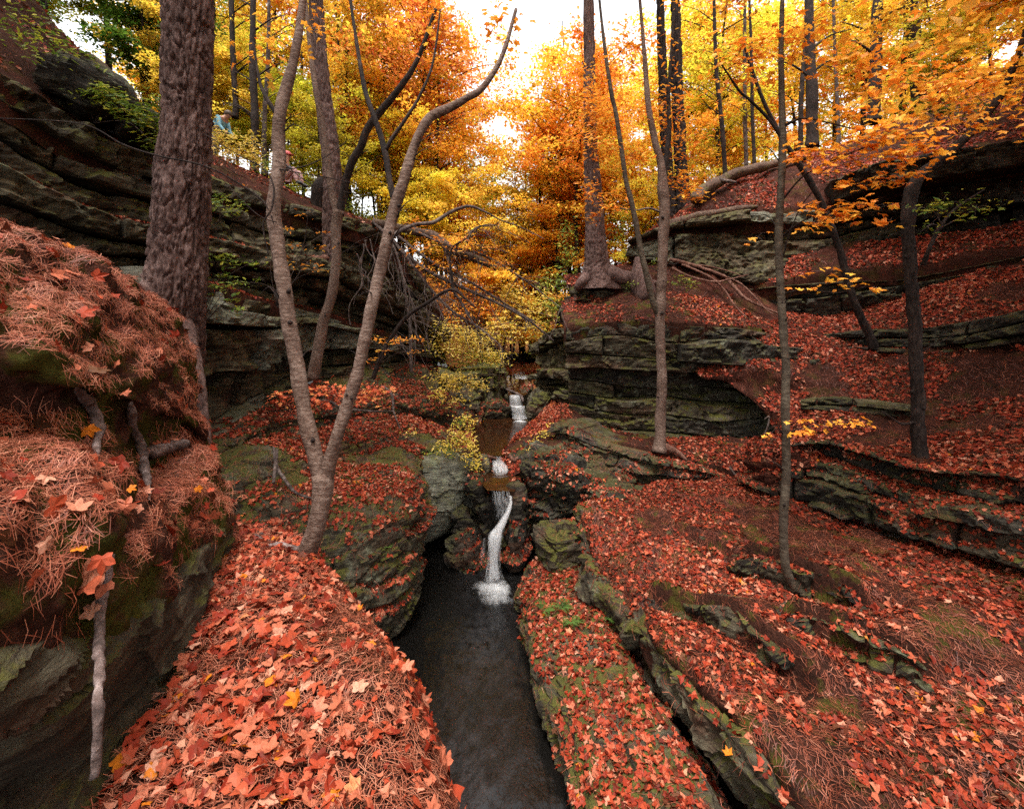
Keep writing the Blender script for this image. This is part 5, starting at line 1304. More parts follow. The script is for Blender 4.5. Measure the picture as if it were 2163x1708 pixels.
for i, pts in enumerate([[(465, 1085, 5.7, 3), (560, 1060, 5.9, 3)], [(560, 1070, 5.6, 2.5), (595, 1100, 5.5, 3), (615, 1135, 5.4, 2)]]):
    pass
for i, (lb, pts) in enumerate([
  ('bent dead stick on the leaves below the red maple on the left', [(676, 845, 9.2, 4), (700, 850, 8.9, 7), (730, 862, 8.7, 6), (780, 868, 8.6, 4), (830, 868, 8.7, 3)]),
  ('pale forked stick hanging over the leaf ledge on the left', [(810, 815, 9.9, 4), (828, 835, 9.6, 6), (832, 870, 9.3, 4), (845, 905, 9.2, 3)]),
  ('dead root curling over the mossy step behind the birch', [(578, 945, 6.9, 6), (585, 985, 6.6, 7), (600, 1010, 6.4, 7), (625, 1040, 6.2, 6), (660, 1052, 6.15, 4)]),
  ('straight dead root on the left leaf ledge behind the birch', [(585, 950, 6.9, 6), (582, 980, 6.6, 8), (578, 1020, 6.3, 6)]),
  ('short red-brown stick at the edge of the upper pool', [(1020, 962, 9.5, 5), (1035, 965, 9.4, 6), (1050, 968, 9.35, 4)]),
  ('chunky log end beside the short cascade', [(1078, 962, 9.5, 7), (1085, 972, 9.3, 8), (1092, 968, 9.3, 7), (1100, 962, 9.4, 5)]),
  ('driftwood branch across the head of the upper waterfall', [(1070, 822, 14.2, 4), (1085, 828, 13.9, 5), (1100, 836, 13.6, 6), (1105, 848, 13.4, 5)]),
  ('dead stick leaning out of the leaf saddle on the right', [(1540, 985, 8.7, 4), (1555, 1005, 8.6, 5), (1565, 1018, 8.5, 3)]),
  ('bare pale twig curving over the leaves on the right', [(1615, 885, 8.5, 2), (1625, 880, 8.5, 3), (1620, 905, 8.5, 3), (1608, 925, 8.5, 2)])]):
    v, f = px_tube(pts, 9, 0.15, 120 + i)
    tag(link('stick', mk_mesh('stick', v, f, [M['root_red'] if i in (4, 5) else M['twig_bark']])), lb, 'stick')

# ---- fallen tree top with drooping twigs over the gorge
ft = empty('fallen_tree', W(850, 480, 11.5), 'fallen bare tree top drooping its twigs across the middle of the gorge', 'fallen tree')
limb('trunk', [(790, 470, 11.9, 18), (840, 480, 11.7, 17), (880, 490, 11.6, 17), (920, 500, 11.5, 18), (955, 528, 11.4, 18), (990, 540, 11.4, 17), (1020, 553, 11.4, 15), (1049, 568, 11.4, 12)], M['log'], ft, 16, 0.15, 80)
rng = np.random.default_rng(5)
main = [
 [(800, 480, 11.7, 8), (850, 530, 11.5, 7), (900, 570, 11.4, 7), (960, 600, 11.3, 7), (1040, 635, 11.3, 6), (1110, 672, 11.4, 5), (1170, 720, 11.6, 3)],
 [(810, 485, 11.7, 7), (860, 545, 11.4, 6), (905, 605, 11.3, 6), (960, 660, 11.2, 5), (1010, 690, 11.1, 4), (1056, 728, 11.1, 3)],
 [(830, 490, 11.6, 7), (880, 530, 11.5, 6), (930, 565, 11.4, 6), (1000, 600, 11.4, 5), (1080, 650, 11.5, 4), (1130, 680, 11.6, 2)],
 [(930, 505, 11.4, 8), (945, 540, 11.3, 8), (952, 575, 11.2, 8), (958, 612, 11.1, 7), (975, 640, 11.1, 5), (1010, 700, 11.0, 3)],
 [(880, 490, 11.5, 6), (950, 520, 11.2, 5), (1010, 535, 11.2, 5), (1060, 560, 11.2, 4), (1120, 600, 11.3, 3), (1190, 655, 11.5, 2)],
 [(955, 525, 11.2, 5), (985, 500, 11.1, 5), (1010, 480, 11.1, 4), (1050, 475, 11.1, 2)],
 [(790, 470, 11.8, 6), (830, 520, 11.5, 6), (850, 580, 11.3, 5), (870, 640, 11.2, 4), (880, 700, 11.1, 2)]]
for i, pts in enumerate(main): limb('branch', pts, M['twig_bark'], ft, 8, 0.08, 82 + i)
tw = Bag()
for pts in main + [[(958, 612, 10, 0), (870, 659, 10, 0), (824, 723, 10, 0)]]:
    P = resample(line([p[:3] for p in pts]), 60)
    for k in range(44):
        s = P[int(rng.integers(6, 60))]
        L = rng.uniform(0.4, 1.5)
        d = np.array([rng.normal(0.35, 0.6), rng.normal(-0.1, 0.4), rng.uniform(-1.0, 0.35)])
        d /= np.linalg.norm(d)
        q = [s]
        for j in range(5):
            d = d + np.array([0.05, 0, -0.16]) + rng.normal(0, 0.14, 3); d /= np.linalg.norm(d)
            q.append(q[-1] + d * L / 5)
        v, f = tube(np.array(q), 0.009, 0.003, 4, step=0.1)
        tw.add(v, f)
tag(tw.build('twigs', M['twig_bark'], ft), None, None, None, 'stuff')
ar = empty('arched_tree', W(668, 790, 9.3), 'dark arched sapling bowing over to the right above the red leaf ledge', 'tree')
limb('trunk', [(788, 800, 9.3, 10), (800, 765, 9.3, 9.5), (815, 735, 9.3, 9), (828, 712, 9.3, 9), (845, 685, 9.25, 8.5), (870, 660, 9.2, 8), (905, 638, 9.2, 7.5), (935, 618, 9.2, 7), (958, 612, 9.2, 6), (980, 628, 9.2, 4), (1005, 650, 9.2, 3)], M['dark_bark'], ar, 12, 0.1, 95)
limb('branch', [(957, 612, 9.2, 6), (954, 580, 9.2, 5), (950, 545, 9.2, 4), (958, 520, 9.2, 3), (985, 505, 9.2, 2)], M['dark_bark'], ar, 8, 0.1, 96)
th = empty('thin_sapling', W(869, 780, 11.5), 'thin upright stem on the red ledge left of the yellow shrub', 'tree')
limb('trunk', [(869, 785, 11.5, 8), (868, 740, 11.5, 7.5), (866, 690, 11.5, 7), (860, 640, 11.5, 6), (852, 600, 11.5, 5), (848, 560, 11.5, 3)], M['twig_bark'], th, 10, 0.08, 97)
rtw = empty('tree_roots', W(800, 580, 10.8), 'pale hanging rootlets under the left cliff edge beside the straight pine', 'roots')
for i in range(9):
    x0 = rng.uniform(745, 830); y0 = rng.uniform(500, 540); Y0 = 10.6 + (x0 - 745) / 85 * 1.2
    pts = [(x0, y0, Y0, 3.4)]
    for j in range(6):
        pts.append((pts[-1][0] + rng.normal(4, 9), pts[-1][1] + rng.uniform(12, 32), Y0 - 0.08 * j, 3.0 - 0.4 * j))
    limb('root', pts, M['twig_bark'], rtw, 6, 0.1, 130 + i)
# =================================================================== FALLEN LEAVES AND NEEDLES
# zone: leaves per m2, leaf half-size, noise scale and threshold of the drifts, least upness, needles per m2, needle length, label of the drift
Z = {
 'trail': (980, .032, 1.3, -1.1, .15, 4200, .085, 'red and pink maple leaves littering the path', 'on the path by the forked birch'),
 'bank': (85, .036, 2.0, -.5, .1, 9500, .085, 'few dry leaves caught in the needles of the left bank', 'caught on the needle bank at the left'),
 'left_strip': (420, .045, 1.0, -.5, .5, 300, .12, 'leaves on the narrow steps of the left cliff', ''),
 'left_top': (60, .05, .8, -.1, .3, 20, .12, 'leaves strewn on top of the left cliff', ''),
 'left_mass': (1050, .040, 0.75, -.48, .60, 300, .12, 'red leaves heaped on the stepped ledges left of the pool', 'on the left leaf ledges'),
 'boulder': (350, .04, 2, -.1, .55, 0, .1, 'leaves on the mossy boulder', ''),
 'boulder2': (650, .04, 2, -.3, .45, 0, .1, 'leaves on the rocks along the stream', ''),
 'fall_rock': (700, .04, 2, -.25, .25, 0, .1, 'wet leaves stuck to the rocks beside the lower fall', ''),
 'low_ledge': (850, .040, 1.0, -.6, .55, 300, .11, 'pale red leaves carpeting the low ledge beside the pool', 'on the low ferny ledge'),
 'block': (600, .04, 1.4, -.25, .72, 200, .1, 'leaves on the flat tops of the two mossy blocks', ''),
 'terrace': (640, .037, 1.0, -.42, .40, 1500, .09, 'red leaves and needles covering the broad right terrace', 'on the broad right terrace'),
  'bed': (900, .036, 1.0, -.6, .45, 300, .09, 'leaves lying on the low rock beds of the terrace', ''),
 'rim': (420, .038, 1.0, -.3, .66, 200, .12, 'leaves on the rounded rim of the terrace', 'on the rim of the right terrace'),
 'wall_top': (560, .040, 1.2, -.5, .5, 100, .12, 'leaves on top of the undercut wall', ''),
 'pool_path': (800, .042, 1.2, -.6, .3, 0, .12, 'bright red leaves along the upper pool', ''),
 'step': (480, .042, 1.0, -.5, .4, 300, .12, 'orange leaves on the step behind the crooked birch', ''),
 'wall_ledge': (420, .045, .9, -.15, .4, 400, .12, 'leaves and needles on top of the tall black wall', ''),
 'hillside': (580, .045, .9, -.48, .10, 300, .12, 'red leaves covering the right hillside', ''),
 'leaf_band': (400, .05, .8, -.4, .3, 100, .12, 'pink leaves on the band below the upper cliff', ''),
 'right_top': (320, .05, .8, -.3, .3, 100, .12, 'leaves on the right hill top', ''),
 'pine_foot': (330, .05, .8, -.2, .3, 200, .12, 'leaves among the roots of the lone pine', ''),
 'valley': (22, .10, .4, -.5, .2, 0, .12, 'leaf carpet of the valley far behind', ''),
}
rng = np.random.default_rng(77)
def sample(G, n, dens, upmin, nsc, nth, seed, upsoft=0.15, margin=260):
    C = (G[:-1, :-1] + G[1:, 1:] + G[1:, :-1] + G[:-1, 1:]) / 4
    A = np.linalg.norm(np.cross(G[1:, 1:] - G[:-1, :-1], G[1:, :-1] - G[:-1, 1:]), axis=-1) / 2
    nm = n[:-1, :-1]
    m = smooth01((nm[..., 2] - upmin) / upsoft)
    m = m * smooth01((fbm(C, nsc, 4, seed) - nth) / 0.35)
    px, py = px_of(C)
    m = m * ((px > -margin) & (px < 2163 + margin) & (py > -300) & (py < 1708 + 300) & (C[..., 1] > 0.8))
    lam = (A * dens * m).ravel()
    k = rng.poisson(lam)
    ix = np.repeat(np.arange(len(k)), k)
    if len(ix) == 0: return np.zeros((0, 3)), np.zeros((0, 3))
    nu = G.shape[1] - 1
    r, c = ix // nu, ix % nu
    a, b = rng.uniform(0, 1, (2, len(ix), 1))
    p = G[r, c] * (1 - a) * (1 - b) + G[r, c + 1] * a * (1 - b) + G[r + 1, c] * (1 - a) * b + G[r + 1, c + 1] * a * b
    return p, nm[r, c]

NL = {k_: 'dry reddish pine needles ' + v_ for k_, v_ in dict(bank='thatching the left bank', trail='matted over the path', left_strip='on the narrow steps of the left cliff', left_top='on top of the left cliff',
  left_mass='strewn over the stepped ledges left of the pool', low_ledge='on the low ferny ledge beside the pool', block='on the two mossy blocks', terrace='covering the broad right terrace', rim='on the rounded terrace rim', bed='on the low rock beds of the terrace',
  wall_top='on the undercut wall', step='on the step behind the crooked birch', wall_ledge='on top of the tall black wall', hillside='on the right hillside', leaf_band='below the upper right cliff', right_top='on the right hill top', pine_foot='at the foot of the lone pine').items()}
LE = {}; NE = {}
for zone, G, n in SURF:
    ld, ls, nsc, nth, up, nd, nl, lb, pl_ = Z[zone]
    sd = abs(hash(zone)) % 1000 if False else sum(map(ord, zone))
    p, m = sample(G, n, ld, up, nsc, nth, sd)
    LE.setdefault(zone, []).append((p, m))
    if nd:
        p, m = sample(G, n, nd, up - 0.25, nsc * 0.8, nth - 0.55, sd + 3)
        if zone == 'bank':      # the soil face stays nearly bare, the shelf carries tufts
            nzz = vnoise(p * 3.1, 3) * .5 + .5
            keepm = (rng.random(len(p)) < np.where(m[:, 2] > .42, 1.0, .12)) & ((nzz > .45) | (m[:, 2] > .55))
            p, m = p[keepm], m[keepm]
        NE.setdefault(zone, []).append((p, m))
cand = []
for zone, L in LE.items():
    ld, ls, nsc, nth, up, nd, nl, lb, pl_ = Z[zone]
    p = np.vstack([a for a, _ in L]); m = np.vstack([b for _, b in L])
    k = len(p)
    if not k: continue
    size = ls * np.exp(rng.normal(-0.04, 0.34, k))
    rnd = np.clip(rng.beta(1.5, 1.8, k) + 0.20 * fbm(p, 0.8, 3, 5) + {'trail': .09, 'low_ledge': .05, 'pool_path': .10}.get(zone, 0), 0, 1)
    rnd = np.where((rnd > .955) & (rng.random(k) < .75), rnd * .8, rnd)
    if zone == 'trail':      # needles win on the sloping shoulder
        kk = rng.random(k) < np.where(px_of(p)[0] > 700 + 0.12 * (px_of(p)[1] - 1300), .38, 1); p, m, size, rnd = p[kk], m[kk], size[kk], rnd[kk]; k = len(p)
    size = np.minimum(size, ls * 1.45)
    tilt = m + rng.normal(0, 0.46, (k, 3))
    p = p + m * (0.006 + 0.022 * rng.random((k, 1)))
    px, py = px_of(p)
    app = size / p[:, 1]
    LE[zone] = [p, tilt, size, rnd]
    if pl_:
        inside = (px > 60) & (px < 2110) & (py > 180) & (py < 1640)
        for i in np.where(inside & (app > np.quantile(app, .6)))[0]: cand.append((app[i], zone, i))
cand.sort(reverse=True)
picked = {}
for a, zone, i in cand[:285]: picked.setdefault(zone, []).append(i)
def tone(r): return 'dark brown' if r < .2 else 'deep red' if r < .5 else 'red' if r < .72 else 'pinkish red' if r < .86 else 'pale pink' if r < .94 else 'orange'
VAR = {}
def leaf_variant(r, k):
    key = (round(r * 14), k)
    if key not in VAR:
        tv, tf = TM['maple'][k]
        VAR[key] = mk_mesh('maple_leaf', tv, tf, [M['fallen']], False, {'rnd': np.full(len(tv), key[0] / 14)})
    return VAR[key]
def place_leaf(name, me, p, nrm, size, spin, parent=None):
    A, B, C = frames(np.array([nrm]), np.array([spin]))
    o = bpy.data.objects.new(name, me)
    col.objects.link(o)
    mt = Matrix(((A[0][0], B[0][0], C[0][0], p[0]), (A[0][1], B[0][1], C[0][1], p[1]), (A[0][2], B[0][2], C[0][2], p[2]), (0, 0, 0, 1)))
    mt = mt @ Matrix.Scale(size, 4)
    if parent is not None:
        o.parent = parent
        mt = Matrix.Translation(-Vector(parent.location)) @ mt
    o.matrix_basis = mt
    return o
for zone, L in LE.items():
    if isinstance(L, list) and len(L) == 4 and isinstance(L[0], np.ndarray):
        p, tilt, size, rnd = L
        ids = picked.get(zone, [])
        pl_ = Z[zone][8]
        for i in ids:
            k = int(rng.integers(len(CURLS)))
            r = rnd[i]
            px, py = px_of(p[i])
            where = pl_
            if zone == 'trail':
                where = 'at the near end of the path' if py > 1500 else 'in the middle of the path' if py > 1260 else 'on the far end of the path'
                if px > 740: where = 'on the sloping right shoulder of the path'
            if zone == 'bank':
                where = 'on the upper needle bank below the big pine' if py < 840 else 'on the mossy shelf of the left bank'
            if zone == 'terrace':
                where = 'on the near right terrace' if py > 1400 else 'on the middle right terrace'
            big_ = 'large ' if size[i] > ls * 1.25 else 'small ' if size[i] < ls * .8 else ''
            if zone == 'trail' and 'shoulder' not in where:
                where += ', left side' if px < 330 else ', right side' if px > 560 else ', mid-way across'
            elif zone == 'trail':
                where += ', lower down' if py > 1450 else ', higher up'
            elif zone == 'terrace':
                where += ', toward the rim' if px < 1650 else ', toward the right edge' if px > 1900 else ''
            o = place_leaf('fallen_leaf', leaf_variant(tone_r := (round(r * 14) / 14), k), p[i] + np.array([0, 0, .006]), tilt[i], size[i] * 1.02, rng.uniform(0, 6.28))
            lab = f'{big_}{tone(tone_r)} maple leaf lying {where}'
            tag(o, lab, 'leaf', lab + ' and its likes')
        keep = np.ones(len(p), bool); keep[ids] = False
        p, tilt, size, rnd = p[keep], tilt[keep], size[keep], rnd[keep]
        near = p[:, 1] < 6.2
        bag_v, bag_f, bag_a, n0 = [], [], [], 0
        for msk, kinds in ((near, ('maple_low', 'shard')), (~near, ('shard', 'simple'))):
            ii = np.where(msk)[0]
            h = len(ii) * 6 // 10
            rng.shuffle(ii)
            for part_, tm_ in ((ii[:h], kinds[0]), (ii[h:], kinds[1])):
                if len(part_) == 0: continue
                v, f, a = leaf_geo(p[part_], tilt[part_], size[part_] * (1.0 if tm_ == 'maple_low' else .85), rnd[part_], tm_, 3)
                bag_v.append(v); bag_f.append(f + n0); bag_a.append(a); n0 += len(v)
        if n0:
            o = link('leaf_litter', mk_mesh('leaf_litter', np.vstack(bag_v), np.vstack(bag_f), [M['fallen']], False, {'rnd': np.concatenate(bag_a)}))
            tag(o, Z[zone][7], None, None, 'stuff')
for zone, L in NE.items():
    p = np.vstack([a for a, _ in L]); m = np.vstack([b for _, b in L])
    k = len(p)
    if not k: continue
    nl = Z[zone][6]
    clump = vnoise(p * 12, 6) * 0.9 + vnoise(p * 2.0, 8) * 1.4
    down = np.stack([m[:, 0], m[:, 1], np.zeros(k)], 1)
    down_a = np.arctan2(down[:, 1], down[:, 0])
    A, B, C = frames(m, np.zeros(k))
    dl_ = -np.array([0, 0, 1.0]) + m * m[:, 2:]
    dl_ /= np.maximum(np.linalg.norm(dl_, axis=1, keepdims=True), 1e-3)
    th = clump + rng.normal(0, 0.75, k)
    d = A * np.cos(th)[:, None] + B * np.sin(th)[:, None] + 0.9 * dl_ * (1 - m[:, 2:]) + C * rng.normal(0.03, 0.09, (k, 1))
    d /= np.linalg.norm(d, axis=1, keepdims=True)
    w = np.cross(d, C); w /= np.maximum(np.linalg.norm(w, axis=1, keepdims=True), 1e-6)
    L_ = nl * rng.uniform(0.6, 1.25, (k, 1)); wd = 0.0011 * np.clip(p[:, 1:2] / 2.2, 1, 2.0)
    bend = C * rng.uniform(0.0, 0.10, (k, 1)) * L_ + w * rng.normal(0, .12, (k, 1)) * L_
    p = p + m * rng.uniform(0.002, 0.016, (k, 1))
    s0, s1, s2 = p - d * L_ / 2, p + bend, p + d * L_ / 2
    far_ = p[:, 1] > 4.6       # beyond a few metres one straight sliver is enough
    Vf = np.stack([s0 - w * wd, s0 + w * wd, s2 + w * wd * .5, s2 - w * wd * .5], 1)[far_].reshape(-1, 3)
    s0, s1, s2, w, wd = s0[~far_], s1[~far_], s2[~far_], w[~far_], wd[~far_]
    V = np.stack([s0 - w * wd, s0 + w * wd, s1 - w * wd, s1 + w * wd, s2 - w * wd * .5, s2 + w * wd * .5], 1).reshape(-1, 3)
    b = (np.arange(len(s0)) * 6)[:, None]
    Fq = np.vstack([b + np.array([[0, 1, 3, 2]]), b + np.array([[2, 3, 5, 4]])])
    nq = len(V); Fq = np.vstack([Fq, np.arange(len(Vf)).reshape(-1, 4) + nq]); V = np.vstack([V, Vf])
    rr = np.clip(rng.normal(.62 if zone in ('bank', 'trail') else .36, .24, k) + .15 * vnoise(p * 3, 2), 0, 1)
    tag(link('pine_needles', mk_mesh('pine_needles', V, Fq, [M['needle']], False, {'rnd': np.concatenate([np.repeat(rr[~far_], 6), np.repeat(rr[far_], 4)])})),
        NL[zone], None, None, 'stuff')

# the few big leaves one notices on the left bank
def bank_leaf(px, py, size, r, lab, spin=None):
    q = snap([(px, py, 1.6, 1)] * 3, ('bank',), 0.02)[1]
    o = place_leaf('fallen_leaf', leaf_variant(r, int(rng.integers(len(CURLS)))), W(q[0], q[1], q[2]), np.array([.35, -.75, .65]) + rng.normal(0, .2, 3), size, spin if spin is not None else rng.uniform(0, 6.28))
    tag(o, lab, 'leaf', 'big leaves on the left bank')
for a_ in [(186, 905, .042, 1.0, 'bright orange maple leaf at the left edge of the soil face'), (176, 660, .048, .60, 'big red maple leaf on the needles at the upper left edge'), (190, 735, .034, .86, 'pale curled leaf below the big red one on the needles'),
   (245, 770, .030, .82, 'narrow pinkish leaf in the middle of the needle slope'), (262, 830, .034, .78, 'curled pink leaf at the lower edge of the needle slope'), (200, 1200, .060, .84, 'largest pale pink leaf of the heap above the corner root'), (225, 1228, .055, .80, 'pinkish leaf on the right of the heap above the corner root'),
   (180, 1240, .055, .74, 'red-pink leaf at the bottom left of the heap above the corner root'), (215, 1180, .045, .66, 'red leaf at the top of the heap above the corner root'), (196, 1290, .040, .93, 'orange-red leaf hanging under the heap by the corner root'),
   (430, 1012, .032, .80, 'crisp pink leaf on the far end of the mossy shelf'), (445, 1035, .030, .66, 'red leaf at the far edge of the mossy shelf'), (418, 1030, .030, 1.0, 'orange leaf on the far end of the mossy shelf'), (296, 1072, .028, .84, 'pale dry leaf in the middle of the mossy shelf'),
   (275, 1030, .022, 1.0, 'small orange leaf stuck below the grey hanging root'), (335, 938, .03, .82, 'pink leaf on the flat root shelf, left of three'), (352, 934, .03, .7, 'red leaf on the flat root shelf, middle of three'), (368, 930, .03, .85, 'pale leaf on the flat root shelf, right of three')]:
    bank_leaf(*a_)

# =================================================================== SPRAYS OF LEAVES, SHRUBS, FERNS
def cluster_pts(cl, seed, flat_=0.35):
    """cl: (px, py, Y, rx px, ry px, count)"""
    r = np.random.default_rng(seed)
    Pp = []
    for px, py, Y, rx, ry, n_ in cl:
        c = W(px, py, Y); ax = rx / FPX * Y; az = ry / FPX * Y
        q = r.normal(0, 0.5, (n_, 3)) * np.array([ax, max(ax * 0.6, az), az])
        # leaves gather in flat layers
        if flat_ > 0:
            st = max(az * flat_, 0.06)
            q[:, 2] = np.where(r.random(n_) < .7, np.round(q[:, 2] / st) * st + r.normal(0, st * .16, n_) - 0.12 * np.abs(q[:, 0]), q[:, 2])
        Pp.append(c + q)
    return np.vstack(Pp)

def plant(name, label, cat, base, clusters, mat, size, seed, tmpl='maple_low', individual=0, flat_=0.35, stem_r=0.008, tilt=0.35, root=None, group=None, twig=6):
    t = root or empty(name, W(*base), label, cat, group)
    r = np.random.default_rng(seed)
    p = cluster_pts(clusters, seed, flat_)
    k = len(p)
    nrm = np.array([0, -0.25, 1.0]) + r.normal(0, tilt, (k, 3))
    sz = size * np.exp(r.normal(0, .22, k)); rn = r.random(k)
    rest = np.ones(k, bool)
    if individual:
        order = np.argsort(-sz / p[:, 1])[:individual]
        rest[order] = False
        tv_ = {}
        for i in order:
            q = int(r.integers(len(CURLS))); qq = round(rn[i] * 6)
            if (q, qq) not in tv_:
                v, f = TM['maple'][q]
                tv_[(q, qq)] = mk_mesh('leaf', v, f, [mat], False, {'rnd': np.full(len(v), qq / 6)})
            place_leaf('leaf', tv_[(q, qq)], p[i], nrm[i], sz[i], r.uniform(0, 6.28), t)
    if rest.any():
        v, f, a = leaf_geo(p[rest], nrm[rest], sz[rest], rn[rest], tmpl, seed)
        o = link('foliage', mk_mesh('foliage', v, f, [mat], False, {'rnd': a}), t)
        o['kind'] = 'stuff'
    if root is None or twig:
        bg_ = Bag()
        b0 = W(*base)
        for px, py, Y, rx, ry, n_ in clusters:
            c = W(px, py, Y)
            md = (b0 + c) / 2 + np.array([r.normal(0, .05), r.normal(0, .05), 0.15 * np.linalg.norm(c - b0)])
            if root is None:
                v, f = tube(resample(np.array([b0, md, c]), 12), stem_r, stem_r * .4, 5, step=0.12); bg_.add(v, f)
            for j in range(twig):
                e = c + r.normal(0, .5, 3) * np.array([rx, rx * .6, ry]) / FPX * Y
                v, f = tube(resample(np.array([c, (c + e) / 2 + np.array([0, 0, .02]), e]), 6), stem_r * .45, stem_r * .2, 4, step=0.1); bg_.add(v, f)
        if bg_.n: bg_.build('stems', M['twig_bark'], t)['kind'] = 'stuff'
    return t

# orange maple sprays of the slim sapling (leaves near enough to pick out one by one)
if 0: plant("spray", None, None, (1655, 420, 5.3), [
  (1720, 615 - 12, 5.0, 1, 1, 1)] , M['spray_orange'], 0.05, 1, root=sp, twig=0)
plant('spray', None, None, (1655, 450, 5.3), [
  (1700, 320, 5.0, 60, 22, 46), (1760, 345, 4.9, 60, 24, 46), (1820, 300, 4.8, 70, 26, 60), (1880, 270, 4.7, 60, 26, 50), (1900, 330, 4.7, 60, 22, 46), (1960, 300, 4.6, 50, 30, 46),
  (1790, 240, 4.9, 70, 22, 40), (1720, 440, 5.0, 34, 14, 20), (1765, 455, 4.95, 60, 12, 40), (1800, 430, 4.9, 50, 14, 24), (1850, 435, 4.8, 30, 10, 10), (1880, 470, 4.8, 20, 12, 6), (1710, 480, 5.0, 30, 12, 12),
  (1790, 385, 4.9, 40, 12, 14), (1870, 385, 4.8, 50, 12, 20), (1930, 365, 4.7, 50, 14, 22), (1600, 500, 5.1, 18, 30, 4), (1740, 575, 5.0, 40, 8, 10), (1790, 600, 5.0, 40, 8, 12), (1850, 610, 4.9, 20, 8, 5), (1700, 610, 5, 40, 8, 6)],
  M['spray_orange'], 0.056, 2, 'maple', individual=290, root=sp, flat_=0.4, twig=3, tilt=0.3, stem_r=0.006)
plant('spray', None, None, (1662, 915, 5.2), [(1705, 910, 5.05, 24, 9, 14), (1760, 893, 5, 40, 8, 16), (1815, 893, 4.95, 22, 10, 14), (1690, 888, 5.05, 24, 6, 6), (1620, 925, 5.2, 16, 8, 6)], M['spray_orange'], 0.042, 3, 'maple', root=sp, twig=2, stem_r=0.005)
plant('spray', None, None, (1655, 100, 5.3), [(1560, 120, 5.3, 90, 60, 120), (1700, 80, 5.3, 110, 60, 160), (1830, 130, 5.0, 120, 60, 170), (1970, 160, 4.8, 100, 60, 130), (2080, 220, 4.7, 80, 70, 120)], M['spray_orange'], 0.056, 4, 'maple_low', root=sp, twig=4, stem_r=0.006)
# leaves of the crooked birch
plant('spray', None, None, (1395, 300, 9.1), [(1270, 300, 9.4, 60, 40, 200), (1330, 330, 9.4, 60, 40, 220), (1300, 420, 9.5, 55, 26, 120), (1240, 400, 9.6, 30, 30, 90), (1440, 380, 9.5, 40, 26, 130), (1450, 300, 9.6, 60, 40, 200), (1380, 260, 9.4, 60, 40, 200), (1460, 410, 9.5, 36, 18, 90),
  (1280, 220, 9.4, 70, 36, 200), (1420, 215, 9.4, 70, 36, 200), (1340, 130, 9.4, 120, 60, 300), (1250, 250, 11.6, 26, 44, 420), (1248, 190, 11.6, 36, 40, 300), (1255, 455, 9.6, 22, 14, 40), (1295, 440, 9, 40, 10, 40)], M['spray_orange'], 0.062, 5, 'oval', root=b2, twig=5, stem_r=0.008)
plant('spray', None, None, (620, 100, 3.8), [(560, 100, 4.0, 70, 50, 60), (680, 60, 4.0, 80, 50, 70), (900, 60, 3.9, 100, 50, 80), (1060, 60, 3.9, 60, 50, 50)], M['spray_orange'], 0.04, 6, 'maple_low', root=birch1, twig=4, stem_r=0.005)
plant('sapling', 'small sapling with sparse yellow-orange leaves behind the left birch stem', 'sapling', (585, 650, 6.4), [(612, 482, 6.0, 26, 6, 16), (590, 515, 6.1, 14, 20, 10), (690, 520, 6, 30, 8, 10), (640, 560, 6.1, 40, 12, 18), (600, 540, 6.1, 30, 10, 12), (625, 520, 6.1, 40, 8, 16), (680, 570, 6.2, 30, 8, 10), (650, 455, 6.1, 30, 10, 12), (690, 490, 6.1, 20, 6, 8)], M['spray_orange'], 0.034, 7, 'oval')
plant('sapling', 'leafy yellow-green sapling beside the big pine trunk', 'sapling', (424, 690, 4.6), [(450, 540, 4.5, 30, 12, 36), (490, 550, 4.5, 34, 12, 40), (530, 555, 4.5, 26, 8, 20), (470, 580, 4.5, 24, 10, 26), (460, 605, 4.5, 34, 10, 36), (505, 598, 4.5, 24, 8, 20), (440, 620, 4.5, 18, 8, 16), (490, 632, 4.5, 16, 8, 12), (502, 652, 4.5, 20, 10, 16), (545, 590, 4.5, 16, 5, 8)], M['spray_green'], 0.034, 8, 'oval', stem_r=0.004)
plant('maple_sapling', 'low red-orange maple seedling spreading over the ledge behind the forked birch', 'sapling', (700, 862, 8.4), [(590, 838, 7.9, 30, 14, 34), (640, 828, 8.0, 40, 18, 60), (700, 822, 8.1, 44, 16, 70), (760, 825, 8.2, 50, 14, 70), (800, 822, 8.3, 40, 12, 40), (680, 850, 8.0, 40, 10, 36), (760, 845, 8.1, 40, 10, 30)], M['spray_red'], 0.055, 9, 'maple_low', flat_=0.5)
plant('sapling', 'small twiggy sapling with pale orange leaves under the arched stem', 'sapling', (800, 770, 9.2), [(800, 715, 9.0, 26, 6, 30), (845, 718, 9.0, 34, 6, 36), (810, 740, 9.0, 20, 5, 12), (870, 716, 9.0, 26, 6, 20), (880, 745, 9, 20, 5, 12), (780, 760, 9, 22, 6, 16)], M['spray_orange'], 0.045, 10, 'oval')
plant('shrub', 'yellow-green feathery shrub hanging over the gorge left of the stream', 'shrub', (930, 770, 15), [(960, 700, 14.6, 50, 24, 520), (1000, 715, 14.8, 50, 22, 480), (950, 735, 14.4, 50, 20, 480), (1010, 745, 15, 44, 20, 400), (1045, 755, 15.4, 30, 18, 280), (920, 690, 14.2, 30, 20, 120), (985, 770, 15, 40, 16, 160), (900, 730, 14, 24, 16, 90)], M['spray_yellow'], 0.055, 11, 'oval', flat_=0.3)
plant('shrub', 'dark yellow-green undergrowth below the feathery shrub', 'shrub', (960, 800, 15), [(990, 745, 14.9, 50, 20, 160), (1030, 770, 15.4, 40, 16, 130), (960, 765, 14.6, 50, 18, 150), (1000, 800, 15, 40, 14, 100)], M['spray_green'], 0.055, 12, 'oval')
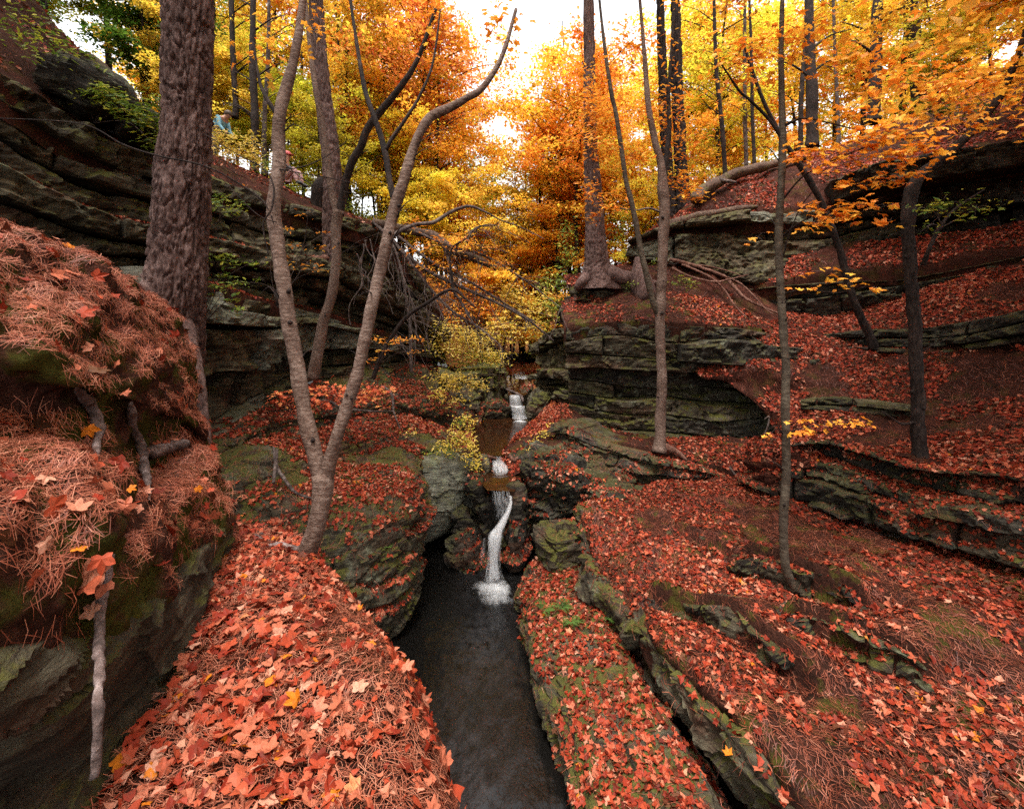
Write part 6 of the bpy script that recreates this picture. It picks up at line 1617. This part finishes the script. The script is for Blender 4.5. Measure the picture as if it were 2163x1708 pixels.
plant('shrub', 'pale orange and yellow shrub spreading over the left bank of the upper pool', 'shrub', (945, 850, 12), [(940, 795, 11.8, 40, 14, 170), (980, 800, 12, 40, 14, 170), (1005, 815, 12.2, 34, 10, 110), (950, 820, 11.8, 36, 12, 130), (960, 845, 11.8, 26, 12, 80), (925, 835, 11.6, 22, 16, 70)], M['spray_yellow'], 0.05, 13, 'oval')
plant('shrub', 'yellow-leaved shrub hanging over the grey rock wall', 'shrub', (950, 950, 9.4), [(985, 885, 9.1, 26, 14, 80), (970, 910, 9.1, 32, 18, 120), (985, 930, 9.0, 26, 18, 110), (995, 960, 8.9, 24, 22, 110), (960, 940, 9.0, 30, 16, 90), (1005, 985, 8.85, 14, 14, 36), (935, 945, 9.0, 20, 14, 50), (865, 915, 9.2, 18, 8, 22)], M['spray_yellow'], 0.040, 14, 'oval', stem_r=0.006)
plant('shrub', 'small leafy green plants along the top of the grey rock wall', 'shrub', (930, 955, 9.2), [(900, 960, 9.1, 24, 12, 70), (940, 955, 9.0, 30, 14, 90), (880, 985, 8.8, 12, 14, 40), (965, 930, 9.0, 20, 12, 50), (975, 890, 9.0, 18, 10, 36)], M['spray_green'], 0.034, 15, 'oval', stem_r=0.004)
plant('shrub', 'clump of grey-green plants on the leaf strip beside the upper pool', 'shrub', (1140, 945, 9.9), [(1150, 915, 10, 20, 10, 70), (1130, 935, 9.8, 20, 10, 70), (1115, 955, 9.5, 16, 8, 50), (1165, 900, 10.4, 12, 8, 40)], M['spray_yellow'], 0.03, 16, 'oval', stem_r=0.004)
plant('shrub', 'dark green leafy branches in the top left corner', 'shrub', (200, 260, 7.2), [(240, 205, 6.8, 50, 20, 150), (280, 235, 6.8, 50, 20, 150), (315, 255, 6.8, 40, 20, 110), (330, 215, 6.8, 30, 24, 90), (200, 195, 6.8, 40, 16, 80), (150, 120, 6.8, 80, 40, 160), (320, 300, 7, 30, 16, 40), (60, 60, 6.8, 100, 60, 200)], M['spray_green'], 0.05, 17, 'oval')
plant('shrub', 'ferny green plants rooted in the left cliff behind the big pine', 'shrub', (460, 470, 8.2), [(455, 430, 8, 24, 12, 60), (490, 445, 8.1, 24, 10, 50), (470, 415, 8.2, 30, 10, 40), (510, 430, 8.3, 16, 10, 30)], M['spray_green'], 0.04, 18, 'oval', stem_r=0.004)
plant('shrub', 'small green plant among the roots under the crooked birch', 'shrub', (1430, 620, 11.3), [(1440, 592, 11.2, 24, 14, 70), (1460, 600, 11.2, 16, 10, 36), (1390, 550, 12, 16, 10, 36), (1335, 600, 11.8, 20, 8, 26)], M['spray_green'], 0.045, 19, 'oval', stem_r=0.004)
plant('shrub', 'sprig of green leaves at the right edge behind the dark trunk', 'shrub', (1990, 480, 6.2), [(1960, 440, 6.0, 30, 14, 26), (1990, 430, 6.0, 34, 18, 40), (1960, 480, 6, 16, 12, 14), (2060, 440, 6, 60, 30, 60)], M['spray_green'], 0.045, 20, 'oval')
plant('shrub', 'yellow-green maple twigs in the top right corner', 'shrub', (1990, 260, 8.5), [(1950, 215, 8, 50, 14, 60), (1985, 235, 8, 40, 14, 50), (1900, 235, 8.2, 30, 10, 30), (2060, 230, 8, 70, 30, 90)], M['spray_green'], 0.06, 21, 'maple_low')
plant('shrub', 'yellow-green bush filling the gap left of the lone pine', 'shrub', (1190, 690, 15), [(1190, 590, 15, 30, 26, 180), (1200, 540, 15, 26, 26, 150), (1170, 640, 15, 30, 20, 150), (1200, 490, 15.4, 24, 24, 120), (1150, 600, 15.6, 26, 30, 130), (1310, 480, 15.6, 26, 40, 160), (1330, 540, 14.6, 20, 20, 80)], M['spray_green'], 0.07, 22, 'oval')

plant('shrub', 'bright golden bush at the far bend of the stream', 'shrub', (1068, 770, 18), [(1070, 700, 18, 34, 30, 380), (1100, 655, 18.5, 44, 36, 420), (1075, 625, 18.5, 40, 30, 340), (1128, 690, 18, 24, 30, 240), (1050, 690, 17.6, 26, 26, 240), (1145, 640, 18.5, 30, 34, 260), (1105, 720, 19, 24, 14, 140)], M['spray_yellow'], 0.09, 70, 'oval')
plant('shrub', 'orange bush on the left wall where the gorge narrows', 'shrub', (1020, 690, 18.5), [(985, 640, 18, 50, 36, 340), (1030, 650, 18.4, 44, 36, 320), (1000, 600, 18.4, 50, 30, 280), (1045, 690, 18, 30, 26, 200), (950, 620, 17.6, 40, 30, 240), (905, 600, 17, 40, 30, 200), (955, 670, 16.8, 34, 26, 180)], M['spray_orange'], 0.075, 71, 'oval')
plant('shrub', 'green bush low on the right wall beside the far stream', 'shrub', (1150, 740, 19), [(1150, 700, 18.6, 26, 26, 200), (1135, 735, 18.8, 22, 20, 140), (1165, 660, 18.4, 26, 24, 160)], M['spray_green'], 0.075, 72, 'oval')
plant('spray', None, None, (950, 500, 11.3), [(900, 520, 11.0, 50, 16, 110), (960, 500, 11, 60, 16, 120), (1010, 520, 11, 50, 16, 110), (880, 470, 11, 40, 14, 80), (1050, 560, 11.1, 40, 20, 90), (930, 560, 11, 50, 18, 80)], M['spray_orange'], 0.055, 73, 'oval', root=ft, twig=3)
def fern(name, label, base, n_, L, seed):
    t = empty(name, base, label, 'fern')
    r = np.random.default_rng(seed)
    for k in range(n_):
        a = r.uniform(0, 6.28); L_ = L * r.uniform(.7, 1.1)
        d = np.array([math.cos(a), math.sin(a), 0])
        s = np.linspace(0, 1, 12)
        mid_ = np.array(base) + d[None] * (s[:, None] * L_ * .8) + np.array([0, 0, 1])[None] * (L_ * (0.75 * s - 0.65 * s * s))[:, None]
        side = np.array([-d[1], d[0], 0])
        P_, S_, N_ = [], [], []
        V, Fq = [], []
        w = 0.26 * L_ * np.sin(np.pi * np.clip(s * .92 + .08, 0, 1)) ** .8
        n0 = 0
        for j in range(1, 12):
            for sg in (-1, 1):
                a0 = mid_[j]; tip = a0 + side * sg * w[j] + d * w[j] * .35 + np.array([0, 0, -.15 * w[j]])
                c_ = (a0 + tip) / 2; ww = 0.03 * L_
                V += [a0, c_ + d * ww, tip, c_ - d * ww]; Fq.append([n0, n0 + 1, n0 + 2, n0 + 3]); n0 += 4
        o = link('frond', mk_mesh('frond', np.array(V), np.array(Fq), [M['fern']], False, {'rnd': np.full(len(V), r.random())}), t)
for i, (px, py, Y, n_, L, lb) in enumerate([(1150, 1285, 5.95, 8, .20, 'fern on the left of the trio on the low mossy ledge'), (1188, 1278, 6.0, 9, .22, 'upright fern in the middle of the low mossy ledge'),
   (1206, 1308, 5.75, 9, .22, 'lowest fern of the trio on the low mossy ledge'), (1287, 1300, 5.75, 7, .16, 'small dark fern under the terrace rim'),
   (820, 1150, 6.35, 7, .12, 'small fern on the mossy face below the leaf ledge'), (795, 1075, 6.7, 7, .13, 'small fern on the edge of the left leaf ledge'), (680, 985, 7.3, 6, .14, 'little fern between the birch stems'), (850, 900, 10.0, 7, .2, 'fern on the upper left leaf ledge')]):
    fern('fern', lb, W(px, py + 8, Y) + np.array([0, 0, 0.02]), n_, L, 50 + i)

# =================================================================== FOREST BEHIND
def crown_variant(seed, H, R, z0, n_leaf, ls, nlimb=16, trunk_r=0.14):
    r = np.random.default_rng(seed)
    bag = Bag()
    lean = r.normal(0, 0.05, 2)
    tp = np.array([[lean[0] * z * (z / H) + .12 * math.sin(z * .6 + seed), lean[1] * z, z] for z in np.linspace(-0.6, H * .95, 14)])
    v, f = tube(tp, trunk_r, trunk_r * .15, 9, step=0.5, rough=.1, seed=seed); 
    trunk = (v, f)
    cl = []
    for k in range(nlimb):
        zz = z0 + (H * .92 - z0) * (k + r.random()) / nlimb
        fr = (zz - z0) / (H - z0)
        rr = R * (0.55 + 0.75 * math.sin(math.pi * min(1, fr * .85 + .18))) * r.uniform(.6, 1.1)
        a = k * 2.4 + r.normal(0, .4)
        s = np.array([np.interp(zz * .9, tp[:, 2], tp[:, 0]), np.interp(zz * .9, tp[:, 2], tp[:, 1]), zz * .93])
        e = s + np.array([math.cos(a) * rr, math.sin(a) * rr, rr * r.uniform(.1, .55)])
        md = (s + e) / 2 + np.array([0, 0, .12 * rr])
        path = resample(np.array([s, md, e]), 8)
        v, f = tube(path, trunk_r * .28, trunk_r * .05, 5, step=.4); bag.add(v, f)
        for j in range(5):
            q0 = path[int(r.integers(2, 8))]
            q1 = q0 + r.normal(0, .38, 3) * R * np.array([.6, .6, .22])
            v, f = tube(resample(np.array([q0, (q0 + q1) / 2 + r.normal(0, .05, 3), q1]), 5), trunk_r * .09, trunk_r * .03, 4, step=.3); bag.add(v, f)
            for u in (.35, .7, 1.0): cl.append(q0 + (q1 - q0) * u)
    cl = np.array(cl)
    wts = r.gamma(1.2, 1.0, len(cl)); wts /= wts.sum()
    ix = r.choice(len(cl), n_leaf, p=wts)
    p = cl[ix] + r.normal(0, 1, (n_leaf, 3)) * np.array([.34, .34, .12]) * (R / 3)
    nrm = np.array([0, 0, 1.0]) + r.normal(0, .55, (n_leaf, 3))
    v, f, a = leaf_geo(p, nrm, ls * np.exp(r.normal(0, .25, n_leaf)), r.random(n_leaf) * .6 + .4 * r.random(len(cl))[ix], 'simple', seed)
    me_l = mk_mesh('crown', v, f, [M['crown']], False, {'rnd': a})
    me_t = mk_mesh('trunk', trunk[0], trunk[1], [M['dark_bark']])
    me_b = mk_mesh('limbs', np.vstack(bag.v), np.vstack(bag.f), [M['dark_bark']])
    return me_t, me_b, me_l
VT = [crown_variant(200 + k, 15, 3.1, z0, 11000, .08, 20) for k, z0 in enumerate((4.5, 3.2, 6.0))]
VU = [crown_variant(300 + k, 7, 2.3, 0.8, 9000, .072, 16, .06) for k in range(4)]
VS = [crown_variant(400 + k, 14, 2.6, 4.0, 6000, .075, 18, .11) for k in range(2)]   # thin crowns
COLS = {'yellow': (0.88, 0.65, 0.07), 'gold': (0.92, 0.57, 0.06), 'orange': (0.92, 0.45, 0.05), 'red': (0.92, 0.31, 0.07), 'green': (0.42, 0.44, 0.03), 'olive': (0.60, 0.46, 0.04), 'dkgreen': (0.10, 0.16, 0.02)}
WORD = {'yellow': 'yellow', 'gold': 'golden', 'orange': 'orange', 'red': 'red-orange', 'green': 'yellow-green', 'olive': 'olive', 'dkgreen': 'green'}
trng = np.random.default_rng(2024)
def ground_z(x, y):
    """height of whatever stands under (x, y): banks first, then the valley"""
    best = None
    for (zone, G, n) in SURF:
        if zone in ('left_top', 'right_top', 'valley'):
            d = (G[..., 0] - x) ** 2 + (G[..., 1] - y) ** 2
            i = d.argmin()
            if d.flat[i] < 0.5:
                z = G.reshape(-1, 3)[i, 2]
                best = z if best is None else max(best, z)
    return best if best is not None else float(valley(np.array([x]), np.array([y]))[0])
def forest_tree(px, Y, kind, cname, scale, place, z=None, dz=0.0, trunk_w=None):
    var = {'T': VT, 'U': VU, 'S': VS}[kind]
    me_t, me_b, me_l = var[int(trng.integers(len(var)))]
    x = (px - CX) / FPX * Y
    zz = (ground_z(x, Y) if z is None else z) + dz
    size_ = {'T': 'tall', 'U': 'low bushy', 'S': 'thin-crowned'}[kind]
    lb = f'{size_} {WORD[cname]} tree {place}'
    t = empty('forest_tree', (x, Y, zz), lb, 'tree', lb + ' and its likes')
    t.rotation_euler = (0, 0, trng.uniform(0, 6.28))
    s = scale * trng.uniform(.88, 1.12)
    t.scale = (s * trng.uniform(.92, 1.1), s * trng.uniform(.92, 1.1), s)
    for nm, me in (('trunk', me_t), ('limbs', me_b), ('crown', me_l)):
        o = bpy.data.objects.new(nm, me); col.objects.link(o); o.parent = t
        if nm == 'crown':
            c = COLS[cname]; j = trng.uniform(.85, 1.12, 3)
            o.color = (min(.95, c[0] * j[0]), c[1] * j[1], c[2], 1)
        if nm == 'trunk' and trunk_w: o.scale = (trunk_w, trunk_w, 1)
    return t
def zone_trees(n_, px0, px1, Y0, Y1, kinds, cols, place, sc0=.9, sc1=1.15):
    for k in range(n_):
        px = px0 + (px1 - px0) * (k + trng.random()) / n_
        Y = Y0 + (Y1 - Y0) * trng.random()
        forest_tree(px, Y, kinds[int(trng.integers(len(kinds)))], cols[int(trng.integers(len(cols)))], trng.uniform(sc0, sc1), place)
def top_crown(root, px, py, Y, mesh_ix, cname, s, kind='T', dz=0.0):
    me_t, me_b, me_l = {'T': VT, 'U': VU, 'S': VS}[kind][mesh_ix]
    base_ = W(px, py, Y) - np.array([0, 0, 4.0 * s])
    for nm, me in (('limbs', me_b), ('crown', me_l)):
        o = bpy.data.objects.new(nm, me); col.objects.link(o); o.parent = root
        o.matrix_basis = Matrix.Translation(Vector(base_ + np.array([0, 0, dz])) - Vector(root.location)) @ Matrix.Scale(s, 4)
        if nm == 'crown': o.color = (*COLS[cname], 1)
for root_, px, py, Y, ix, cn, s, kd in ((t_pine, 408, -700, 4.3, 0, 'dkgreen', .8, 'T'), (p2, 650, -320, 10.3, 1, 'dkgreen', .8, 'T'), (p3, 1240, -200, 12.3, 2, 'dkgreen', .7, 'T'), (dp, 1405, -150, 15, 0, 'dkgreen', .8, 'T'),
    (rt, 2190, -100, 6.4, 1, 'gold', .62, 'T'), (sp, 1655, -200, 5.3, 1, 'orange', .5, 'T'), (b2, 1350, -150, 9.1, 0, 'orange', .5, 'T')):
    top_crown(root_, px, py, Y, ix, cn, s, kd)
# left hill: yellow and yellow-green
zone_trees(6, 330, 700, 15, 18, 'U', ['green', 'yellow', 'yellow', 'olive'], 'on the left hill behind the hikers', .6, .9)
zone_trees(7, 300, 800, 20, 28, 'T', ['yellow', 'green', 'yellow', 'gold'], 'high on the left slope')
zone_trees(7, 250, 850, 22, 34, 'UU', ['yellow', 'green', 'gold'], 'low on the left slope', .9, 1.3)
zone_trees(3, 300, 850, 34, 48, 'T', ['yellow', 'green', 'olive'], 'far up the left slope')
zone_trees(4, -150, 330, 12, 20, 'U', ['dkgreen', 'green', 'olive'], 'above the dark left corner of the cliff', .8, 1.1)
zone_trees(5, -60, 330, 14, 19, 'T', ['dkgreen', 'green', 'olive', 'green'], 'over the top left corner of the cliff', .8, 1.0)
zone_trees(3, 720, 860, 18, 24, 'T', ['gold', 'orange', 'red'], 'behind the upper fork of the birch', .9, 1.1)
zone_trees(4, 740, 960, 26, 36, 'T', ['orange', 'yellow', 'gold', 'red'], 'behind the forked birch, deeper in')
# gorge centre
zone_trees(6, 830, 1000, 17, 24, 'U', ['orange', 'gold', 'yellow', 'orange'], 'on the left wall of the inner gorge', .7, 1.0)
zone_trees(4, 900, 1060, 26, 40, 'U', ['gold', 'orange', 'yellow'], 'deep in the middle of the gorge', .9, 1.3)
zone_trees(3, 930, 1080, 22, 34, 'S', ['olive', 'green', 'olive'], 'in the pale gap of the gorge', .85, 1.0)
zone_trees(6, 1060, 1230, 18, 28, 'U', ['orange', 'gold', 'gold', 'yellow'], 'on the right wall of the inner gorge', .8, 1.15)
zone_trees(4, 1080, 1240, 22, 30, 'T', ['gold', 'orange', 'yellow'], 'left of the lone pine', .7, .9)
zone_trees(5, 1040, 1160, 38, 60, 'U', ['gold', 'yellow', 'orange'], 'at the far end of the gorge', 1.0, 1.5)
zone_trees(3, 1060, 1200, 30, 44, 'S', ['olive', 'orange', 'gold'], 'far behind the upper waterfall', .8, .95)
zone_trees(5, 820, 960, 20, 30, 'T', ['orange', 'gold', 'red', 'orange'], 'rising over the left wall of the gorge', .85, 1.05)
zone_trees(3, 1060, 1250, 24, 34, 'T', ['yellow', 'gold'], 'rising over the right wall of the gorge', .7, .85)
zone_trees(3, 1000, 1120, 44, 60, 'S', ['olive', 'gold'], 'at the very end of the gorge', 1.0, 1.2)
zone_trees(4, 1085, 1230, 20, 26, 'S', ['olive', 'olive', 'gold', 'orange'], 'in the middle of the gorge skyline', 1.0, 1.2)
zone_trees(2, 1150, 1240, 21, 25, 'T', ['orange', 'gold'], 'just left of the lone pine, higher up', .95, 1.05)
# right hill
zone_trees(6, 1250, 1480, 17, 24, 'U', ['gold', 'yellow', 'green', 'orange'], 'behind the crooked birch', .8, 1.1)
zone_trees(6, 1240, 1560, 24, 34, 'T', ['gold', 'yellow', 'orange'], 'behind the lone pine and crooked birch', .9, 1.1)
zone_trees(6, 1480, 1900, 20, 26, 'T', ['gold', 'orange', 'yellow'], 'on the right hill behind the fallen log', .9, 1.1)
zone_trees(4, 1450, 2100, 28, 40, 'T', ['gold', 'orange', 'yellow', 'gold'], 'far back on the right hill')
zone_trees(4, 1500, 2100, 24, 34, 'U', ['gold', 'yellow', 'orange'], 'low on the right hill', .9, 1.2)
zone_trees(3, 1950, 2250, 13, 18, 'U', ['gold', 'olive', 'orange'], 'at the upper right edge', .7, .9)
# unseen trees added beside and behind the viewpoint to block sky light
for k, (x, y, s, cn) in enumerate([(-12, 7, 1.2, 'green'), (-11, 2, 1.25, 'yellow'), (-12, -4, 1.2, 'gold'), (-7, -5, 1.15, 'green'), (-3.5, -8, 1.2, 'orange'), (1.5, -9, 1.2, 'gold'), (6, -7, 1.25, 'orange'), (10.5, -4, 1.2, 'gold'),
    (14.5, 0, 1.25, 'orange'), (15.5, 5, 1.2, 'gold'), (18, 9, 1.2, 'yellow'), (8.8, 4.6, .95, 'gold'), (10.8, 6.6, 1.0, 'orange'), (13.2, 8.8, 1.0, 'gold'), (7.5, 2.2, .95, 'orange'), (11, 1.5, 1.0, 'orange'), (-7.5, -1.5, 1.0, 'yellow'), (4, -4.5, 1.0, 'gold')]):
    z_ = 9.0 if x < -9.3 else 6.5 if x > 13.5 else {8.8: 3.0, 10.8: 4.0, 13.2: 5.4, 7.5: 2.4}[x] if x in (8.8, 10.8, 13.2, 7.5) else float(2.75 + 0.62 * max(-1.4 - x, 0) - (1.1 if x > .6 else 0) + 0.36 * max(x - .8, 0))
    t = forest_tree(CX + x / 1.0 * FPX, 1.0, 'T', cn, s, 'added out of view beside the viewpoint for shade' if y > -2 else 'added out of view behind the viewpoint for shade', z=z_)
    t.location = (x, y, z_ - .3)
# bare trunks seen on the right hill and the left hill
for (px, py, Y, w, lb, mt) in [(1714, 292, 17, 21, 'stout dark trunk on the right hill above the fallen log', 'dark_bark'), (1845, 240, 17, 22, 'stout dark trunk on the hill crest near the top right', 'dark_bark'),
    (1940, 232, 17.5, 26, 'thickest dark trunk in the top right corner', 'dark_bark'), (1530, 365, 18, 9, 'thin trunk rising behind the left end of the fallen log', 'dark_bark'),
    (1592, 345, 19, 7, 'very thin straight trunk above the fallen log', 'dark_bark'), (1575, 350, 20, 8, 'thin leaning trunk beside the very thin straight one', 'twig_bark'), (1690, 300, 19, 9, 'slender trunk just left of a stout one on the right hill', 'dark_bark'),
    (1770, 285, 20, 7, 'slender trunk between the two stout ones on the right hill', 'twig_bark'), (1905, 240, 18, 10, 'narrow trunk left of the thickest one in the top right corner', 'dark_bark'),
    (497, 230, 15, 11, 'short dark trunk high on the left hill', 'dark_bark'), (537, 345, 14.5, 15, 'dark trunk on the left hill near the blue-clad hiker', 'dark_bark'), (557, 350, 15, 9, 'grey slender trunk right of the dark one on the left hill', 'twig_bark'),
    (640, 400, 20, 6, 'thin trunk far behind the hikers', 'dark_bark'), (905, 480, 22, 7, 'thin dark trunk in the orange foliage behind the forked birch', 'dark_bark')]:
    t = empty('bare_tree', W(px, py + 14, Y), lb, 'tree')
    ln = trng.normal(0, 12)
    pts = [(px, py + 20, Y, w * 1.35), (px + 1, py - 10, Y, w * 1.05), (px + ln * .3 + trng.normal(0, 2), py - 110, Y, w), (px + ln * .7 + trng.normal(0, 3), py - 230, Y, w * .85), (px + ln, py - 420, Y, w * .6)]
    limb('trunk', pts, M[mt], t, 14, 0.12, int(px))
    bb = Bag()
    for k in range(7):
        yy = py - trng.uniform(60, 330); x0 = np.interp(yy, [py - 420, py], [px + ln, px])
        sgn = trng.choice([-1, 1]); L = trng.uniform(30, 90)
        v, f = px_tube([(x0, yy, Y, w * .28), (x0 + sgn * L * .5, yy - L * .35, Y, w * .18), (x0 + sgn * L, yy - L * .5, Y + trng.normal(0, .5), w * .08)], 5, .05, k)
        link('branch', mk_mesh('branch', v, f, [M[mt]]), t)

# =================================================================== HIKERS
def skin_body(name, verts, edges, radii, mat, parent):
    me = bpy.data.meshes.new(name)
    me.from_pydata([tuple(v) for v in verts], edges, [])
    o = link(name, me, parent)
    md = o.modifiers.new('skin', 'SKIN')
    for i, r in enumerate(radii):
        me.skin_vertices[0].data[i].radius = (r, r)
    me.skin_vertices[0].data[0].use_root = True
    s = o.modifiers.new('sub', 'SUBSURF'); s.levels = 1; s.render_levels = 2
    me.materials.append(mat)
    return o
def blob(name, c, s, mat, parent, z_cut=None):
    th = np.linspace(0, 2 * np.pi, 25); ph = np.linspace(-np.pi / 2, np.pi / 2, 15)
    G = np.stack([np.cos(ph)[:, None] * np.cos(th)[None] * s[0], np.cos(ph)[:, None] * np.sin(th)[None] * s[1], np.sin(ph)[:, None] * np.ones(25)[None] * s[2]], -1)
    if z_cut is not None: G[..., 2] = np.maximum(G[..., 2], z_cut)
    return link(name, mk_mesh(name, G + np.array(c), grid_faces(15, 25), [mat]), parent)
M['skin'] = plain('skin', (0.52, 0.30, 0.22)); M['jacket'] = plain('dark_jacket', (0.035, 0.03, 0.04)); M['hat'] = plain('red_cap', (0.55, 0.10, 0.10))
M['pink'] = plain('pink_trousers', (0.55, 0.33, 0.33)); M['blue'] = plain('blue_jacket', (0.16, 0.36, 0.46)); M['shoe'] = plain('dark_shoe', (0.03, 0.03, 0.035)); M['pack'] = plain('black_pack', (0.015, 0.015, 0.018)); M['hair'] = plain('brown_hair', (0.07, 0.04, 0.025)); M['grey'] = plain('grey_trousers', (0.12, 0.12, 0.13))
def person_crouch(base, label):
    """sits on the cliff edge facing right, knees up, arms on the knees"""
    b0 = np.array(base)
    t = empty('person', base, label, 'person')
    q = lambda x, y, z: b0 + np.array([x, y, z])
    # one continuous body: pelvis, spine, neck, head, arms, legs
    V = [q(0, 0, .14), q(-.02, 0, .36), q(.03, 0, .58), q(.07, 0, .66), q(.09, 0, .74), q(.10, 0, .80),
         q(.02, -.17, .56), q(.16, -.20, .36), q(.34, -.14, .34), q(.41, -.12, .33), q(.02, .17, .56), q(.16, .20, .36), q(.34, .14, .34), q(.41, .12, .33),
         q(.06, -.10, .14), q(.38, -.12, .36), q(.42, -.12, .0), q(.53, -.13, -.06), q(.06, .10, .14), q(.40, .12, .34), q(.46, .12, .0), q(.57, .13, -.06)]
    Ed = [(0, 1), (1, 2), (2, 3), (3, 4), (4, 5), (2, 6), (6, 7), (7, 8), (8, 9), (2, 10), (10, 11), (11, 12), (12, 13), (0, 14), (14, 15), (15, 16), (16, 17), (0, 18), (18, 19), (19, 20), (20, 21)]
    R = [.14, .14, .15, .06, .10, .085, .06, .048, .038, .036, .06, .048, .038, .036, .09, .07, .045, .04, .09, .07, .045, .04]
    skin_body('body', V, Ed, R, M['skin'], t)
    # clothes follow the body a little outside it
    skin_body('jacket', [V[i] for i in (0, 1, 2, 6, 7, 8, 10, 11, 12)], [(0, 1), (1, 2), (2, 3), (3, 4), (4, 5), (2, 6), (6, 7), (7, 8)], [.155, .165, .165, .078, .064, .052, .078, .064, .052], M['jacket'], t)
    skin_body('trousers', [V[i] for i in (0, 14, 15, 16, 18, 19, 20)], [(0, 1), (1, 2), (2, 3), (0, 4), (4, 5), (5, 6)], [.15, .105, .085, .058, .105, .085, .058], M['pink'], t)
    for i in (16, 20):
        skin_body('shoe', [V[i] + np.array([0, 0, -.01]), V[i + 1], V[i + 1] + np.array([.09, 0, -.02])], [(0, 1), (1, 2)], [.05, .055, .04], M['shoe'], t)
    blob('cap', q(.10, 0, .80), (.118, .11, .12), M['hat'], t, -.01)
    blob('cap_brim', q(.20, 0, .80), (.09, .08, .012), M['hat'], t)
    blob('hair', q(.03, 0, .73), (.085, .10, .10), M['hair'], t)
    blob('backpack', q(-.20, 0, .42), (.11, .15, .22), M['pack'], t)
    blob('nose', q(.195, 0, .74), (.02, .016, .025), M['skin'], t)
    return t
pz = W(607, 388, 12.6)
person_crouch((pz[0] - 0.1, pz[1], pz[2] + .04), 'hiker in a red cap and dark jacket crouching on the left cliff edge')
def person_bend(base, label):
    b0 = np.array(base)
    t = empty('person', base, label, 'person')
    q = lambda x, y, z: b0 + np.array([x, y, z])
    V = [q(0, 0, .92), q(.12, 0, 1.12), q(.28, 0, 1.30), q(.35, 0, 1.36), q(.42, 0, 1.43), q(.48, 0, 1.47),
         q(.26, -.19, 1.28), q(.30, -.22, 1.0), q(.44, -.18, .84), q(.50, -.17, .78), q(.26, .19, 1.28), q(.32, .22, 1.0), q(.46, .18, .84), q(.52, .17, .78),
         q(0, -.10, .88), q(.05, -.11, .48), q(-.02, -.11, .09), q(.12, -.11, .03), q(0, .10, .88), q(.0, .11, .48), q(-.08, .11, .09), q(.06, .11, .03)]
    Ed = [(0, 1), (1, 2), (2, 3), (3, 4), (4, 5), (2, 6), (6, 7), (7, 8), (8, 9), (2, 10), (10, 11), (11, 12), (12, 13), (0, 14), (14, 15), (15, 16), (16, 17), (0, 18), (18, 19), (19, 20), (20, 21)]
    R = [.14, .13, .15, .06, .10, .085, .06, .048, .038, .036, .06, .048, .038, .036, .09, .065, .045, .04, .09, .065, .045, .04]
    skin_body('body', V, Ed, R, M['skin'], t)
    skin_body('jacket', [V[i] for i in (0, 1, 2, 6, 7, 8, 10, 11, 12)], [(0, 1), (1, 2), (2, 3), (3, 4), (4, 5), (2, 6), (6, 7), (7, 8)], [.155, .155, .17, .078, .064, .052, .078, .064, .052], M['blue'], t)
    skin_body('trousers', [V[i] for i in (0, 14, 15, 16, 18, 19, 20)], [(0, 1), (1, 2), (2, 3), (0, 4), (4, 5), (5, 6)], [.15, .105, .08, .06, .105, .08, .06], M['grey'], t)
    for i in (16, 20): skin_body('shoe', [V[i], V[i + 1], V[i + 1] + np.array([.09, 0, 0])], [(0, 1), (1, 2)], [.05, .05, .04], M['shoe'], t)
    blob('hair', q(.42, 0, 1.47), (.11, .10, .11), M['hair'], t)
    return t
hx = W(470, 300, 13.2)
person_bend((hx[0] - .25, hx[1], W(470, 342, 13.2)[2]), 'hiker in a light blue jacket bending among the bushes on the left hill')
plant('shrub', 'yellow bush half hiding the hiker in blue', 'shrub', (490, 350, 10.9), [(455, 305, 11, 30, 24, 200), (500, 310, 11, 36, 26, 240), (535, 335, 11, 24, 20, 140), (480, 335, 10.9, 40, 14, 160), (440, 270, 11.2, 24, 30, 130), (475, 288, 11.2, 30, 14, 120), (530, 300, 11.5, 26, 24, 120)], M['spray_yellow'], 0.05, 60, 'oval')
plant('shrub', 'green and yellow undergrowth along the crest of the left cliff', 'shrub', (580, 395, 12.5), [(560, 350, 12.4, 30, 24, 160), (640, 385, 13, 30, 20, 140), (590, 370, 13.4, 26, 24, 120), (660, 400, 13.4, 26, 18, 100), (730, 440, 13, 30, 18, 120), (780, 455, 13.4, 30, 18, 120)], M['spray_green'], 0.05, 61, 'oval')
plant('shrub', 'dry reddish brush on the slope above the left cliff', 'shrub', (500, 370, 9.8), [(470, 340, 9.6, 30, 14, 110), (520, 365, 10, 30, 12, 110), (560, 385, 10.5, 24, 10, 80), (445, 350, 9.4, 16, 14, 60)], M['fallen'], 0.035, 62, 'oval', flat_=0)
# repeats that the picture tells apart by place
from collections import defaultdict
dd = defaultdict(list)
for o in bpy.data.objects:
    if o.name.startswith('forest_tree'): dd[o['label']].append(o)
ORD = ['leftmost', 'second from the left', 'third from the left', 'fourth from the left', 'fifth from the left', 'sixth from the left']
for lb, L in dd.items():
    if len(L) > 1:
        L.sort(key=lambda o: math.atan2(o.location[0], o.location[1]))
        for k, o in enumerate(L):
            w_ = ('left one' if k == 0 else 'right one') if len(L) == 2 else ('rightmost' if k == len(L) - 1 else ORD[min(k, 5)])
            o['label'] = lb + ', ' + w_
for o in bpy.data.objects:
    if o.type == 'MESH' and o.parent is None and 'label' not in o: print('NOLABEL', o.name)
print('objects', len(bpy.data.objects), 'unique tris', sum(sum(len(p.vertices) - 2 for p in []) for m in []) )
print('faces', sum(len(m.polygons) for m in bpy.data.meshes))
